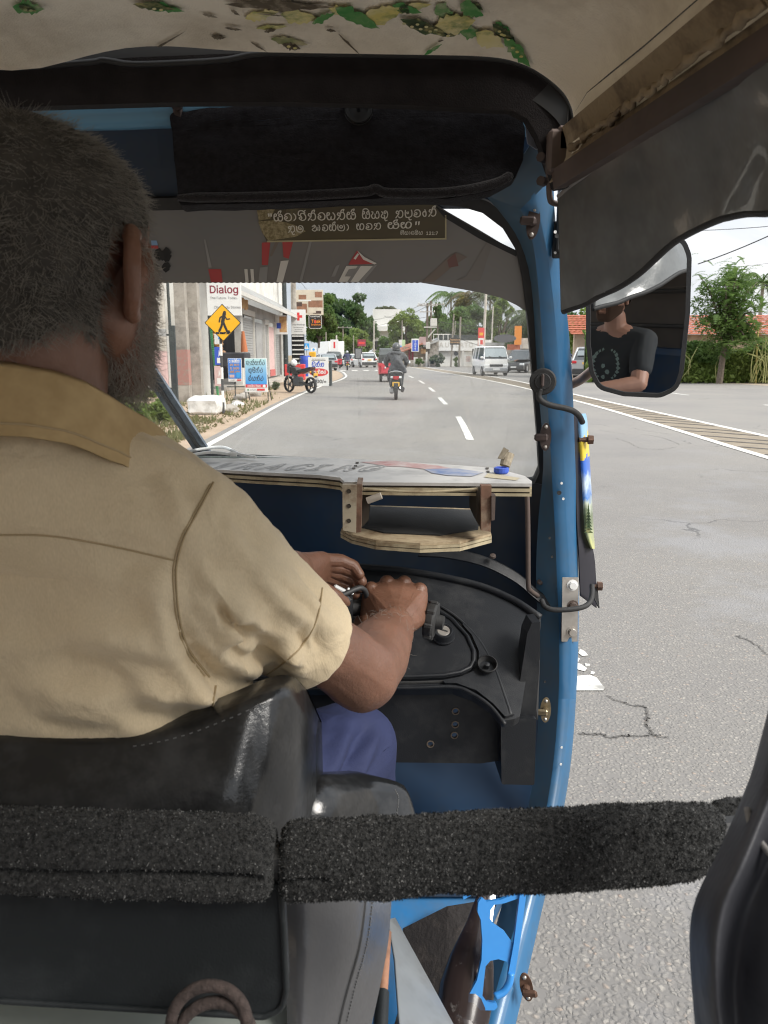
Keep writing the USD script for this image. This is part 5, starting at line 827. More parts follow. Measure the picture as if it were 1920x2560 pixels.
def decal(px, mesh, material, name, lift=.002, under=None, step=14, thing=None):
    """Flat print that lies on a surface: an outline seen on it, laid on point by point."""
    g = Polygon(px).buffer(0); V = []; x0, y0, x1, y1 = g.bounds; vs_, fs = vf(flat(g)); t = trimesh.Trimesh(vs_, fs, process=False)
    v_, f_ = trimesh.remesh.subdivide_to_size(t.vertices, t.faces, step) if len(t.faces) else (t.vertices, t.faces)
    u_, inv = np.unique(np.round(v_, 4), axis=0, return_inverse=True); f_ = inv.reshape(-1)[f_]; W = []
    ok = np.ones(len(u_), bool)
    for i, q in enumerate(u_):
        h = hit(mesh, EYE, ray(q[0], q[1]))
        if h is None: ok[i] = False; W.append(np.zeros(3)); continue
        n = h[1] if np.dot(h[1], ray(q[0], q[1])) < 0 else -h[1]; W.append(h[0] + n * lift)
    f_ = f_[ok[f_].all(1)]
    if len(f_): (thing or K).part(name, (np.array(W), f_), material, under=under)
M('print_green', (.05, .25, .06), .9, col2=(.15, .33, .11), vs=38, dirt=(.58, .52, .38), ds=30, damt=.7); M('print_dkgreen', (.03, .045, .025), .9, col2=(.07, .12, .05), vs=60, dirt=(.5, .45, .2), ds=44, damt=.8); M('print_yellow', (.66, .58, .18), .9, col2=(.74, .68, .40), vs=26, dirt=(.12, .22, .07), ds=36, damt=.8); M('print_stem', (.11, .09, .06), .9, dirt=(.5, .44, .33), ds=40, damt=.7); M('print_moss', (.15, .2, .07), .9, col2=(.5, .45, .28), vs=30)
def leafpx(x0, y0, x1, y1, w, n=14):
    a, b = A(x0, y0), A(x1, y1); d = b - a; s = A(-d[1], d[0]) / max(1e-6, np.linalg.norm(d)) * w; tt = np.linspace(0, 1, n); r_ = np.random.default_rng(int(x0 * 7 + y0)); L_ = [tuple(a + d * t + s * math.sin(PI * t ** .8) * r_.uniform(.55, 1.25)) for t in tt]; R_ = [tuple(a + d * t - s * math.sin(PI * t ** .8) * r_.uniform(.55, 1.25)) for t in tt[::-1]]; return L_ + R_
k_ = 0
for (m, l) in (('print_yellow', [(700, 30, 800, 44, 20), (612, 40, 700, 20, 14), (905, 44, 1010, 12, 26), (1080, 64, 1190, 40, 28), (1190, 70, 1262, 110, 24), (640, 66, 720, 60, 7), (980, 20, 1080, 4, 12), (820, 12, 900, 30, 14)]),
               ('print_green', [(838, 10, 950, 62, 20), (780, 48, 838, 20, 10), (1090, 6, 1136, 50, 22), (1140, 62, 1205, 84, 22), (980, 4, 1056, 24, 12), (1150, 0, 1210, 30, 22), (1262, 86, 1330, 160, 18), (1240, 50, 1280, 96, 14), (360, 4, 462, 22, 12), (30, 8, 110, 14, 20), (1060, 130, 1106, 102, 5)]),
               ('print_dkgreen', [(1000, 36, 1130, 84, 16), (1100, 66, 1150, 82, 14), (1232, 54, 1290, 100, 16), (1000, 4, 1024, 26, 14), (330, 0, 440, 14, 10), (44, 2, 90, 16, 9), (1180, 2, 1208, 20, 8)]),
               ('print_moss', [(676, 92, 770, 106, 12), (1290, 110, 1320, 150, 8)]),
               ('print_stem', [(560, 0, 840, 8, 14), (575, 12, 600, 28, 4), (528, 86, 566, 90, 7), (505, 28, 545, 38, 4), (660, 72, 690, 66, 6), (815, 66, 842, 70, 5), (845, 74, 906, 134, 3), (626, 100, 668, 126, 3), (346, 142, 466, 70, 3.2), (706, 104, 752, 116, 10), (560, 60, 606, 66, 4), (640, 22, 720, 30, 2), (1094, 100, 1110, 96, 2)])):
    for a in l: decal(leafpx(*a), liner, m, 'print', .002 + .0006 * (k_ % 5), LN); k_ += 1
for cx, cy in ((1010, 44), (1030, 52), (1052, 58), (1076, 64), (1098, 72), (1120, 78), (1044, 46), (1066, 52), (1090, 60), (1250, 64), (1262, 74), (1272, 86), (1256, 72), (1284, 108), (1296, 118), (1306, 130), (60, 8), (74, 10), (384, 6), (402, 9), (722, 104), (738, 108)):
    decal([(cx + 5 * math.cos(a), cy + 3.2 * math.sin(a)) for a in np.linspace(0, 6.2, 9)], liner, 'print_yellow', 'print', .006, LN, 30)
# ---- side rail of the roof and the torn edge of the lining over it
rt0, rb0 = PY(1378, 426, 1.03), PY(1384, 474, 1.03); rt1, rb1 = PY(1920, 58, .62), PY(1920, 142, .62); d = unit(rt1 - rt0); d2_ = unit(rb1 - rb0)
K.part('roof_rail', grid(np.array([[rt0, rt1, rt1 + d * 1.1], [rb0, rb1, rb1 + d * 1.1]]), -.016), 'steel_brown', label='brown painted flat steel rail')
s_ = np.linspace(0, 1, 70)[:, None]; rng = np.random.default_rng(3); e0, e1 = PY(1432, 372, 1.0), PY(1920, 16, .60); tp = e0 * (1 - s_) + e1 * s_ + A(-.004, 0, 0) + rng.normal(0, .0016, (70, 3)); K.part('lining_hem', tube(tp, (.0035 + .002 * np.sin(np.arange(70) * .9) * rng.uniform(0, 1, 70)), 7), M('hem_dirty', (.30, .235, .15), .95, dirt=(.10, .07, .045), ds=14, damt=.9, bump=.002, bs=160), smooth=True)
K.part('header_backing', grid(np.array([f3 + A(0, .035, -.02), f3 + A(0, .03, .05)])), 'ink_black')
ej = Lg[:, -6]; kr = np.array([rt0 + (rt1 - rt0) * t for t in np.linspace(-.02, 2.2, len(ej))]); K.part('lining_skirt', grid(blend(np.array([e0 + (e1 - e0) * t + A(-.006, 0, .03) for t in np.linspace(-.05, 2.2, 40)]), np.array([rt0 + (rt1 - rt0) * t + A(.004, 0, -.012) for t in np.linspace(-.03, 2.2, 40)]), 6, A(.01, 0, 0)), .002), 'hem_dirty')
K.part('rail_bracket', cat_([rbox(PY(1398, 380, 1.03), (.03, .02, .05), .004), rbox(PY(1412, 350, 1.03), (.02, .02, .03), .003)]), 'steel_brown')
# ---- padded side flap of grey vinyl hanging from the rail
top = sm(C3((1402, 490, 1.09), (1500, 412, .985), (1600, 344, .89), (1760, 240, .75), (1920, 140, .635), (2300, -60, .46), (3200, -600, .28)), 46)
bot = sm(C3((1409, 778, 1.13), (1500, 742, 1.04), (1590, 690, .965), (1690, 602, .875), (1800, 548, .775), (1920, 523, .68), (2250, 515, .52), (3100, 520, .33)), 46)
P = blend(top, bot, 18); tt = np.linspace(0, 1, 18)[:, None]; ss = np.linspace(0, 1, 46)[None]
bul = np.minimum(1, ss / .10) * (np.sin(tt * PI) * .020 + .0035 * np.sin(tt * PI) * np.sin(ss * 17 + tt * 4) * (ss < .6) + .02 * np.exp(-((ss - .12) / .08) ** 2 - ((tt - .35) / .25) ** 2) - .012 * np.exp(-((ss - .05 - tt * .1) / .03) ** 2)); P = P + bul[..., None] * A(.3, -.7, 0) + (meshkit.fbm(P * 12, 3, 9)[..., None] - .5) * .010 * np.minimum(1, ss / .06)[..., None]
fl = grid(P, .004); FL = K.part('side_flap', fl, 'flap_vinyl', smooth=60); K.part('flap_piping', tube(P[-1], .0045, 7), 'rubber', under=FL, smooth=True); K.part('flap_piping', tube(P[:, 0], .004, 7), 'rubber', under=FL, smooth=True); K.part('flap_piping', tube(P[0] + A(-.002, 0, .0), .004, 7), M('flap_edge', (.22, .21, .2), .5), under=FL, smooth=True)
# ---- padded header behind the lining, beam, sun visor
HP = Plane(PY(900, 250, 1.035), (0, -1, -.12)); top_px = [(u, v - 2) for u, v in front_px[1:]]
hd_ = HP.poly(top_px + [(1444, 430), (1420, 470), (1392, 474), (1372, 420), (1345, 340), (1318, 296), (1280, 276), (1000, 262), (700, 255), (430, 256), (150, 264), (-300, 280), (-2000, 330)])
K.part('header_pad', HP.slab(hd_, .03, 0, rnd=.004), 'header_cloth'); K.part('header_piping', tube(sm([HP.pt(u, v, .004) for u, v in ((-400, 176), (0, 172), (220, 158), (262, 152), (330, 162), (430, 160), (560, 152), (648, 137), (800, 137), (1041, 141), (1220, 147), (1300, 163), (1354, 190), (1400, 228), (1423, 262), (1434, 300))], 60), .0035, 6), 'rubber', smooth=True)
bp = sm(C3((-900, 292, 1.10), (150, 284, 1.10), (430, 276, 1.10), (800, 270, 1.11), (1330, 300, 1.12)), 12)
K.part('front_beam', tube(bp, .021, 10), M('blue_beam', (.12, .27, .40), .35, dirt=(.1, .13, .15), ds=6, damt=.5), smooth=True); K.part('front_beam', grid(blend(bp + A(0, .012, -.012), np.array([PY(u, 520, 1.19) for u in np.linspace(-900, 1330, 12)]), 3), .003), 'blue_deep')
c = PY(446, 268, 1.085); K.part('visor_clip', cat_([cyl(c, c + A(0, -.012, 0), .007), rbox(c + A(0, -.004, -.008), (.012, .006, .016), .002)]), 'latch_brown')
VP = Plane(PY(900, 380, 1.07), (0, -1, .18)); vis = VP.poly([(424, 284), (430, 330), (436, 400), (448, 512), (700, 508), (1000, 494), (1120, 496), (1230, 476), (1285, 446), (1308, 400), (1312, 320), (1300, 282), (1200, 262), (1000, 256), (700, 262), (500, 272)])
vv, ff = vf(VP.slab(vis, .022, 0, rnd=.006)); tv = trimesh.Trimesh(vv, ff).subdivide_to_size(.012) if False else trimesh.Trimesh(*trimesh.remesh.subdivide_to_size(vv, ff, .02), process=True); tv.vertices += tv.vertex_normals * ((meshkit.fbm(np.array(tv.vertices) * 40, 3)[:, None] - .5) * .006)
VI = K.part('sun_visor', tv, 'visor_cloth', smooth=50)
K.part('visor_roll', tube(sm([VP.pt(u, v, .004) for u, v in ((446, 498), (700, 494), (900, 484), (938, 476), (975, 486), (1120, 484), (1230, 464), (1280, 440))], 40), np.r_[.004, np.full(38, .0062), .003], 9), M('visor_fuzz', (.022, .020, .022), .95, spec=.15, var=.4, vs=200, bump=.003, bs=500, sheen=.15), under=VI, smooth=True)
c = VP.pt(897, 278, .003); K.part('visor_knob', xf(lathe([(.0, .0), (.012, 0), (.0125, .003), (.0165, .003), (.017, .0), (.0185, .001), (.0185, -.002)], 24), VP.R, c), 'rubber', smooth=40); K.part('visor_knob', rbox(c + A(0, -.003, 0), (.005, .004, .02), .001, VP.R), 'dash_plastic')
# ---- windscreen: glass, rubber gasket, tinted strip, lettered sticker
wb, wt = PY(900, 1146, 1.38), PY(900, 512, 1.18); WN = np.cross([1.0, 0, 0], wt - wb); WP = Plane(wb, -WN if WN[1] > 0 else WN)
inner = [(-1500, 560), (385, 522), (1085, 507), (1150, 512), (1205, 528), (1255, 566), (1288, 620), (1304, 690), (1318, 800), (1332, 960), (1343, 1100), (1347, 1175), (1335, 1203), (1300, 1206), (900, 1160), (430, 1138), (-1500, 1128)]
gi = WP.poly(inner).buffer(-.004).buffer(.004, quad_segs=5); go = gi.buffer(.017, quad_segs=5)
GS = K.part('windscreen_gasket', WP.slab(go.difference(gi), .022, .008), 'rubber')
K.part('windscreen', WP.slab(gi.buffer(.006), .005, -.004), 'windscreen_glass')
bead = np.array(gi.exterior.coords); bead = bead[bead[:, 1] < np.percentile(bead[:, 1], 40)]
K.part('gasket_strip', tube(sm([WP.pt(u, v, .011) for u, v in ((-700, 1136), (430, 1134), (900, 1147), (1100, 1160), (1240, 1182), (1320, 1206))], 60), .003, 6), M('gasket_light', (.35, .40, .38), .6, var=.3, vs=120), smooth=True)
MATS['film'] = usdkit.material(stage, '/World/Looks/film', {'tc': ('texture_coordinate', {}), 'n': ('noise_texture', {'scale': 2.4, 'detail': 4}), 'r': ('rgb_ramp', {'ramp': [(.35, (.155, .157, .162)), (.65, (.20, .186, .17))]}), 'p': ('principled_bsdf', {'roughness': .38}), 't': ('transparent_bsdf', {}), 'm': ('mix_closure', {'fac': .055})}, [('tc.object', 'n.vector'), ('n.fac', 'r.fac'), ('r.color', 'p.base_color'), ('p.BSDF', 'm.closure1'), ('t.BSDF', 'm.closure2')], surface='m.closure')     # a finely perforated film
edge = [(u, 706 + 1.6 * (k % 2)) for k, u in enumerate(range(-700, 1052, 7))][::-1]
fp = [(-700, 550), (385, 522), (1085, 508), (1120, 530), (1200, 576), (1290, 630), (1304, 690), (1316, 778), (1290, 762), (1255, 745), (1200, 731), (1150, 722), (1100, 714)] + edge
FM = K.part('tint_strip', WP.slab(WP.poly(fp), .0012, .0005), 'film')
M('film_white', (.62, .60, .55), .5); M('film_red', (.42, .06, .06), .5); M('film_grey', (.26, .255, .245), .5); M('film_brown', (.185, .15, .125), .6); M('film_black', (.012, .012, .012), .6); M('film_blue', (.2, .32, .5), .5)
def fprint(px, m, l=.0012): K.part('film_print', WP.skin(WP.poly(px), l), m, under=FM)
fprint([(521, 672), (553, 672), (557, 705), (528, 705)], 'film_red'); fprint([(611, 672), (619, 672), (622, 705), (614, 705)], 'film_white'); fprint([(626, 672), (634, 672), (636, 705), (629, 705)], 'film_white')
fprint([(655, 606), (676, 604), (670, 662), (655, 662)], 'film_red'); fprint([(650, 668), (670, 666), (667, 705), (646, 705)], 'film_grey'); fprint([(706, 604), (733, 603), (722, 646), (709, 642)], 'film_red'); fprint([(702, 652), (722, 650), (707, 705), (691, 705)], 'film_white'); fprint([(690, 600), (700, 600), (680, 640), (674, 640)], 'film_brown')
fprint([(774, 602), (780, 602), (755, 704), (748, 704)], 'film_grey'); fprint([(510, 598), (514, 598), (530, 668), (522, 668)], 'film_grey'); fprint([(893, 625), (908, 642), (937, 659), (871, 661), (880, 645)], 'film_red'); fprint([(893, 625), (912, 642), (942, 657), (936, 660), (908, 648)], 'film_white', .0018); fprint([(884, 645), (894, 632), (898, 634), (889, 648)], 'film_white', .0018)
fprint([(866, 664), (932, 664), (896, 704), (846, 704)], 'film_white'); fprint([(894, 664), (902, 664), (876, 704), (868, 704)], 'film_grey', .0018); fprint([(872, 672), (890, 670), (880, 690), (862, 690)], 'film_grey', .0018); fprint([(932, 664), (944, 660), (908, 704), (898, 704)], 'film_grey'); fprint([(840, 664), (850, 660), (838, 690), (828, 692)], 'film_grey')
fprint([(1123, 640), (1140, 630), (1168, 642), (1135, 662), (1085, 704), (1055, 704)], 'film_brown'); fprint([(1118, 650), (1138, 632), (1146, 664), (1122, 668)], M('film_dkred', (.17, .085, .075), .6), .0018); fprint([(1140, 700), (1165, 690), (1220, 600), (1232, 606), (1200, 700)], M('film_sheen', (.18, .165, .15), .5))
rng = np.random.default_rng(2)
for k in range(9): u, v = rng.uniform(386, 420), rng.uniform(615, 676); r = rng.uniform(6, 15); fprint([(u + r * math.cos(a) * rng.uniform(.6, 1.1), v + r * math.sin(a) * rng.uniform(.5, 1.2)) for a in np.linspace(0, 6, 8)], 'film_black', .0012 + .0002 * k)
fprint([(378, 600), (392, 600), (396, 612), (380, 612)], 'film_blue', .002); fprint([(378, 613), (395, 613), (397, 620), (380, 620)], 'film_red', .002); fprint([(1085, 512), (1120, 532), (1200, 580), (1294, 626), (1290, 640), (1196, 594), (1110, 542)], 'film_black', .003)
st = WP.poly([(642, 518), (1084, 509), (1115, 534), (1116, 596), (668, 604), (652, 570)]); SK = K.part('verse_sticker', WP.slab(st, .0008, .0022), M('sticker_olive', (.090, .072, .036), .45, var=.2, vs=9))
K.part('sticker_border', WP.skin(WP.poly([(668, 600), (1112, 593), (1112, 536), (1116, 536), (1116, 597), (668, 604)]), .003), 'film_white' if False else M('gold_line', (.42, .37, .22), .5), under=SK)
M('glitter', (.36, .30, .17), .5, col2=(.17, .135, .06), vs=260, vdet=2); K.part('sticker_print', WP.skin(WP.poly([(646, 552), (690, 548), (735, 560), (765, 576), (740, 590), (672, 600), (656, 580)]), .003), 'glitter', under=SK); K.part('sticker_print', WP.skin(WP.poly([(642, 519), (690, 518), (676, 545), (648, 550)]), .0031), 'glitter', under=SK); K.part('sticker_print', WP.skin(WP.poly([(716, 517), (748, 517), (738, 552), (716, 556)]), .0028), M('glitter2', (.17, .14, .075), .5, col2=(.10, .08, .04), vs=200), under=SK)
M('letter_cream', (.66, .63, .54), .6)
def wtext(s, a, b, hpx, pen):
    """Letters along the line from pixel a to pixel b on the glass."""
    pa, pb = WP.at(*a), WP.at(*b); g, w = sinhala(s, 1.0, pen); L = np.linalg.norm(pb - pa); h = hpx * .00062
    g = affinity.scale(g, L / w, h, origin=(0, 0)); g = affinity.rotate(g, math.degrees(math.atan2(pb[1] - pa[1], pb[0] - pa[0])), origin=(0, 0)); g = affinity.translate(g, *pa)
    for gg in [g]: K.part('lettering', WP.skin(gg, .0036), 'letter_cream', under=SK)
wtext('ස්වාමීන්වහන්සේ', (686, 551), (893, 546), 17, .14); wtext('සියලු', (906, 545), (973, 543), 17, .14); wtext('නපුරෙන්', (988, 543), (1094, 538), 17, .14)
wtext('නුඹ', (721, 579), (763, 577), 15, .14); wtext('ආරක්ෂා', (780, 576), (876, 574), 15, .14); wtext('කරන', (891, 573), (956, 571), 15, .14); wtext('සේක', (970, 570), (1034, 568), 15, .14)
wtext('ගීතාවලිය', (1001, 585), (1058, 584), 8, .13)
m, w = latin('121:7', .0046, True); a = WP.at(1064, 585); K.part('lettering', xf(xf(m, None, (a[0], a[1], .0036)), WP.R, WP.p), 'letter_cream', under=SK)
for u in (1040, 1047): K.part('quote_mark', WP.skin(WP.poly([(u - 2, 552), (u + 3, 551), (u + 1, 560), (u - 2, 561)]), .0036), 'letter_cream', under=SK)
for u in (672, 678): K.part('quote_mark', WP.skin(WP.poly([(u - 2, 532), (u + 2, 531), (u + 3, 539), (u - 1, 540)]), .0036), 'letter_cream', under=SK)
# wiper outside the glass
w0, w1 = PL(512, 1132, WP.p - WP.n * .03, WP.n), PL(352, 890, WP.p - WP.n * .03, WP.n); d = unit(w1 - w0); sd = np.cross(d, WP.n)
K.part('screen_strut', cat_([grid(np.array([[w0 + sd * a_ + WP.n * b_, w1 + sd * a_ + WP.n * b_] for a_, b_ in ((-.012, 0), (-.012, .006), (-.006, .006), (-.004, .001), (.002, .001), (.004, .006), (.012, .006), (.012, 0))]), .001)]), M('strut_grey', (.20, .24, .28), .22, metal=.5, dirt=(.04, .06, .09), ds=16, damt=.9), label='bluish grey metal strut outside the windscreen')
K.part('strut_rubber', tube([w0 + WP.n * .008 - sd * .001, w1 + WP.n * .008 - sd * .001], .0035, 6), 'rubber')
# ---- dash shelf: layered board, prints, bits lying on it
SZ = 1.222; SP = Plane((0, 1.2, SZ), (0, 0, 1))
shelf_px = [(-900, 1126), (430, 1134), (700, 1140), (900, 1148), (1100, 1160), (1240, 1170), (1312, 1190), (1330, 1203), (1330, 1209), (1100, 1207), (862, 1205), (850, 1194), (800, 1188), (640, 1180), (560, 1175), (430, 1172), (-900, 1160)]
sg_ = SP.poly(shelf_px); SH = K.part('dash_shelf', SP.slab(sg_, .0045, 0), M('shelf_top', (.50, .485, .46), .5, var=.08, vs=9, dirt=(.26, .25, .24), ds=9, damt=.7))
M('board_edge', (.40, .34, .22), .7, var=.2, vs=30, dirt=(.16, .10, .05), ds=26, damt=.8); M('board_dark', (.05, .04, .03), .8)
K.part('shelf_layer', SP.slab(sg_.buffer(-.003), .003, -.0046), 'board_dark', under=SH); K.part('shelf_layer', SP.slab(sg_, .0045, -.0077), 'board_edge', under=SH); K.part('shelf_layer', SP.slab(sg_.buffer(-.003), .002, -.0124), 'board_dark', under=SH); K.part('shelf_layer', SP.slab(sg_, .004, -.0145), 'board_edge', under=SH)
def sprint(px, m, l=.0006, name='shelf_print'): K.part(name, SP.skin(SP.poly(px), l), m, under=SH)
sprint([(900, 1156), (980, 1152), (1090, 1164), (1180, 1180), (1100, 1178), (1010, 1168), (960, 1166), (930, 1160)], M('shelf_red', (.34, .14, .13), .6, col2=(.48, .42, .4), vs=30)); sprint([(1060, 1174), (1140, 1172), (1210, 1182), (1180, 1192), (1120, 1190), (1080, 1184)], M('shelf_blue', (.10, .16, .33), .6, col2=(.4, .4, .42), vs=34), .0009); sprint([(1220, 1184), (1300, 1196), (1290, 1202), (1210, 1194)], M('shelf_yellow', (.46, .40, .27), .6), .0008)
for k, ch in enumerate('EVRACING'):
    a = SP.at(448 + 62 * k, 1172 + k * 1.2); b2 = SP.at(500 + 62 * k, 1172 + k * 1.2); m, w = latin(ch, 1.0, True); g = unary_union([Polygon(m[0][f_][:, :2]) for f_ in m[1]]); o = g.boundary.buffer(.035); sc_ = (b2[0] - a[0]) / 1.0
    o = affinity.scale(o, sc_, .062, origin=(0, 0)); o = affinity.skew(o, xs=20, origin=(0, 0)); K.part('shelf_lettering', SP.skin(affinity.translate(o, a[0], a[1] + .006), .0008), M('shelf_ink', (.33, .325, .32), .6) if k == 0 else 'shelf_ink', under=SH)
for u, v in ((893, 1158), (889, 1166), (884, 1172), (1218, 1172), (1220, 1180)): sprint([(u - 4, v - 2), (u + 4, v - 2), (u + 4, v + 2), (u - 4, v + 2)], 'board_dark', .001, 'rivet')
c = G(1262, 1165, SZ); one('paper_roll', cat_([xf(lathe([(.0, 0), (.0085, 0), (.010, .022), (.0075, .022), (.0075, .004), (0, .004)], 12), rx_(-.35) @ ry_(.3), c), grid(np.array([[c + A(-.012, 0, .012), c + A(-.002, .004, .03)], [c + A(-.004, -.006, .012), c + A(.006, -.002, .026)]]), .001)]), M('paper_tan', (.36, .31, .23), .9, var=.3, vs=120), 'little roll of brown paper standing at the right end of the dash shelf', 'paper')
c = G(1253, 1184, SZ); one('bottle_cap', lathe([(0, .002), (.010, .001), (.0115, .003), (.0115, .009), (.009, .010), (.009, .004), (0, .004)], 16, None, c), 'sign_blue', 'blue bottle cap lying near the right end of the dash shelf', 'bottle cap')
cb = [sm([G(u, v, SZ) + A(0, 0, .006 + dz) for u, v, dz in pts], 30) for pts in ([(440, 1148, 0), (500, 1140, .006), (560, 1138, .008), (600, 1147, .002), (640, 1152, 0)], [(435, 1160, 0), (480, 1152, .004), (530, 1148, .006), (575, 1150, .004)])]
one('white_cable', cat_([tube(c_, .0028, 7) for c_ in cb] + [cyl(cb[1][-1], cb[1][-1] + A(.012, .001, 0), .004)]), 'sign_white', 'white cable lying on the left of the dash shelf behind the collar', 'cable', smooth=40)
# ---- open pocket under the shelf
TZ = 1.144; TP = Plane((0, 1.2, TZ), (0, 0, 1)); ty = G(1050, 1358, TZ)[1]
PK = K.part('pocket_tray', TP.slab(TP.poly([(853, 1322), (880, 1336), (940, 1350), (1050, 1358), (1150, 1354), (1228, 1334), (1210, 1272), (900, 1262)]), .0035, 0), M('chipboard', (.33, .255, .16), .9, col2=(.42, .34, .22), vs=120, dirt=(.13, .08, .04), ds=20, damt=.9))
tg = TP.poly([(853, 1322), (880, 1336), (940, 1350), (1050, 1358), (1150, 1354), (1228, 1334), (1210, 1272), (900, 1262)]); K.part('tray_layer', TP.slab(tg.buffer(.001), .004, -.0038), 'board_edge', under=PK); K.part('tray_layer', TP.slab(tg.buffer(-.002), .001, -.008), 'board_dark', under=PK); K.part('tray_layer', TP.slab(tg.buffer(.001), .0045, -.009), 'board_edge', under=PK)
K.part('tray_mat', TP.slab(TP.poly([(900, 1268), (1205, 1278), (1195, 1325), (1100, 1340), (960, 1334), (890, 1316)]), .002, .0022), 'rubber', under=PK)
y = ty + .012
def post(px, yy, th, m, name): q = Plane(PY(px[0][0], px[0][1], yy), (0, -1, 0)); return K.part(name, q.slab(px, th, 0), m)
pl_ = post([(856, 1212), (892, 1213), (890, 1332), (857, 1326)], y, .012, M('post_cream', (.40, .35, .26), .85, dirt=(.2, .13, .08), ds=30, damt=.8), 'pocket_post'); post([(892, 1210), (905, 1211), (902, 1330), (890, 1332)], y + .002, .06, M('post_brown', (.16, .085, .055), .85, var=.35, vs=40, dirt=(.3, .24, .17), ds=30, damt=.7), 'pocket_post')
for v in (1228, 1265, 1302): c = PY(872, v, y - .0005); K.part('screw_hole', xf(lathe([(0, 0), (.003, 0), (.0032, .0006)], 10), frame((0, -1, 0)), c), 'board_dark', under=pl_)
pr_ = post([(1203, 1214), (1229, 1214), (1227, 1330), (1203, 1326)], y, .014, 'post_brown', 'pocket_post'); post([(1229, 1240), (1239, 1238), (1237, 1300), (1229, 1302)], y - .004, .02, 'steel_brown', 'pocket_bracket')
post([(905, 1216), (925, 1222), (922, 1300), (903, 1320)], y + .05, .1, 'board_dark', 'pocket_side'); post([(1192, 1218), (1204, 1216), (1203, 1325), (1192, 1300)], y + .02, .1, 'board_dark', 'pocket_side')
K.part('pocket_lip', tube(sm(C3((910, 1222, y + .01), (1050, 1230, y + .012), (1195, 1222, y + .01)), 12), .002, 6), 'board_edge'); c = PY(918, 1252, y + .03); one('white_tube', cyl(c, c + A(.02, -.002, .008), .005, n=12), 'concrete_pale', 'short white plastic tube lying in the open dash pocket', 'tube')
# ---- front wall, side wall and floor inside
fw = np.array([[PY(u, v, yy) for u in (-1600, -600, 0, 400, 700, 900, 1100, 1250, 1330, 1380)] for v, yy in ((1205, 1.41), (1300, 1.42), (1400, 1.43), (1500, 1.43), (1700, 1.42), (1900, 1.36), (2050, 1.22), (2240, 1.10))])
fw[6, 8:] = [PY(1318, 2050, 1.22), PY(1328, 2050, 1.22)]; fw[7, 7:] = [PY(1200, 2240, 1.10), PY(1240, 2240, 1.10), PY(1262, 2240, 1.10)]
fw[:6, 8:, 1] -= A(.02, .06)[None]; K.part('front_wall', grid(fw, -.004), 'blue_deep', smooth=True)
K.part('floor', grid(np.array([[PY(u, v, yy) for u in (-1600, 0, 800, 1000, ur)] for v, yy, ur in ((2236, 1.12, 1268), (2330, 1.07, 1225), (2700, .90, 1105))]), .01), 'blue_paint'); FMAT = K.part('floor_mat', grid(np.array([[PY(u, v + dv_, yy - .006) for u, dv_ in ((850, 70), (1000, 30), (1120, -30), (ur, -50))] for v, yy, ur in ((2300, 1.075, 1246), (2450, 1.0, 1186), (2700, .885, 1104))]), .006), M('mat_rubber', (.028, .024, .023), .85, dirt=(.09, .075, .065), ds=16, damt=.8, bump=.002, bs=120))
# duct strip that curves down to the right corner, thin rod
arc = C3((1050, 1372, 1.36), (1120, 1376, 1.36), (1210, 1396, 1.35), (1290, 1436, 1.34), (1350, 1486, 1.33), (1400, 1508, 1.32)); K.part('curved_duct', grid(blend(sm(arc, 24), sm(arc, 24) + A(-.004, -.012, -.012), 3), .004), 'dash_plastic'); K.part('curved_duct', tube(sm(arc, 24), .0045, 8), 'dash_plastic', smooth=True)
for u, v in ((1232, 1391), (1350, 1456), (1392, 1480)): c = PY(u, v, 1.335); K.part('duct_screw', xf(lathe([(0, .004), (.005, .003), (.006, 0)], 12), frame((0, -.6, 1)), c), 'steel_brown')
K.part('thin_rod', tube(sm(C3((1286, 1224, 1.3), (1312, 1226, 1.29), (1318, 1244, 1.285), (1320, 1350, 1.285), (1321, 1460, 1.285), (1326, 1476, 1.29), (1345, 1490, 1.3)), 40), .0042, 8), 'steel_brown', smooth=True)
# ---- black moulded dashboard
da, db = PY(1000, 1425, 1.31), PY(1000, 1705, 1.12); DN = np.cross([1.0, 0, 0], da - db); DN = DN if DN[2] > 0 else -DN; DP = Plane(db, DN)
dash_px = [(560, 1412), (796, 1412), (917, 1419), (1037, 1431), (1110, 1443), (1182, 1460), (1235, 1478), (1279, 1498), (1320, 1520), (1352, 1544), (1352, 1572), (1334, 1574), (1318, 1680), (1300, 1790), (1288, 1797), (1259, 1802), (1226, 1764), (1182, 1735), (1134, 1718), (1033, 1720), (560, 1720)]
DB = K.part('dashboard', DP.slab(DP.poly(dash_px), .02, 0, rnd=.006), 'dash_plastic')
K.part('dash_rim', tube(sm([DP.pt(u, v, .003) for u, v in ((560, 1414), (796, 1414), (917, 1421), (1037, 1433), (1182, 1462), (1279, 1500), (1350, 1546))], 40), .006, 8), 'dash_plastic', under=DB, smooth=True)
lg0 = DP.poly([(560, 1500), (960, 1488), (1030, 1496), (1070, 1512), (1134, 1551), (1173, 1595), (1190, 1634), (1190, 1660), (1180, 1678), (1153, 1691), (1110, 1699), (1033, 1702), (560, 1702)])
rid = sm([DP.pt(u, v, .004) for u, v in ((900, 1462), (1000, 1480), (1071, 1506), (1120, 1532), (1158, 1562), (1190, 1596), (1214, 1632), (1238, 1680), (1256, 1730), (1276, 1790))], 50); K.part('dash_ridge', tube(rid, np.linspace(.002, .0035, 50), 10), 'dash_plastic', under=DB, smooth=True)
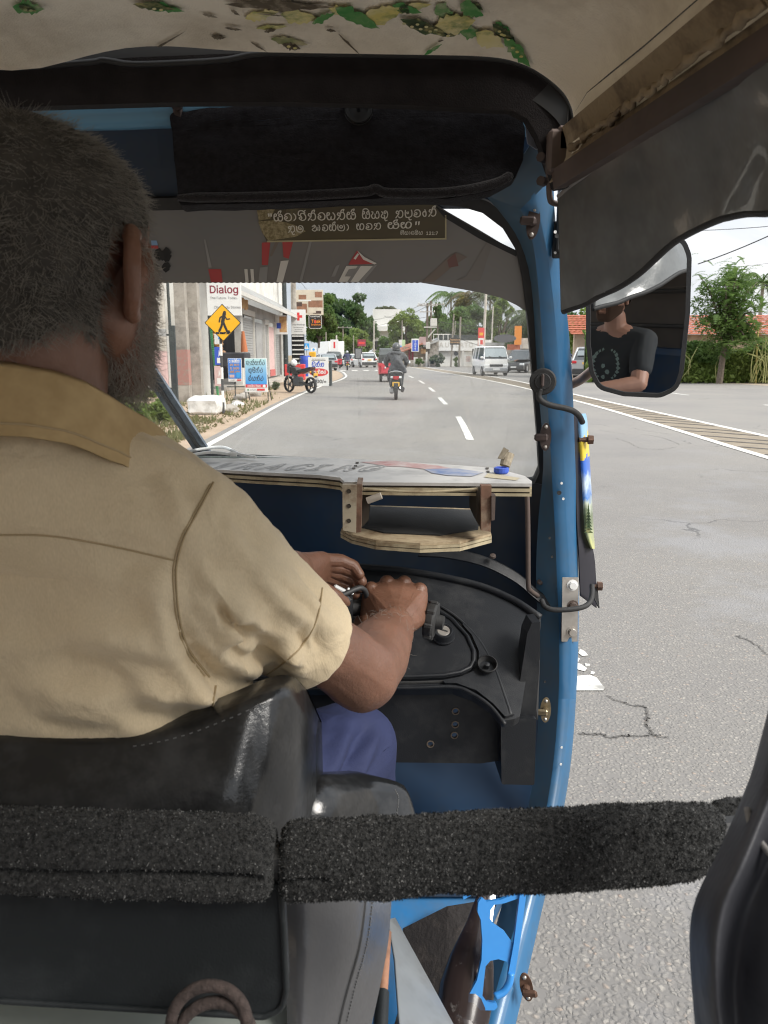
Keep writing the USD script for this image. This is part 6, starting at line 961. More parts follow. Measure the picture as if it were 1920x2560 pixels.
band = DP.poly([(560, 1478), (900, 1462), (1000, 1476), (1071, 1502), (1120, 1528), (1160, 1560), (1192, 1594), (1218, 1632), (1246, 1680), (1264, 1730), (1286, 1790), (1262, 1797), (1232, 1764), (1190, 1731), (1140, 1713), (1033, 1712), (560, 1712)]).difference(lg0.buffer(.004)); K.part('dash_surround', DP.slab(band, .012, .0065, rnd=.003), 'dash_plastic', under=DB)
arch = sm([DP.pt(u, v, .002) for u, v in ((560, 1726), (900, 1722), (1033, 1721), (1134, 1719), (1182, 1737), (1226, 1768), (1262, 1812))], 40); K.part('dash_ridge', tube(arch, .003, 10), 'dash_plastic', under=DB, smooth=True)
lid_px = [(560, 1500), (960, 1488), (1030, 1496), (1070, 1512), (1134, 1551), (1173, 1595), (1190, 1634), (1190, 1660), (1180, 1678), (1153, 1691), (1110, 1699), (1033, 1702), (560, 1702)]
lg = DP.poly(lid_px); LD = K.part('dash_lid', DP.slab(lg, .01, .006, rnd=.01), 'lid_plastic'); K.part('lid_groove', tube(np.c_[np.array(lg.buffer(.004).exterior.coords), np.full(len(lg.buffer(.004).exterior.coords), .001)] @ DP.R.T + DP.p, .0022, 6), 'rubber', under=LD)
K.part('lid_edge', tube(np.c_[np.array(lg.buffer(-.004).exterior.coords), np.full(len(lg.buffer(-.004).exterior.coords), .0065)] @ DP.R.T + DP.p, .0035, 8), 'lid_plastic', under=LD, smooth=True)
c = DP.pt(1107, 1596, .006); KL = K.part('key_lock', xf(lathe([(.019, -.002), (.019, .004), (.0165, .0065), (.0155, .014), (.0135, .016), (.011, .0155), (.0105, .012)], 24), DP.R, c), 'dash_plastic', smooth=40); K.part('lock_face', xf(lathe([(.0108, .0), (.0108, .014), (.0095, .0155), (0, .0155)], 20), DP.R, c), 'stainless', under=KL, smooth=40); K.part('key_slot', xf(box((0, 0, .0158), (.0022, .014, .001)), DP.R @ rz_(1.2), c), 'ink_black', under=KL)
c = DP.pt(1216, 1674, .016); HL = K.part('round_socket', xf(lathe([(.0145, .001), (.016, 0), (.0145, -.001), (.0115, -.012), (0, -.013)], 20), DP.R, c), 'rubber', smooth=True); K.part('socket_pin', xf(lathe([(0, .0), (.004, -.001), (.0045, -.012)], 10), DP.R, c), 'dash_plastic', under=HL)
LPn = Plane(PY(1100, 1720, 1.135), (0, -1, .05)); lowg = LPn.poly([(560, 1716), (1033, 1722), (1134, 1720), (1182, 1737), (1226, 1766), (1258, 1806), (1262, 1900), (1200, 1909), (1168, 1908), (970, 1906), (560, 1902)])
holes = [LPn.at(u, v) for u, v in ((1139, 1778), (1138, 1811), (1136, 1838), (1076, 1860))]; hg = unary_union([Point(*h).buffer(.0042) for h in holes]); LW = K.part('lower_dash_panel', LPn.slab(lowg, .004, 0, hole=hg), 'dash_plastic')
for h in holes: K.part('hole_rim', xf(lathe([(.0062, .0), (.006, .0012), (.0044, .0012), (.0042, -.004)], 14), LPn.R, LPn.p + LPn.R @ A(h[0], h[1], 0)), M('hole_rust', (.13, .10, .075), .8) if 'hole_rust' not in MATS else 'hole_rust', under=LW)
BPn = Plane(PY(1296, 1880, 1.10), (0, -1, .08)); K.part('dash_leg', BPn.slab([(1252, 1800), (1341, 1796), (1336, 1963), (1254, 1961)], .07, 0, rnd=.003), 'dash_plastic'); K.part('dash_leg', BPn.slab([(1288, 1800), (1305, 1700), (1322, 1590), (1334, 1562), (1354, 1560), (1352, 1680), (1343, 1798)], .05, -.012), 'dash_plastic')
K.part('recess', grid(blend(C3((1200, 1560, 1.30), (1260, 1640, 1.28), (1290, 1790, 1.22)), C3((1350, 1548, 1.28), (1350, 1650, 1.27), (1345, 1800, 1.2)), 4)), 'ink_black')
# ---- handlebar with grips, boots and levers
hb = sm(C3((700, 1520, 1.06), (800, 1512, 1.07), (900, 1520, 1.085), (985, 1530, 1.085), (1060, 1546, 1.08), (1080, 1552, 1.078)), 40); HB = K.part('handlebar', tube(hb, .0125, 10), 'rubber', smooth=True)
for q, r0 in ((21, .030), (23, .025), (25, .029), (27, .024), (19, .024)): K.part('grip_boot', tube([hb[q] - unit(hb[q + 1] - hb[q]) * .008, hb[q], hb[q] + unit(hb[q + 1] - hb[q]) * .008], [r0 * .8, r0, r0 * .8], 16), 'rubber', under=HB, smooth=True)
e = PY(1082, 1552, 1.075); ax = unit(A(.9, -.25, -.12)); Rg = frame(ax); GE = K.part('grip_end', xf(lathe([(.0, .016), (.010, .016), (.011, .006), (.024, .005), (.027, .002), (.027, -.006), (.024, -.010), (.012, -.012)], 20), Rg, e), 'rubber', smooth=40)
for k in range(8): a = k * PI / 4; K.part('grip_tooth', xf(rbox((.026 * math.cos(a), .026 * math.sin(a), -.002), (.007, .007, .012), .0015), Rg, e), 'rubber', under=GE)
K.part('switch_box', rbox(PY(838, 1512, 1.06), (.05, .045, .04), .008), 'dash_plastic'); K.part('switch_lens', cat_([rbox(PY(852, 1474, 1.05), (.022, .008, .006), .002, ry_(.5)), rbox(PY(876, 1478, 1.05), (.012, .006, .004), .001, ry_(.8))]), 'lamp_clear'); K.part('clutch_lever', tube(sm(C3((790, 1500, 1.03), (850, 1490, 1.04), (905, 1470, 1.06), (922, 1510, 1.08)), 16), .004, 7), 'plastic_black', smooth=True)
# ---- right hand pillar and door sill
pil = [ # v, inner u, fold u, ridge u, outer u, Y
 (452, 1180, 1250, 1330, 1384, 1.125), (520, 1240, 1300, 1345, 1386, 1.14), (600, 1292, 1330, 1362, 1394, 1.165), (700, 1318, 1344, 1378, 1408, 1.20), (850, 1334, 1356, 1392, 1424, 1.24), (1000, 1348, 1368, 1402, 1433, 1.275), (1120, 1358, 1376, 1408, 1437, 1.295), (1200, 1356, 1380, 1412, 1440, 1.305), (1300, 1346, 1386, 1416, 1443, 1.31), (1440, 1340, 1392, 1424, 1446, 1.31), (1600, 1346, 1398, 1428, 1446, 1.29), (1750, 1348, 1396, 1424, 1440, 1.26), (1900, 1338, 1384, 1410, 1428, 1.215), (2030, 1318, 1364, 1390, 1408, 1.165), (2150, 1286, 1334, 1364, 1384, 1.115), (2280, 1250, 1298, 1330, 1354, 1.06), (2420, 1206, 1256, 1294, 1322, .99), (2600, 1150, 1206, 1248, 1280, .91), (2800, 1090, 1150, 1196, 1232, .83)]
pr0 = np.array([sm([PY(r[1 + c], r[0], r[5] + (.035, -.004, -.012, .02)[c]) for r in pil], 60) for c in range(4)])
PI_ = K.part('door_pillar', grid(np.concatenate([pr0[:2]])), 'blue_worn', smooth=True, label='dusty inner face of the blue door pillar')
ns = 36
K.part('door_pillar', grid(pr0[1:, :ns + 1]), 'blue_mid', smooth=True); K.part('door_sill', grid(pr0[1:, ns:]), 'blue_mid', smooth=True, label='bright blue lower sill of the door opening')
K.part('pillar_return', grid(np.array([pr0[3], pr0[3] + A(.002, .015, 0)])), 'blue_paint', smooth=True)
pc = lambda u, v, dy=-.012: PY(u, v, np.interp(v, [r[0] for r in pil], [r[5] for r in pil]) + dy)
# corner gusset at the top of the pillar, torn cloth
K.part('pillar_gusset', grid(blend(sm(C3((1180, 470, 1.12), (1260, 430, 1.10), (1320, 370, 1.09), (1340, 300, 1.085)), 10), sm(C3((1300, 520, 1.135), (1350, 470, 1.12), (1384, 430, 1.10), (1392, 380, 1.09)), 10), 4), .004), 'blue_worn', smooth=True)
K.part('torn_cloth', cat_([grid(np.array([[PY(1312, 310, 1.07), PY(1330, 330, 1.068)], [PY(1318, 360, 1.066), PY(1344, 372, 1.07)], [PY(1340, 372, 1.07), PY(1366, 386, 1.066)]]), .001)]), M('torn_plastic', (.30, .32, .38), .3, dirt=(.05, .05, .06), ds=40, damt=.9))
K.part('rail_strap', tube(sm(C3((1368, 380, 1.05), (1372, 440, 1.07), (1374, 490, 1.09), (1384, 508, 1.10), (1422, 510, 1.10)), 30), .004, 7), 'steel_brown', smooth=True)
for u, v in ((1360, 396), (1360, 455)): c = PY(u, v, 1.05); K.part('strap_bolt', cyl(c, c + A(-.006, -.008, 0), .006, n=8), 'latch_brown')
K.part('side_bracket', cat_([rbox(PY(1412, 545, 1.16), (.022, .012, .09), .002), rbox(PY(1400, 600, 1.17), (.02, .01, .05), .002)]), 'ink_black')
for u, v, r in ((1388, 580, 3.5), (1388, 632, 3.0), (1392, 590, 5), (1404, 1208, 3.5), (1408, 1247, 3.5), (1398, 1232, 6), (1374, 1345, 3.5), (1380, 1392, 3.5), (1404, 1868, 3.2), (1402, 1910, 3.2), (1362, 1704, 3.2)):
    K.part('pillar_hole', xf(lathe([(0, .001), (r * .00062, .0012), (r * .00066, .0)], 10), frame((0, -1, 0)), pc(u, v, -.0145)), 'sign_white' if (u, v) in ((1388, 580), (1388, 632), (1404, 1208), (1408, 1247), (1404, 1868), (1402, 1910)) else 'ink_black')
# turn buttons and their plates
def turnbutton(u, v, m, tilt=0.0, flip=1):
    c = pc(u, v, -.016); b = K.part('fastener_plate', xf(ext(affinity.scale(Point(0, 0).buffer(.012), .75, 1.9), .002), frame((-.15, -1, 0), (1, 0, 0)) @ rz_(tilt), c), m); K.part('fastener_stud', xf(cat_([cyl((0, 0, 0), (0, 0, .010), .0055), rbox((-.006 * flip, 0, .013), (.022, .012, .006), .003)]), frame((-.3, -1, 0), (1, 0, 0)) @ rz_(tilt), c), m, under=b)
    for s in (-1, 1): K.part('fastener_screw', xf(ball((0, s * .0165, .002), .0032, 1), frame((-.15, -1, 0), (1, 0, 0)) @ rz_(tilt), c), 'stainless', under=b)
turnbutton(1333, 556, 'latch_brown', -.1); turnbutton(1364, 1092, 'latch_brown', 0); turnbutton(1364, 1774, 'brass_old', 0); turnbutton(1316, 2466, 'bolt_rust', .2, -1)
c = pc(1357, 954, -.022); GR = K.part('grommet', xf(lathe([(0, .004), (.012, .004), (.013, .002), (.019, .002), (.021, .0), (.021, -.006)], 22), frame((-.25, -1, .0)), c), 'rubber', smooth=40); K.part('grommet_slot', xf(rbox((0, .002, .006), (.005, .02, .005), .002), frame((-.25, -1, 0)), c), 'latch_brown', under=GR)
K.part('cable', tube(sm([pc(1352, 972, -.026), pc(1347, 990, -.03), pc(1356, 1004, -.034), pc(1380, 1014, -.036), pc(1410, 1020, -.036), pc(1434, 1028, -.034), pc(1448, 1040, -.03), pc(1456, 1056, -.02)], 50), .0048, 9), 'rubber', smooth=True)
# stainless plate
SPn = Plane(pc(1424, 1520, -.02), (.05, -1, 0)); ST = K.part('steel_plate', SPn.slab([(1406, 1444), (1446, 1444), (1444, 1604), (1404, 1604)], .003, 0, rnd=.001), 'stainless')
for u, v, m in ((1431, 1463, 'sign_white'), (1432, 1514, 'steel_brown'), (1430, 1580, 'stainless')): c = SPn.pt(u, v, .001); K.part('bolt', xf(lathe([(0, .005), (.006, .005), (.007, .003), (.0072, 0), (.010, .0), (.010, -.001)], 12), SPn.R, c), m, under=ST)
# black deflector with its printed strip outside the pillar
dfo = sm(C3((1446, 1036, 1.33), (1450, 1100, 1.335), (1456, 1200, 1.34), (1462, 1290, 1.345), (1470, 1345, 1.345), (1484, 1380, 1.345), (1490, 1440, 1.345), (1492, 1520, 1.34)), 40); dfi = sm(C3((1432, 1030, 1.315), (1436, 1100, 1.32), (1440, 1200, 1.325), (1443, 1290, 1.325), (1446, 1345, 1.325), (1448, 1380, 1.325), (1450, 1440, 1.325), (1452, 1490, 1.325)), 40)
DF = K.part('deflector', grid(blend(dfi, dfo, 3), .003), M('deflector_black', (.020, .019, .026), .5), smooth=True)
prn = np.array([[PY(u0 + (u1 - u0) * t, v, 1.33 + .03 * t * t - .006 * math.sin(t * PI)) for t in np.linspace(0, 1, 6)] for v, u0, u1 in zip(np.linspace(1034, 1372, 30), np.interp(np.linspace(1034, 1372, 30), [1034, 1060, 1200, 1330, 1372], [1452, 1446, 1455, 1462, 1478]), np.interp(np.linspace(1034, 1372, 30), [1034, 1050, 1200, 1330, 1372], [1463, 1467, 1476, 1483, 1486]))])
za = [PY(1460, v, 1.34)[2] for v in (1034, 1088, 1090, 1140, 1142, 1175, 1205, 1235, 1262, 1290, 1330, 1372)]; zr = lambda z: (z - za[-1]) / (za[0] - za[-1])
MATS['print_strip'] = usdkit.material(stage, '/World/Looks/print_strip', {'g': ('geometry', {}), 's': ('separate_xyz', {}), 'm': ('map_range', {'from_min': za[-1], 'from_max': za[0], 'to_min': 0, 'to_max': 1}), 'n': ('noise_texture', {'scale': 60, 'detail': 3}), 'mr': ('map_range', {'from_min': .3, 'from_max': .7, 'to_min': -.045, 'to_max': .045}), 'ad': ('math', {'math_type': 'add'}), 'r': ('rgb_ramp', {'ramp': sorted([(zr(z), c) for z, c in zip(za, ((.25, .5, .75), (.30, .5, .7), (.75, .56, .04), (.75, .55, .05), (.035, .13, .52), (.04, .15, .55), (.5, .6, .7), (.06, .2, .55), (.45, .5, .4), (.12, .16, .08), (.30, .34, .2), (.55, .55, .2)))])}), 'p': ('principled_bsdf', {'roughness': .35, 'coat_weight': .3})},
    [('g.position', 's.vector'), ('s.z', 'm.value'), ('g.position', 'n.vector'), ('n.fac', 'mr.value'), ('m.result', 'ad.value1'), ('mr.result', 'ad.value2'), ('ad.value', 'r.fac'), ('r.color', 'p.base_color')], surface='p.BSDF')
K.part('printed_strip', grid(prn, .001), 'print_strip', under=DF, smooth=True)
for k in range(9): c = PY(1470, 1262 + 8 * k, 1.325); K.part('printed_tree', flat(Polygon([(-.0012 - .0009 * k, -.004), (.0012 + .0009 * k, -.004), (0, .004)]), frame((0, -1, 0)), c + A(0, -.0035, 0)), 'print_dkgreen', under=DF)
for u, v, y in ((1474, 1099, 1.33), (1497, 1465, 1.345)): c = PY(u, v, y); K.part('hex_bolt', cat_([cyl(c - A(.018, 0, 0), c, .0045, n=8), xf(lathe([(0, .009), (.008, .009), (.0085, .0), (0, 0)], 6), frame((1, -.1, 0)), c - A(.003, 0, 0))]), 'bolt_rust')
K.part('loop_wire', tube(sm([pc(1354, 1500, -.03), pc(1362, 1516, -.04), pc(1382, 1524, -.045), pc(1420, 1524, -.045), pc(1456, 1518, -.04), pc(1474, 1506, -.03), pc(1480, 1485, -.02), pc(1480, 1462, -.01)], 50), .0045, 9), 'rubber', smooth=True)
K.part('deflector_tail', grid(np.array([[PY(1474, 1470, 1.34), PY(1492, 1470, 1.345)], [PY(1484, 1500, 1.34), PY(1496, 1520, 1.345)]]), .003), 'rubber')
# ---- bottle cage on the sill, metal sheet and rod beside the seat
CP = Plane(PY(1240, 2400, .87), (.1, -1, .35)); M('cage_blue', (.035, .24, .62), .4, coat=.3, var=.1, vs=8)
cage = CP.poly([(1204, 2244), (1216, 2254), (1250, 2250), (1290, 2234), (1302, 2216), (1310, 2222), (1296, 2246), (1262, 2258), (1236, 2262), (1226, 2276), (1224, 2296), (1234, 2310), (1262, 2330), (1282, 2358), (1284, 2380), (1276, 2420), (1266, 2404), (1246, 2398), (1226, 2402), (1214, 2416), (1210, 2450), (1206, 2490), (1216, 2504), (1242, 2508), (1244, 2518), (1236, 2526), (1200, 2526), (1170, 2520), (1172, 2488), (1192, 2452), (1204, 2400), (1206, 2350), (1202, 2300), (1194, 2280), (1196, 2256)])
CG = K.part('bottle_cage', CP.slab(cage, .006, 0, rnd=.0015), 'cage_blue'); K.part('cage_rail', CP.slab([(1302, 2200), (1318, 2200), (1300, 2340), (1286, 2430), (1276, 2446), (1268, 2436), (1282, 2360)], .006, .004), 'cage_blue', under=CG); K.part('cage_hook', tube(sm([CP.pt(u, v, .002) for u, v in ((1276, 2430), (1272, 2456), (1258, 2478), (1236, 2490))], 16), .0048, 8), 'cage_blue', under=CG, smooth=True); K.part('cage_strap', CP.slab([(1166, 2220), (1204, 2216), (1208, 2240), (1192, 2258), (1170, 2270)], .006, -.03), 'cage_blue', under=CG)
b0, b1 = PY(1208, 2236, .97), PY(1150, 2575, .85); ax = unit(b1 - b0); L = np.linalg.norm(b1 - b0)
bt = T('drink_bottle', 'dark dusty plastic bottle standing in the blue holder by the sill', 'bottle', (b1 + b0) / 2); MATS['bottle_clear'] = usdkit.material(stage, '/World/Looks/bottle_clear', {'p': ('principled_bsdf', {'base_color': (.045, .032, .03), 'roughness': .22, 'coat_weight': .2}), 't': ('transparent_bsdf', {'color': (.5, .45, .42)}), 'm': ('mix_closure', {'fac': .45}), 'tc': ('texture_coordinate', {}), 'n': ('noise_texture', {'scale': 34, 'detail': 6, 'roughness': .7}), 'r': ('rgb_ramp', {'ramp': [(.56, (.45,) * 3), (.66, (0,) * 3)]}), 'd': ('diffuse_bsdf', {'color': (.35, .33, .31)}), 'r2': ('rgb_ramp', {'ramp': [(.58, (0,) * 3), (.72, (.6,) * 3)]}), 'mm': ('mix_closure', {})}, [('p.BSDF', 'm.closure1'), ('t.BSDF', 'm.closure2'), ('tc.object', 'n.vector'), ('n.fac', 'r2.fac'), ('r2.color', 'mm.fac'), ('m.closure', 'mm.closure1'), ('d.BSDF', 'mm.closure2')], surface='mm.closure')
bt.part('bottle_body', xf(lathe([(.008, 0), (.010, .01), (.016, .04), (.030, .085), (.036, .12), (.034, .16), (.037, .2), (.036, L - .01), (.028, L)], 24), frame(ax), b0), 'bottle_clear', smooth=True); bt.part('drink', xf(lathe([(0, .05), (.018, .055), (.031, .1), (.031, L - .02), (0, L - .015)], 20), frame(ax), b0), M('cola', (.022, .010, .008), .15), smooth=True); bt.part('wrapper', grid(np.array([[b0 + A(.012, .014, .0), b0 + A(.020, .012, -.004)], [b0 + ax * .06 + A(.012, .01, 0), b0 + ax * .06 + A(.022, .01, 0)]]), .001), 'car_silver')
K.part('metal_sheet', grid(np.array([[PY(968, 2302, .86), PY(984, 2298, .88)], [PY(984, 2400, .80), PY(1040, 2400, .83)], [PY(1000, 2620, .68), PY(1160, 2620, .74)]]), .003), M('sheet_grey', (.26, .275, .28), .35, metal=.4, var=.15, vs=8, dirt=(.15, .15, .14), ds=10, damt=.6), smooth=True)
K.part('rusty_rod', tube(C3((966, 2330, .79), (956, 2480, .73), (948, 2640, .67)), .006, 8), M('rod_rust', (.30, .15, .09), .8, var=.4, vs=40), smooth=True); K.part('rod_sleeve', tube(C3((955, 2480, .722), (948, 2640, .66)), .0078, 10), 'panel_vinyl', smooth=True)
# ---- driver's seat
bk = [ # u, top v, Y at top
 (-800, 1905, .585), (-400, 1870, .585), (0, 1852, .59), (200, 1858, .592), (350, 1848, .597), (480, 1816, .605), (600, 1766, .612), (660, 1738, .617), (716, 1727, .622), (752, 1748, .63), (776, 1800, .645), (788, 1900, .665)]
us = np.linspace(-800, 789, 80); tv_ = np.interp(us, [b_[0] for b_ in bk], [b_[1] for b_ in bk]); ty_ = np.interp(us, [b_[0] for b_ in bk], [b_[2] for b_ in bk]) + .060 * (1 - np.sqrt(np.maximum(0, 1 - np.clip((us - 560) / 230, 0, 1) ** 2)))
from scipy.ndimage import gaussian_filter1d
tv_ = gaussian_filter1d(tv_, 1.2); topc = np.array([PY(u, v, y) for u, v, y in zip(us, tv_, ty_)]); R_ = []
for t in np.linspace(0, 1, 22):
    vv_ = 1.0 * t; z = topc[:, 2] - (topc[:, 2] - .965) * t; y_ = ty_ + .006 - .052 * np.sin(np.clip(t * 1.35, 0, 1) * PI / 2) * (1 - .8 * np.clip((us - 600) / 180, 0, 1)); R_.append(np.stack([topc[:, 0] * (1 + 0 * t), y_, z], 1))
R_ = np.array(R_); cre = .010 * np.exp(-((us[None] - 700 + 90 * np.linspace(0, 1, 22)[:, None]) / 22) ** 2) * np.sin(np.linspace(0, 1, 22) * PI)[:, None] - .008 * np.exp(-((us[None] - 640 - 40 * np.linspace(0, 1, 22)[:, None]) / 18) ** 2) * np.exp(-((np.linspace(0, 1, 22)[:, None] - .42) / .2) ** 2); R_[..., 1] -= cre; R_ += (meshkit.fbm(R_ * 22, 3, 4)[..., None] - .5) * .006 * A(0, 1, 0)
ft = R_[0] + A(0, .03, .002); ft2 = R_[0] + A(0, .07, -.02); ft3 = R_[0] + A(0, .085, -.2)
BR = K.part('seat_backrest', grid(np.concatenate([np.stack([ft3, ft2, ft]), R_])), 'leather', smooth=True, label='glossy black leather backrest of the driver seat')
stp = [R_[1, i] + A(0, -.001, .0) for i in range(56, 74)]
for a, b2 in zip(stp[::1], stp[1::1]): K.part('stitch', tube([a * .7 + b2 * .3, a * .3 + b2 * .7], .0006, 5), M('stitch_grey', (.10, .10, .10), .8) if 'stitch_grey' not in MATS else 'stitch_grey', under=BR)
# rear panel of the seat and its lower leather side
PPn = Plane(PY(300, 2300, .515), (0, -1, .1)); pg = PPn.poly([(-900, 2180), (700, 2200), (708, 2300), (716, 2470), (706, 2520), (660, 2540), (300, 2518), (0, 2500), (-900, 2470)]); RP = K.part('seat_rear_panel', PPn.slab(pg, .02, 0, rnd=.012), 'panel_vinyl'); K.part('panel_beading', tube(np.c_[np.array(pg.buffer(-.012).buffer(.012).exterior.coords), np.full(len(pg.buffer(-.012).buffer(.012).exterior.coords), .001)] @ PPn.R.T + PPn.p, .0024, 8), 'panel_vinyl', under=RP, smooth=True)
sl = np.array([sm(C3(*[(u, v, y) for u, v, y in col]), 20) for col in ([(690, 2180, .60), (700, 2350, .585), (716, 2500, .57), (720, 2680, .55)], [(770, 2180, .60), (770, 2350, .58), (760, 2500, .565), (750, 2680, .54)], [(860, 2180, .635), (846, 2350, .605), (816, 2500, .58), (790, 2680, .55)], [(926, 2180, .69), (906, 2350, .645), (866, 2500, .61), (826, 2680, .575)], [(982, 2180, .78), (975, 2310, .73), (960, 2420, .69), (905, 2680, .62)])]); sl = np.array([spline(sl[:, j], 16) for j in range(sl.shape[1])]); sl += (meshkit.fbm(sl * 14, 3, 7)[..., None] - .5) * .012 * A(0, 1, 0)
SL = K.part('seat_side', grid(sl), 'leather_grey', smooth=True, label='shiny grey leather side of the driver seat'); K.part('side_seam', tube(sl[:, 11] + A(-.001, -.002, 0), .0016, 6), 'rubber', under=SL, smooth=True)
for a, b2 in zip(sl[::1, 12], sl[1::1, 12]):
    for q in (.1, .4, .7): K.part('stitch', tube([a * (1 - q) + b2 * q + A(0, -.002, 0), a * (.8 - q) + b2 * (q + .2) + A(0, -.002, 0)], .0007, 4), 'stitch_grey', under=SL)
cu = hullchain({'a': (*PY(760, 2040, .76), .045), 'b': (*PY(880, 2010, .84), .038), 'c': (*PY(975, 2006, .86), .026), 'd': (*PY(760, 2160, .78), .05), 'e': (*PY(990, 2090, .84), .03)}, [('a', 'b', 'd'), ('b', 'c', 'e', 'd')], 18); CU = K.part('seat_cushion', soften(cu, .012, 8), 'leather', smooth=True)
cs_ = sm(C3((988, 1975, .815), (996, 1994, .805), (994, 2020, .80), (988, 2060, .80)), 14)
for a, b2 in zip(cs_, cs_[1:]): K.part('stitch', tube([a, a * .4 + b2 * .6], .0008, 5), 'stitch_grey', under=CU)
one('floor_box', rbox(PY(120, 2620, .60), (.5, .2, .1), .01), M('box_pale', (.30, .33, .30), .7, var=.1), 'pale grey box edge under the driver seat panel', 'box')
rp = PY(522, 2558, .475); tor = [rp + A(.027 * math.cos(a), .01 * math.sin(a), .022 * math.sin(a)) for a in np.linspace(.0, PI, 20)]; one('rope_ring', cat_([tube(np.array(tor) + A(dx, -.002 * k, -.012 * k), (.0045), 8) for k, dx in ((0, 0), (1, .004))]), M('rope_brown', (.045, .032, .028), .9, var=.4, vs=120, bump=.002, bs=200), 'coiled brown ring under the dark seat panel', 'ring', smooth=True)
# ---- carpet wrapped grab bar
M('carpet', (.013, .0135, .0135), .95, col2=(.05, .05, .049), vs=330, vdet=3, bump=.004, bs=380, sheen=.05, spec=.15)
def carpet(px, seed, groove=None):
    """A bar wrapped in carpet: (u, v centre, half height in pixels, Y)."""
    c = np.array([PY(u, v, y) for u, v, h, y in px]); r = np.array([.84 * h / F * np.dot(PY(u, v, y) - EYE, FWD) for u, v, h, y in px]); n = 150; c = spline(c, n); r = spline(np.c_[r, r, r], n)[:, 0]; a = np.arange(56) * 2 * PI / 56
    V = c[:, None] + r[:, None, None] * (np.cos(a)[None, :, None] * A(0, -.93, -.2) * .85 + np.sin(a)[None, :, None] * unit(UP)); nn = unit(A(0, 0, 1)); d = (V - c[:, None]) / np.maximum(r[:, None, None], 1e-6)
    k = (meshkit.fbm(V * 160, 2, seed) - .5) * .0028 + (meshkit.fbm(V * 24, 3, seed + 1) - .5) * .006
    if groove: 
        for (j0, ang, wd, dep) in groove: da_ = (a[None] - ang(np.linspace(0, 1, n)[:, None]) + PI) % (2 * PI) - PI; k = k - dep(np.linspace(0, 1, n)[:, None]) * np.exp(-(da_ / wd) ** 2)
    V = V + d * k[..., None]; v, f = grid(V, closed=True); f = f[:, ::-1]; L = len(v); v = np.vstack([v, c[0], c[-1]]); m_ = 56
    f = np.vstack([f, [[L, j, (j + 1) % m_] for j in range(m_)], [[L + 1, (n - 1) * m_ + (j + 1) % m_, (n - 1) * m_ + j] for j in range(m_)]]); return v, f
b1_ = carpet([(-600, 2100, 122, .51), (0, 2124, 112, .515), (300, 2132, 112, .517), (560, 2142, 108, .52), (650, 2148, 104, .522), (684, 2150, 80, .523), (692, 2150, 40, .523)], 1, [(0, lambda s: -.0 + .10 * (s - .5), .13, lambda s: .014 * (1 - np.clip((s - .62) / .12, 0, 1)))])
b2_ = carpet([(700, 2154, 40, .523), (710, 2153, 84, .523), (760, 2148, 102, .523), (1000, 2138, 104, .524), (1300, 2128, 106, .525), (1600, 2112, 106, .527), (1740, 2100, 98, .528), (1800, 2092, 72, .529), (1812, 2090, 36, .529)], 5, [(0, lambda s: -.22 + .2 * np.sin(s * 5), .08, lambda s: .008 * ((np.sin(s * 9 + .4) > .1) * 1.0))])
b3_ = carpet([(1786, 2052, 30, .56), (1800, 2048, 48, .56), (1900, 2040, 52, .56), (2100, 2030, 54, .56)], 8)
GB = K.part('grab_bar', b1_, 'carpet', smooth=True, label='left carpet wrapped section of the grab bar'); K.part('grab_bar', b2_, 'carpet', smooth=True, label='right carpet wrapped section of the grab bar'); K.part('grab_bar', b3_, 'carpet', smooth=True); K.part('bar_core', tube(C3((-700, 2140, .525), (700, 2150, .525), (1800, 2090, .53), (2200, 2050, .55)), .014, 10), 'ink_black')
# carpet fibres
rng = np.random.default_rng(21); P0 = []
for b_, n_ in ((b1_, 15000), (b2_, 22000), (b3_, 2500)):
    t = trimesh.Trimesh(*b_, process=False); pts, fi = trimesh.sample.sample_surface(t, n_, seed=7); nr = t.face_normals[fi]; P0.append((pts, nr))
pts = np.vstack([p for p, _ in P0]); nr = np.vstack([n for _, n in P0]); dd = nr + rng.normal(0, .7, nr.shape); dd /= np.linalg.norm(dd, axis=1, keepdims=True); e = pts + dd * rng.uniform(.0006, .0019, (len(pts), 1))
def curves(path, pts, counts, width, material, kind=None, label=None):
    c = UsdGeom.BasisCurves.Define(stage, path); c.CreateTypeAttr('linear'); c.CreatePointsAttr(Vt.Vec3fArray.FromNumpy(np.asarray(pts, np.float32))); c.CreateCurveVertexCountsAttr(Vt.IntArray.FromNumpy(np.asarray(counts, np.int32)))
    w = np.asarray(width, np.float32); c.CreateWidthsAttr(Vt.FloatArray.FromNumpy(w)); c.SetWidthsInterpolation('vertex' if len(w) == len(pts) else 'constant'); UsdShade.MaterialBindingAPI.Apply(c.GetPrim()).Bind(mat(material))
    if kind: c.GetPrim().SetCustomDataByKey('kind', kind)
    return c
def hairmat(name, c1, c2, rough=.55):
    MATS[name] = usdkit.material(stage, '/World/Looks/' + name, {'h': ('hair_info', {}), 'w': ('white_noise_texture', {'dimensions': '1D'}), 'r': ('rgb_ramp', {'ramp': [(0, c1), (.55, c1), (.7, c2), (1, c2)], 'interpolate': True}), 'p': ('principled_bsdf', {'roughness': rough, 'specular_ior_level': .3})}, [('h.index', 'w.w'), ('w.value', 'r.fac'), ('r.color', 'p.base_color')], surface='p.BSDF')
MATS['fibre'] = usdkit.material(stage, '/World/Looks/fibre', {'g': ('geometry', {}), 'n': ('noise_texture', {'scale': 330, 'detail': 2}), 'r': ('rgb_ramp', {'ramp': [(.48, (.012, .013, .013)), (.68, (.22, .22, .215))]}), 'p': ('principled_bsdf', {'roughness': .9, 'specular_ior_level': .1})}, [('g.position', 'n.vector'), ('n.fac', 'r.fac'), ('r.color', 'p.base_color')], surface='p.BSDF')
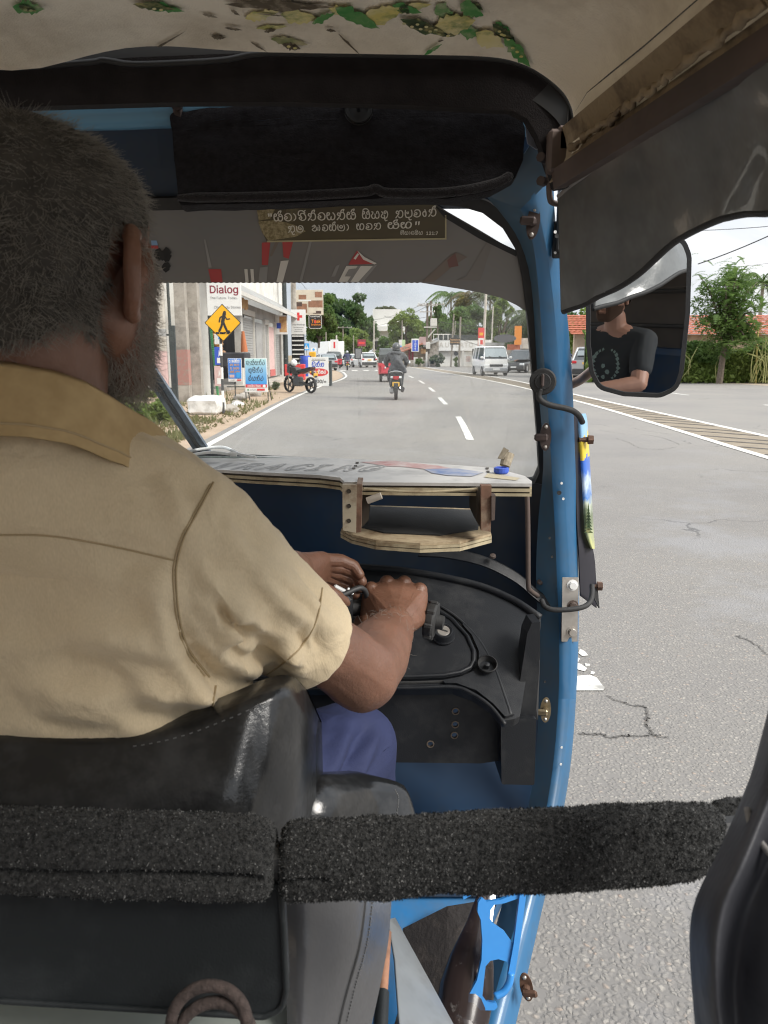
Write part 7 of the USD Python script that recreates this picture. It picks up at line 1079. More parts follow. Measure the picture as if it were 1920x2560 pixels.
curves(K.path + '/carpet_pile', K.inv(np.stack([pts, e], 1).reshape(-1, 3)), np.full(len(pts), 2), [.0005], 'fibre', 'stuff')
# ---- rolled black curtain at the right edge
cv = [sm(C3(*c_), 40) for c_ in ([(1935, 1700, .50), (1905, 1830, .49), (1872, 1950, .475), (1800, 2120, .455), (1742, 2240, .44), (1724, 2340, .43), (1726, 2450, .42), (1738, 2640, .41)], [(1990, 1700, .44), (1950, 1850, .43), (1905, 2000, .42), (1850, 2150, .40), (1800, 2270, .39), (1790, 2400, .38), (1790, 2500, .375), (1800, 2640, .37)], [(2100, 1700, .45), (2040, 1850, .43), (1980, 2000, .42), (1930, 2150, .41), (1880, 2270, .40), (1850, 2400, .395), (1840, 2500, .39), (1850, 2640, .38)], [(2300, 1700, .46), (2200, 1900, .42), (2100, 2100, .38), (2050, 2300, .36), (2000, 2500, .35), (2000, 2640, .35)])]
cv = np.array(cv); cv = np.array([spline(cv[:, j], 22) for j in range(40)]); cv += (meshkit.fbm(cv * 14, 3, 2)[..., None] - .5) * .012
CT = K.part('rolled_curtain', grid(cv, -.004), 'curtain_vinyl', smooth=True, label='rolled black vinyl door curtain'); K.part('curtain_cord', tube(spline(C3((1868, 2020, .43), (1880, 2070, .42), (1905, 2110, .41), (1940, 2150, .40)), 16), .0022, 6), 'flap_edge', under=CT, smooth=True)
# ---- wing mirror on its arm
MC = PY(1597, 800, 1.22); TGT = A(-.33, -.25, 1.29); mn = unit(unit(TGT - MC) - unit(MC - EYE)); MP = Plane(MC, mn, (1, 0, 0))
mg = MP.poly([(1474, 640), (1500, 600), (1660, 594), (1706, 598), (1722, 640), (1718, 780), (1702, 930), (1690, 970), (1650, 988), (1560, 984), (1500, 968), (1480, 930), (1472, 860), (1472, 740)]); mg = mg.convex_hull.buffer(-.02).buffer(.02, quad_segs=6)
WM = T('wing_mirror', 'black framed wing mirror on the right showing a seated passenger', 'mirror', MC - A(0, 0, .12))
WM.part('housing', cat_([MP.slab(mg.buffer(.003), .010, -.004), MP.slab(mg.buffer(-.012), .02, -.012)]), 'rubber'); WM.part('frame_rim', MP.slab(mg.buffer(.004, quad_segs=5).difference(mg.buffer(-.0025, quad_segs=5)), .012, .002), 'rubber'); _v, _f = vf(flat(mg)); _v, _f = trimesh.remesh.subdivide_to_size(_v, _f, .012); _u, _i = np.unique(np.round(_v, 6), axis=0, return_inverse=True); _f = _i.reshape(-1)[_f]; _u[:, 2] = np.sqrt(2.8 ** 2 - (_u[:, :2] ** 2).sum(1)) - 2.8 + .0012       # a slightly convex glass
WM.part('mirror_glass', xf((_u, _f), MP.R, MP.p), M('mirror_silver', (.86, .87, .87), .015, metal=1.0), smooth=True)
WM.part('mirror_arm', tube(sm(C3((1425, 962, 1.31), (1450, 950, 1.30), (1476, 930, 1.28), (1520, 890, 1.26)), 20), .008, 10), M('arm_brown', (.25, .17, .13), .35, metal=.5, var=.3, vs=30), smooth=True)
# ================================================================== THE DRIVER
M('skin', (.158, .076, .047), .48, var=.16, vs=14, dirt=(.22, .112, .075), ds=9, damt=.6, bump=.0007, bs=260, sss=.08)
SHIRT = {'tc': ('texture_coordinate', {}), 'g': ('geometry', {}), 'mp': ('mapping', {'scale': (900, 900, 260)}), 'wv': ('noise_texture', {'scale': 1.0, 'detail': 2}), 'n': ('noise_texture', {'scale': 6, 'detail': 6, 'roughness': .6}), 'r': ('rgb_ramp', {'ramp': [(.3, (.61, .495, .325)), (.7, (.69, .57, .39))]}), 'wr': ('map_range', {'from_min': .3, 'from_max': .7, 'to_min': .94, 'to_max': 1.05}), 'mu': ('vector_math', {'math_type': 'scale'}), 'b': ('bump', {'strength': 1.0, 'distance': .0002}), 'n5': ('noise_texture', {'scale': 20, 'detail': 4, 'roughness': .5, 'distortion': 1.6}), 'b2': ('bump', {'strength': 1.0, 'distance': .0032}), 'p': ('principled_bsdf', {'roughness': .9, 'sheen_weight': .12, 'specular_ior_level': .2})}
MATS['shirt'] = usdkit.material(stage, '/World/Looks/shirt', SHIRT, [('g.position', 'mp.vector'), ('mp.vector', 'wv.vector'), ('tc.object', 'n.vector'), ('n.fac', 'r.fac'), ('wv.fac', 'wr.value'), ('r.color', 'mu.vector1'), ('wr.result', 'mu.scale'), ('mu.vector', 'p.base_color'), ('tc.object', 'n5.vector'), ('n5.fac', 'b2.height'), ('wv.fac', 'b.height'), ('b2.normal', 'b.normal'), ('b.normal', 'p.normal')], surface='p.BSDF')
M('shirt_collar', (.50, .365, .185), .9, col2=(.40, .28, .135), vs=34, bump=.0012, bs=90); M('seam', (.40, .305, .175), .9); M('navy', (.015, .022, .072), .8, var=.2, vs=6, bump=.0006, bs=400)
D = T('person', 'driver with short grey hair and beard in a khaki short sleeved shirt, steering', 'person', (-.31, .72, .8))
cx = -.312
S_, E_, W_ = A(-.180, .672, 1.243), PY(905, 1688, .795), PY(985, 1566, 1.02); EL = A(-.50, .80, 1.04); WL = PY(735, 1424, 1.015)
J = {'pelL': (cx - .09, .76, .86, .11), 'pelR': (cx + .09, .76, .86, .11), 'wa': (cx, .735, 1.0, .115), 'chL': (cx - .09, .70, 1.17, .092), 'chR': (cx + .09, .70, 1.17, .092), 'shL': (cx - .135, .68, 1.245, .052), 'shR': (*S_, .038), 'nb': (cx + .012, .672, 1.285, .052), 'nk': (cx + .022, .665, 1.39, .056), 'elR': (*E_, .040), 'faR': (*(E_ * .62 + W_ * .38), .041), 'wrR': (*W_, .028), 'uaR': (*(S_ * .45 + E_ * .55), .034),
     'uaL': (cx - .17, .74, 1.14, .045), 'elL': (*EL, .038), 'wrL': (*WL, .026), 'hpR': (cx + .10, .76, .86, .10), 'knR': (*PY(872, 1872, 1.05), .056), 'ftR': (*PY(900, 2160, 1.15), .045), 'hpL': (cx - .10, .76, .86, .10), 'knL': (cx - .13, 1.10, .80, .062), 'ftL': (cx - .13, 1.2, .42, .045)}
body = hullchain(J, [('pelL', 'pelR', 'wa'), ('wa', 'chL', 'chR'), ('chL', 'chR', 'shL', 'shR'), ('shL', 'shR', 'nb'), ('nb', 'nk'), ('shR', 'uaR'), ('uaR', 'elR'), ('elR', 'faR'), ('faR', 'wrR'), ('shL', 'uaL'), ('uaL', 'elL'), ('elL', 'wrL'), ('hpR', 'knR'), ('knR', 'ftR'), ('hpL', 'knL'), ('knL', 'ftL')], 20)
# head in its own frame: x right, y forward, z up, origin between the ears
HC, HR = A(-.280, .672, 1.475), rz_(math.radians(-12)) @ rx_(math.radians(-4))
def hp(p): return HC + HR @ np.asarray(p, float)
def hs_(p, r, s=(1, 1, 1), n=24): 
    m = m3.Manifold.sphere(1.0, n).scale(tuple(r * np.asarray(s, float))); T4 = np.c_[HR, hp(p)]; return m.transform(T4)
hb_ = m3.Manifold.batch_hull([hs_((0, -.018, .028), .079, (.97, 1.12, .97)), hs_((0, .03, .035), .072, (.96, 1, 1)), hs_((0, -.05, .005), .062, (1.05, .8, 1))])
jaw = m3.Manifold.batch_hull([hs_((.05, .012, -.045), .022), hs_((-.05, .012, -.045), .022), hs_((.028, .078, -.088), .020), hs_((-.028, .078, -.088), .020), hs_((.055, .03, .0), .024), hs_((-.055, .03, .0), .024), hs_((.03, .08, -.01), .024), hs_((-.03, .08, -.01), .024)])
nose = m3.Manifold.batch_hull([hs_((0, .10, .012), .010), hs_((0, .122, -.022), .012), hs_((.012, .108, -.026), .009), hs_((-.012, .108, -.026), .009)]); brow = m3.Manifold.batch_hull([hs_((.035, .088, .026), .013), hs_((-.035, .088, .026), .013)])
lips = m3.Manifold.batch_hull([hs_((.02, .094, -.058), .008), hs_((-.02, .094, -.058), .008), hs_((0, .102, -.056), .009)])
ear = m3.Manifold()
for sg in (-1, 1):
    rim = [(.078, .006, .020), (.084, -.010, .019), (.091, -.021, .008), (.093, -.025, -.010), (.089, -.019, -.031), (.081, -.007, -.041), (.077, .003, -.044)]
    for a, b2 in zip(rim, rim[1:]): ear += m3.Manifold.batch_hull([hs_((sg * a[0], a[1], a[2]), .0068, n=10), hs_((sg * b2[0], b2[1], b2[2]), .0068, n=10)])
    for a, b2 in zip(rim[1:], rim[2:]): ear += m3.Manifold.batch_hull([hs_((sg * (a[0] - .003), a[1] + .003, a[2]), .0045, n=8), hs_((sg * (b2[0] - .003), b2[1] + .003, b2[2]), .0045, n=8), hs_((sg * .073, .010, a[2] * .8 - .004), .005, n=8), hs_((sg * .073, .010, b2[2] * .8 - .004), .005, n=8)])
    ear += m3.Manifold.batch_hull([hs_((sg * .078, .004, .010), .006, n=10), hs_((sg * .083, -.013, -.008), .0045, n=10), hs_((sg * .076, .004, -.04), .006, n=10)])
neck2 = m3.Manifold.batch_hull([m3.Manifold.sphere(.057, 24).translate((cx + .020, .662, 1.32)), hs_((0, -.035, -.045), .058)])
# hands
def chain(pts, r):
    m = m3.Manifold()
    for (a, b2, ra, rb) in zip(pts, pts[1:], r, r[1:]): m += m3.Manifold.batch_hull([m3.Manifold.sphere(ra, 14).translate(tuple(map(float, a))), m3.Manifold.sphere(rb, 14).translate(tuple(map(float, b2)))])
    return m
kn = [PY(928, 1476, 1.090), PY(968, 1460, 1.100), PY(1010, 1460, 1.102), PY(1048, 1478, 1.094)]
hand = m3.Manifold.batch_hull([m3.Manifold.sphere(.024, 16).translate(tuple(map(float, W_ + A(.004, .008, .002)))), *[m3.Manifold.sphere(.0125, 14).translate(tuple(map(float, k - A(0, .004, .004)))) for k in kn], m3.Manifold.sphere(.018, 14).translate(tuple(map(float, PY(930, 1545, 1.065)))), m3.Manifold.sphere(.015, 14).translate(tuple(map(float, PY(1040, 1545, 1.06))))])
for q, k in enumerate(kn):
    L = (1.0, 1.08, 1.02, .85)[q]; p1 = k + A(.002, .036, -.012) * L; p2 = p1 + A(0, .006, -.030) * L; p3 = p2 + A(0, -.026, -.012) * L; hand += chain([k, p1, p2, p3], [.0112, .0098, .009, .0078]); hand += m3.Manifold.sphere(.0118, 14).translate(tuple(map(float, k + A(0, -.003, .0025))))
for k in kn: hand += chain([k + A(0, -.004, .004), k * .45 + (W_ + A(0, .004, .022)) * .55], [.0062, .004])
th = [PY(926, 1560, 1.05), PY(905, 1562, 1.075), PY(908, 1550, 1.105), PY(930, 1556, 1.125)]; hand += chain(th, [.016, .0135, .0115, .009])
lk = [PY(806, 1400, 1.055), PY(812, 1412, 1.065), PY(812, 1426, 1.07), PY(806, 1440, 1.07)]
handL = m3.Manifold.batch_hull([m3.Manifold.sphere(.023, 16).translate(tuple(map(float, WL))), *[m3.Manifold.sphere(.0125, 12).translate(tuple(map(float, k))) for k in lk], m3.Manifold.sphere(.014, 12).translate(tuple(map(float, PY(770, 1462, 1.03))))])
for q, k in enumerate(lk):
    u = (852, 858, 852, 842)[q]; v = (1402, 1420, 1436, 1452)[q]; p1 = PY(u, v, 1.075 + .004 * q); p2 = PY(u + 32, v + 14, 1.08 + .004 * q); p3 = PY(u + 46, v + 34, 1.075 + .004 * q); handL += chain([k, p1, p2, p3], [.0112, .0098, .0088, .0074])
handL += chain([PY(770, 1462, 1.03), PY(806, 1476, 1.03), PY(836, 1490, 1.035), PY(862, 1506, 1.045)], [.015, .0125, .0105, .0085])
solid = body + hb_ + jaw + nose + brow + lips + neck2
bm = soften(solid, .0075, 26)
# hands and ears keep a finer mesh and are part of the same body surface
fine = soften(hand, .003, 16), soften(handL, .003, 14), soften(ear, .003, 5)
for q_ in (bm, *fine): v = np.array(q_.vertices); q_.vertices = v + q_.vertex_normals * ((meshkit.fbm(v * 45, 3, 4) - .5) * (.0022 if q_ is not bm else .0035))[:, None]
D.part('body', cat_([bm, *fine]), 'skin', smooth=True)
for sg in (-1, 1): e = hp((sg * .034, .088, .008)); D.part('eye', ball(e, .0115, 2), 'sign_white', smooth=True)
# right wrist crease hairs and forearm hairs
def hairs(mesh, keep, n, length, width, grow, curl, seed, seg=5, jit=.5):
    """Strands rooted on a mesh where keep(points) holds; grow(points, normals) gives their direction."""
    t = trimesh.Trimesh(*vf(mesh), process=False); p, fi = trimesh.sample.sample_surface(t, n, seed=seed); k = keep(p); p, nr = p[k], t.face_normals[fi][k]; rg = np.random.default_rng(seed); m_ = len(p); d = grow(p, nr) + rg.normal(0, jit, (m_, 3)); d /= np.linalg.norm(d, axis=1, keepdims=True)
    c = np.cross(d, rg.normal(size=(m_, 3))); c /= np.linalg.norm(c, axis=1, keepdims=True); l = length(p) * rg.uniform(.6, 1.25, m_); s = np.linspace(0, 1, seg); out = []
    for q in s: out.append(p + d * (l * q)[:, None] + c * (l * curl * q * q)[:, None] + nr * (l * .12 * math.sin(q * PI))[:, None])
    return np.stack(out, 1).reshape(-1, 3), np.full(m_, seg), np.tile(width * np.interp(np.linspace(0, 1, seg), [0, .5, .8, 1], [1, .95, .75, .4]), m_)
hl = lambda p: (p - HC) @ HR
def headkeep(p):
    q = hl(p); x, y, z = q[:, 0], q[:, 1], q[:, 2]; nape = z > -.078 + .55 * np.maximum(0, np.abs(x) - .02) + .03 * (meshkit.noise(p * 70, 5) - .5); front = (y < .045 + .0) | (z > .06 + .25 * (y - .045)); earz = (np.abs(x) > .062) & (y > -.024) & (y < .03) & (z < .022); cheek = (y > -.004) & (z < .03) & (np.abs(x) > .04) & (y > .02); return nape & front & ~earz & ~cheek & ((y < .09))
crownp = hp((.005, -.03, .118))
def grow(p, n):
    q = p - crownp; t = q - n * (q * n).sum(1, keepdims=True); t /= np.maximum(np.linalg.norm(t, axis=1, keepdims=True), 1e-4); w_ = meshkit.noise(p * 55, 3)[:, None] - .5; w2 = meshkit.noise(p * 55, 9)[:, None] - .5; return t * .8 + n * .13 + A(0, 0, -.45) + np.cross(n, t) * w_ * 2.6 + n * w2 * .35
hairmat('hair_grey', (.075, .069, .060), (.74, .70, .62)); hairmat('beard_grey', (.20, .18, .155), (.62, .58, .52))
scalp = soften(hb_ + neck2, .008, 6); v = np.array(scalp.vertices); kk = headkeep(v); f = np.array(scalp.faces); f = f[kk[f].all(1)]; cap = (v + scalp.vertex_normals * .0035, f); D.part('hair_cap', cap, M('hair_under', (.050, .045, .038), .9, var=.4, vs=60, bump=.003, bs=160), smooth=True)
pts, cnt, wd = hairs(scalp, headkeep, 62000, lambda p: .0075 + .0065 * meshkit.noise(p * 30), .00032, grow, 1.0, 6, jit=.2); curves(D.path + '/hair', D.inv(pts), cnt, wd, 'hair_grey', 'stuff')
def beardkeep(p):
    q = hl(p); x, y, z = q[:, 0], q[:, 1], q[:, 2]; return (z < .02 - .0 * y) & (y > .020) & (z > -.112) & ((z < -.028) | (np.abs(x) > .05)) & ~((np.abs(x) < .022) & (z > -.066) & (z < -.048))
jm = soften(jaw + hb_, .008, 6); pts, cnt, wd = hairs(jm, beardkeep, 20000, lambda p: .007 + .009 * np.clip((-hl(p)[:, 2] - .03) / .06, 0, 1), .00036, lambda p, n: n * .4 + A(0, .1, -.75), .8, 6, jit=.3); curves(D.path + '/beard', D.inv(pts), cnt, wd, 'beard_grey', 'stuff')
ax = unit(W_ - E_); pts, cnt, wd = hairs(bm, lambda p: (np.linalg.norm(np.cross(p - E_, ax), axis=1) < .06) & ((p - E_) @ ax > .10) & ((p - E_) @ ax < .27), 5200, lambda p: .009 + 0 * p[:, 0], .0003, lambda p, n: n * .35 + A(-.5, .1, -.1), .5, 7, jit=.5); curves(D.path + '/arm_hair', D.inv(pts), cnt, wd, 'hair_grey', 'stuff')
# shirt: a cloth surface over the trunk and the right arm, open at the sleeve
HM = PY(772, 1602, .765); mid = PY(640, 1505, .73); axs = unit(HM - mid)
K2 = {'pL': (cx - .10, .745, .90, .135), 'pR': (cx + .085, .745, .90, .125), 'wL': (cx - .09, .725, 1.02, .118), 'wR': (cx + .068, .718, 1.02, .112), 'cL': (cx - .10, .705, 1.16, .105), 'cR': (cx + .088, .70, 1.165, .104), 'sL': (cx - .135, .685, 1.245, .064), 'sR': (S_[0] - .006, S_[1], S_[2] + .004, .066), 'n': (cx + .010, .664, 1.298, .091), 'sl': (*(S_ * .55 + mid * .45), .066), 'm': (*mid, .061), 'h': (*(HM + axs * .02), .0515), 'h2': (*(HM + axs * .10), .050), 'pit': (*(A(cx + .15, .70, 1.13)), .05), 'uL': (cx - .18, .74, 1.14, .062), 'eL': (*(EL * .8 + A(cx - .17, .74, 1.14) * .2), .055)}
sh = hullchain(K2, [('pL', 'pR', 'wL', 'wR'), ('wL', 'wR', 'cL', 'cR'), ('cL', 'cR', 'sL', 'sR'), ('sL', 'sR', 'n'), ('sR', 'sl'), ('sl', 'm'), ('m', 'h'), ('h', 'h2'), ('cR', 'pit', 'sR'), ('pit', 'sl'), ('sL', 'uL'), ('uL', 'eL')], 28)
cut = unit(axs + A(.0, .15, .0)); sh = sh.trim_by_plane(tuple(-cut), float(np.dot(-cut, HM + axs * .005)))
shm = soften(sh, .006, 20); v = np.array(shm.vertices); nv = np.array(shm.vertex_normals)
def fold(mesh, a, b2, w, h, v, n=26):
    """A fold of cloth that runs over the surface between two points seen on it."""
    P_ = []
    c = (A(*a) + A(*b2)) / 2 + A(-(b2[1] - a[1]), b2[0] - a[0]) * .07
    for t in np.linspace(0, 1, n):
        q = A(*a) * (1 - t) ** 2 + c * 2 * t * (1 - t) + A(*b2) * t * t; k = hit(mesh, EYE, ray(*q)); P_.append(k[0] if k is not None else np.full(3, 9.0))
    P_ = np.array(P_); d2 = ((v[:, None] - P_[None]) ** 2).sum(2); i = d2.argmin(1); env = np.sin(np.clip((i + .5) / n, 0, 1) * PI) ** .7
    g = np.sqrt(d2.min(1)) / w; return h * env * (np.exp(-g ** 2) - .38 * np.exp(-((g - 1.9) / .9) ** 2))
disp = (meshkit.fbm(v * 13, 3, 2) - .5) * .009 + (meshkit.fbm(v * A(30, 30, 60), 3, 3) - .5) * .0042
folds = [((470, 1520), (690, 1665), .010, .007), ((485, 1580), (640, 1690), .009, .006), ((480, 1470), (720, 1600), .012, .0055), ((520, 1440), (760, 1560), .011, .004), ((600, 1380), (780, 1500), .012, .0035), ((690, 1490), (850, 1570), .010, .004), ((700, 1560), (760, 1690), .010, .005), ((640, 1560), (700, 1690), .010, -.004), ((560, 1550), (640, 1660), .008, -.0055), ((380, 1610), (520, 1720), .012, .005), ((150, 1560), (480, 1660), .016, .005), ((60, 1640), (470, 1700), .015, -.004), ((250, 1700), (520, 1740), .012, .006), ((100, 1730), (480, 1770), .013, .005), ((0, 1690), (300, 1730), .014, .005), ((300, 1760), (520, 1790), .010, -.004), ((380, 1400), (440, 1600), .012, .004), ((200, 1480), (420, 1560), .02, .003), ((540, 1230), (690, 1420), .02, -.003), ((0, 1800), (420, 1825), .012, .004), ((330, 1100), (520, 1180), .012, .003), ((500, 1500), (640, 1640), .0045, .0035), ((560, 1480), (720, 1620), .005, .0035), ((640, 1440), (790, 1580), .005, .003), ((500, 1420), (600, 1540), .005, .0025), ((470, 1560), (560, 1670), .004, .0035), ((300, 1690), (500, 1730), .005, .003), ((60, 1760), (300, 1790), .005, .0025), ((200, 1640), (440, 1690), .005, .0025), ((380, 1480), (430, 1620), .005, .0025), ((760, 1560), (790, 1640), .004, .003), ((410, 1180), (470, 1320), .007, .002), ((520, 1620), (600, 1500), .007, .005), ((500, 1560), (760, 1640), .006, .004), ((620, 1620), (730, 1660), .006, -.004), ((730, 1440), (800, 1520), .008, .003), ((560, 1300), (640, 1400), .012, .003), ((180, 1400), (430, 1470), .012, .0025), ((40, 1420), (360, 1440), .014, .002), ((440, 1660), (530, 1760), .007, .005), ((480, 1640), (560, 1720), .006, -.004), ((320, 1660), (460, 1770), .010, .0035), ((-60, 1600), (240, 1650), .012, .003)]
for a, b2, w, h in folds:
    disp += fold(shm, a, b2, w * 1.15, h * 2.2, v)
disp = np.maximum(disp, -.0075); pd_ = (v - (HM + axs * .005)) @ cut; disp = disp * np.clip(-pd_ / .02, .15, 1); shm = trimesh.Trimesh(v + nv * disp[:, None], shm.faces, process=False)
# inside of the sleeve opening: leave out the flat cap so that the arm comes out of it
fc = shm.triangles_center; capm = (np.abs((fc - (HM + axs * .005)) @ cut) < .004) & (np.abs(shm.face_normals @ cut) > .75) & (np.linalg.norm(np.cross(fc - HM, axs), axis=1) < .046); shf = shm.faces[~capm]
SHP = D.part('shirt', (shm.vertices, shf), 'shirt', smooth=True)
def seam(px, r=.0008, name='seam', m='seam', lift=.0006, n=40):
    P_ = []
    for u, v_ in spline(np.array(px, float), n):
        h = hit(shm, EYE, ray(u, v_))
        if h is not None: P_.append(h[0] - unit(ray(u, v_)) * lift)
    if len(P_) > 3: P_ = np.array(P_); P_[1:-1] = (P_[:-2] + P_[1:-1] * 2 + P_[2:]) / 4; D.part(name, tube(P_, r, 6), m, under=SHP, smooth=True)
seam([(-60, 1336), (0, 1338), (120, 1340), (260, 1362), (440, 1402)]); seam([(534, 1206), (500, 1270), (462, 1340), (444, 1400), (440, 1450), (448, 1540), (470, 1620), (524, 1692)], .0010); seam([(526, 1210), (492, 1272), (454, 1342), (437, 1400), (433, 1450), (441, 1540), (463, 1622), (512, 1690)], .0007)
seam([(806, 1470), (797, 1530), (778, 1580), (745, 1626), (704, 1662), (668, 1686)], .0009); seam([(530, 1790), (533, 1755), (540, 1715)], .0012)
# hem of the sleeve: a rolled edge along the opening
ed = np.sort(shf[:, [0, 1, 1, 2, 2, 0]].reshape(-1, 2), 1); ue, ct = np.unique(ed, axis=0, return_counts=True); be = ue[ct == 1]; nb_ = {}
for a, b2 in be: nb_.setdefault(a, []).append(b2); nb_.setdefault(b2, []).append(a)
if len(be):
    lp_ = [be[0][0]]; prev = None
    while len(lp_) < len(be) + 2:
        nx = [q for q in nb_[lp_[-1]] if q != prev]; prev = lp_[-1]
        if not nx or nx[0] == lp_[0]: break
        lp_.append(nx[0])
    hp2 = np.array(shm.vertices)[lp_]; k3 = len(hp2)
    for _ in range(14): hp2 = (np.roll(hp2, 1, 0) + hp2 * 2 + np.roll(hp2, -1, 0)) / 4
    D.part('sleeve_hem', tube(np.vstack([hp2, hp2[:1]]), .0026, 8), 'shirt', under=SHP, smooth=True)
# collar
cc_ = A(-.296, .670, 0); th_ = np.linspace(-2.55, 2.55, 61) - PI / 2     # open at the front
def ring(rx, ry, z0, tilt, dz=0.0, wob=0.0):
    sp_ = lambda a: 1 + .34 * max(0.0, math.sin(a) + .25) * (math.cos(a) > 0)
    return np.array([cc_ + A(rx * sp_(a) * math.cos(a), ry * math.sin(a), z0 - tilt * math.sin(a) + dz * abs(math.cos(a)) ** 2 + wob * math.sin(a * 5)) for a in th_])
col = np.array([ring(.074, .076, 1.300, .045), ring(.081, .083, 1.338, .047), ring(.084, .087, 1.347, .048), ring(.089, .092, 1.343, .048), ring(.097, .100, 1.322, .047, -.004, .0012), ring(.104, .110, 1.298, .047, -.010, .002)])
col += (meshkit.fbm(col * 40, 3)[..., None] - .5) * .003; cl_ = D.part('collar', grid(col, .0012), 'shirt_collar', smooth=True); D.part('seam', tube(col[4] * .35 + col[5] * .65 + (col[5] - cc_ - A(0, 0, 1.3)) * .012, .0009, 6), 'seam', under=cl_, smooth=True)
D.part('seam', tube(col[2] * .25 + col[3] * .75 + A(0, -.0008, 0), .0008, 6), 'seam', under=cl_, smooth=True)
# trousers
Tj = {k: (J[k][0], J[k][1], J[k][2], J[k][3] + .014) for k in ('pelL', 'pelR', 'hpR', 'knR', 'ftR', 'hpL', 'knL', 'ftL')}; tm = soften(hullchain(Tj, [('pelL', 'pelR'), ('hpR', 'knR'), ('knR', 'ftR'), ('hpL', 'knL'), ('knL', 'ftL')], 24), .012, 12); v = np.array(tm.vertices); nv = np.array(tm.vertex_normals); disp = (meshkit.fbm(v * 14, 3, 6) - .5) * .010
for a, b2, w, h in (((880, 1800), (820, 1960), .010, .008), ((920, 1810), (850, 1990), .009, -.008), ((950, 1830), (880, 2000), .010, .008), ((700, 1760), (900, 1800), .014, .004), ((760, 1850), (700, 1990), .016, -.004)):
    disp += fold(tm, a, b2, w, h, v)
D.part('trousers', (v + nv * disp[:, None], tm.faces), 'navy', smooth=True)
# ================================================================== REAR SEAT AND PASSENGER (seen in the wing mirror)
M('rear_vinyl', (.050, .042, .036), .8, var=.25, vs=5); M('purple_seat', (.070, .035, .060), .75, col2=(.11, .06, .095), vs=16, dirt=(.3, .27, .28), ds=26, damt=.5)
K.part('rear_wall', grid(np.array([[A(-1.02, -.60, z) + A(.0, .05 * (z - 1.1), 0), A(-.35, -.66, z), A(.36, -.60, z)] for z in (.35, .8, 1.05)]), .02), 'rear_vinyl'); K.part('rear_canopy', grid(np.array([[A(-1.0, -.62, 1.05), A(.05, -.66, 1.05)], [A(-.98, -.60, 1.45), A(.05, -.64, 1.45)], [A(-.9, -.50, 1.74), A(.05, -.52, 1.76)]]), .02), 'rear_vinyl')
K.part('rear_rib', tube([A(-.98, -.58, 1.42), A(.05, -.62, 1.42)], .012, 8), 'ink_black'); K.part('rear_rib', tube([A(-.98, -.58, 1.22), A(.05, -.63, 1.22)], .012, 8), 'ink_black'); K.part('rear_seat', rbox((-.33, -.28, .56), (1.2, .52, .14), .04), 'purple_seat'); K.part('rear_backrest', rbox((-.33, -.55, .86), (1.2, .10, .48), .03), 'blue_deep')
c = A(-.12, -.625, 1.17); K.part('rear_panel', rbox(c + A(0, -.004, -.02), (.26, .012, .34), .01), 'ink_black'); ST_ = K.part('rear_sticker', rbox(c + A(.03, .006, 0), (.12, .008, .18), .004), 'car_silver'); K.part('sticker_print', rbox(c + A(.03, .012, -.06), (.11, .004, .05), .002), 'sign_red', under=ST_); K.part('sticker_print', rbox(c + A(.06, .012, .065), (.05, .004, .03), .002), 'sign_red', under=ST_)
Pg = T('person', 'bearded passenger in a black printed t-shirt reflected in the wing mirror', 'person', (-.47, -.25, .6)); px_ = -.47
PJ = {'h1': (px_ - .1, -.30, .72, .11), 'h2': (px_ + .1, -.30, .72, .11), 'w': (px_, -.30, .88, .115), 'c1': (px_ - .09, -.28, 1.07, .098), 'c2': (px_ + .09, -.28, 1.07, .098), 's1': (px_ - .16, -.28, 1.17, .058), 's2': (px_ + .16, -.28, 1.17, .058), 'n': (px_, -.27, 1.22, .062), 'n2': (px_ + .0, -.255, 1.30, .056), 'e1': (px_ - .23, -.12, .99, .042), 'e2': (px_ + .22, -.12, .99, .042), 'a1': (px_ - .06, .07, .96, .03), 'a2': (px_ + .03, .06, .97, .03), 'k1': (px_ - .12, .16, .72, .07), 'k2': (px_ + .14, .16, .72, .07), 'f1': (px_ - .12, .2, .35, .05), 'f2': (px_ + .14, .2, .35, .05)}
pb = hullchain(PJ, [('h1', 'h2', 'w'), ('w', 'c1', 'c2'), ('c1', 'c2', 's1', 's2'), ('s1', 's2', 'n'), ('n', 'n2'), ('s1', 'e1'), ('s2', 'e2'), ('e1', 'a1'), ('e2', 'a2'), ('h1', 'k1'), ('h2', 'k2'), ('k1', 'f1'), ('k2', 'f2')], 18)
for w_, sg in ((PJ['a1'], 1), (PJ['a2'], -1)):
    w_ = A(*w_[:3]); pb += m3.Manifold.batch_hull([m3.Manifold.sphere(.024, 12).translate(tuple(w_)), m3.Manifold.sphere(.02, 12).translate(tuple(w_ + A(sg * .05, .03, -.01))), m3.Manifold.sphere(.016, 12).translate(tuple(w_ + A(sg * .03, .06, -.02)))])
    for q in range(4): a = w_ + A(sg * (.055 - .012 * q), .035 + .012 * q, -.012); pb += chain([a, a + A(sg * .03, .016, -.006), a + A(sg * .045, .01, -.026)], [.0095, .0085, .007])
    pb += chain([w_ + A(sg * .02, .0, .012), w_ + A(sg * .05, .0, .02), w_ + A(sg * .07, .01, .012)], [.012, .0105, .008])
HC0, HR0 = HC, HR; HC, HR = A(px_ + .005, -.235, 1.40), rz_(math.radians(8))
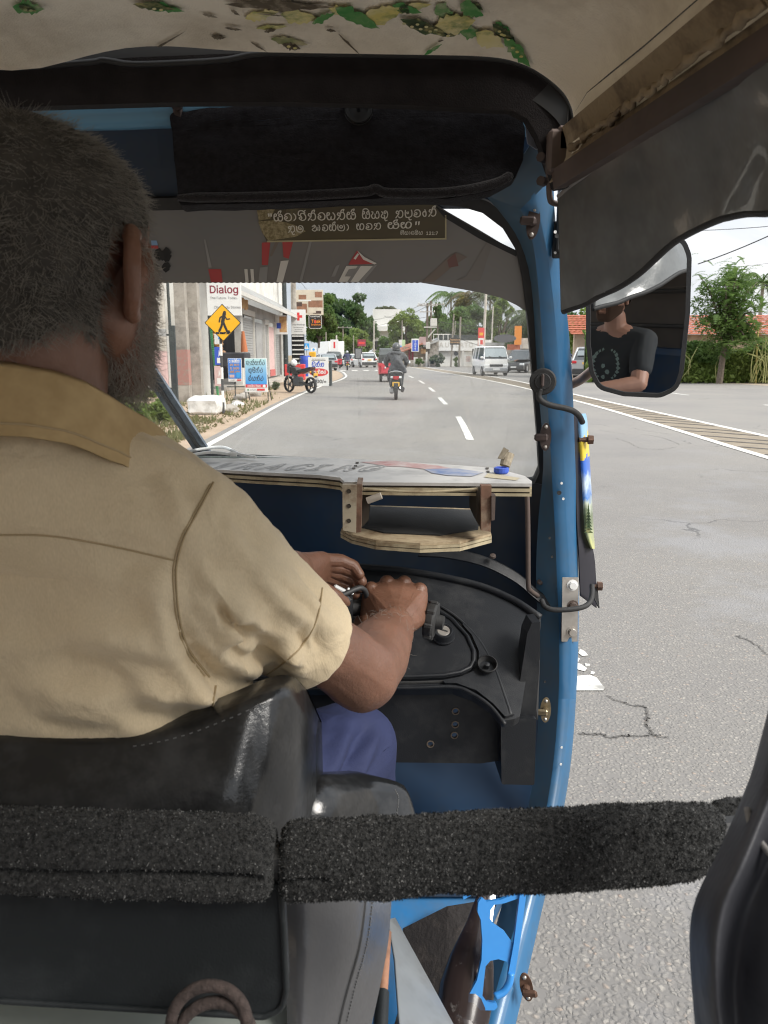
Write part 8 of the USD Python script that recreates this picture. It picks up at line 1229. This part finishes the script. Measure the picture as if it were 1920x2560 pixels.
ph = m3.Manifold.batch_hull([hs_((0, -.018, .028), .079, (.95, 1.1, .97)), hs_((0, .03, .035), .070)]) + m3.Manifold.batch_hull([hs_((.05, .012, -.045), .020), hs_((-.05, .012, -.045), .020), hs_((.024, .078, -.09), .018), hs_((-.024, .078, -.09), .018), hs_((.05, .03, .0), .024), hs_((-.05, .03, .0), .024), hs_((.03, .08, -.01), .022), hs_((-.03, .08, -.01), .022)]) + m3.Manifold.batch_hull([hs_((0, .10, .014), .009), hs_((0, .126, -.022), .011), hs_((.012, .108, -.026), .008), hs_((-.012, .108, -.026), .008)]) + m3.Manifold.batch_hull([hs_((.022, .094, -.058), .006), hs_((-.022, .094, -.058), .006), hs_((0, .104, -.056), .008)]) + m3.Manifold.batch_hull([hs_((.035, .088, .028), .012), hs_((-.035, .088, .028), .012)]) + m3.Manifold.batch_hull([hs_((.078, -.005, .02), .01), hs_((.078, -.002, -.025), .008)]) + m3.Manifold.batch_hull([hs_((-.078, -.005, .02), .01), hs_((-.078, -.002, -.025), .008)])
M('skin_light', (.36, .20, .145), .5, var=.1, vs=14, bump=.0006, bs=240); pbm = soften(pb + ph, .009, 8); Pg.part('body', pbm, 'skin_light', smooth=True); hp_ = soften(ph, .007, 5); hv = np.array(hp_.vertices); q = (hv - HC) @ HR; kk = ((q[:, 2] > .03) & (q[:, 1] < .05 + .6 * (q[:, 2] - .05)) | (q[:, 1] < -.01)) & (q[:, 2] > -.05); f = np.array(hp_.faces); Pg.part('hair', (hv + hp_.vertex_normals * .012 + (meshkit.fbm(hv * 60)[:, None] - .5) * .01, f[kk[f].all(1)]), M('hair_brown', (.028, .018, .013), .8, bump=.003, bs=200), smooth=True); kk = (q[:, 2] < -.025) & (q[:, 1] > .02) & ((q[:, 2] < -.066) | (np.abs(q[:, 0]) > .026)); Pg.part('beard', (hv + hp_.vertex_normals * .006, f[kk[f].all(1)]), M('beard_brown', (.065, .035, .022), .9, bump=.003, bs=220), smooth=True)
for sg in (-1, 1): Pg.part('eye', ball(HC + HR @ A(sg * .034, .089, .008), .011, 2), 'sign_white', smooth=True)
Sj = {k: (PJ[k][0], PJ[k][1], PJ[k][2], PJ[k][3] + .014) for k in PJ}; Sj['m1'] = (*(A(*PJ['s1'][:3]) * .35 + A(*PJ['e1'][:3]) * .65), .058); Sj['m2'] = (*(A(*PJ['s2'][:3]) * .35 + A(*PJ['e2'][:3]) * .65), .058); Sj['n'] = (px_, -.275, 1.205, .066)
tsh = soften(hullchain(Sj, [('h1', 'h2', 'w'), ('w', 'c1', 'c2'), ('c1', 'c2', 's1', 's2'), ('s1', 's2', 'n'), ('s1', 'm1'), ('s2', 'm2')], 18), .012, 8); v = np.array(tsh.vertices); v += tsh.vertex_normals * ((meshkit.fbm(v * 14)[:, None] - .5) * .014); tsh = trimesh.Trimesh(v, tsh.faces, process=False); TS = Pg.part('tshirt', tsh, M('tee_black', (.018, .022, .026), .85), smooth=True)
M('tee_print', (.16, .225, .215), .8); rng = np.random.default_rng(4)
def teeprint(x, z, s, n=6):
    out = []; 
    for a in np.linspace(0, 2 * PI, n, endpoint=False):
        r = s * rng.uniform(.7, 1.1); h = hit(tsh, A(px_ + x + r * math.cos(a), .5, z + r * math.sin(a)), A(0, -1.0, 0))
        if h is None: return
        out.append(h[0] + A(0, .003, 0))
    Pg.part('shirt_print', trimesh.Trimesh(np.array(out), [[0, k, k + 1] for k in range(1, n - 1)], process=False), 'tee_print', under=TS)
for sg in (-1, 1):
    for k, t in enumerate(np.linspace(0, 1, 9)): a = -1.1 + 2.5 * t; teeprint(sg * (.018 + .058 * math.cos(a)), 1.06 + .06 * math.sin(a) * 1.3, .009 + .006 * math.sin(t * PI), 4); 
    for k in range(4): teeprint(sg * (.045 + .014 * k), .96 - .012 * k, .009)
for k in range(6): teeprint(.012 * ((-1) ** k), .90 + .03 * k, .014)
Tj = {k: (PJ[k][0], PJ[k][1], PJ[k][2], PJ[k][3] + .012) for k in ('h1', 'h2', 'k1', 'k2', 'f1', 'f2')}; Pg.part('trousers', soften(hullchain(Tj, [('h1', 'h2'), ('h1', 'k1'), ('h2', 'k2'), ('k1', 'f1'), ('k2', 'f2')], 16), .015, 6), 'trouser_dark', smooth=True)
gcl = np.array([[A(px_ + .10 + .22 * s, -.05 + .1 * t + .02 * math.sin(s * 9), .80 + .05 * math.sin(s * 7 + t * 4) - .03 * t) for s in np.linspace(0, 1, 16)] for t in np.linspace(0, 1, 8)]); one('grey_cloth', grid(gcl, .008), M('cloth_grey', (.15, .18, .22), .9), 'crumpled grey cloth beside the passenger, seen in the wing mirror', 'cloth', smooth=True)
HC, HR = HC0, HR0
# ---- things of one kind share a group
GROUPS = {'stone': 'stones on the left verge', 'utility_pole': 'poles along the street', 'weed_clump': 'weeds on the left verge', 'overhead_wire': 'wires over the street', 'broad_tree': 'broad trees behind the street', 'round_tree': 'bushy trees behind the street', 'coconut_palm': 'coconut palms behind the street', 'pest_sign': 'blue boards before the shops', 'snack_bags': 'snack packets hanging in the open shop', 'three_wheeler': 'three wheelers on the road ahead', 'concrete_pole': 'twin concrete poles', 'poster': 'posters at the shop corner', 'yellow_crate': 'yellow crates by the barrel', 'gate_pillar': 'pillars of the roadside wall', 'shrub': 'shrubs along the far right side', 'shop_sign': 'shop signs along the street', 'road_sign': 'signs beyond the shops on the left', 'scooter': 'scooters on the road ahead'}
for p in stage.GetPrimAtPath('/World').GetChildren():
    n = p.GetName(); n = n[:-4] if n[-3:].isdigit() else n
    if n in GROUPS and p.GetCustomDataByKey('label') and not p.GetCustomDataByKey('group'): p.SetCustomDataByKey('group', GROUPS[n])
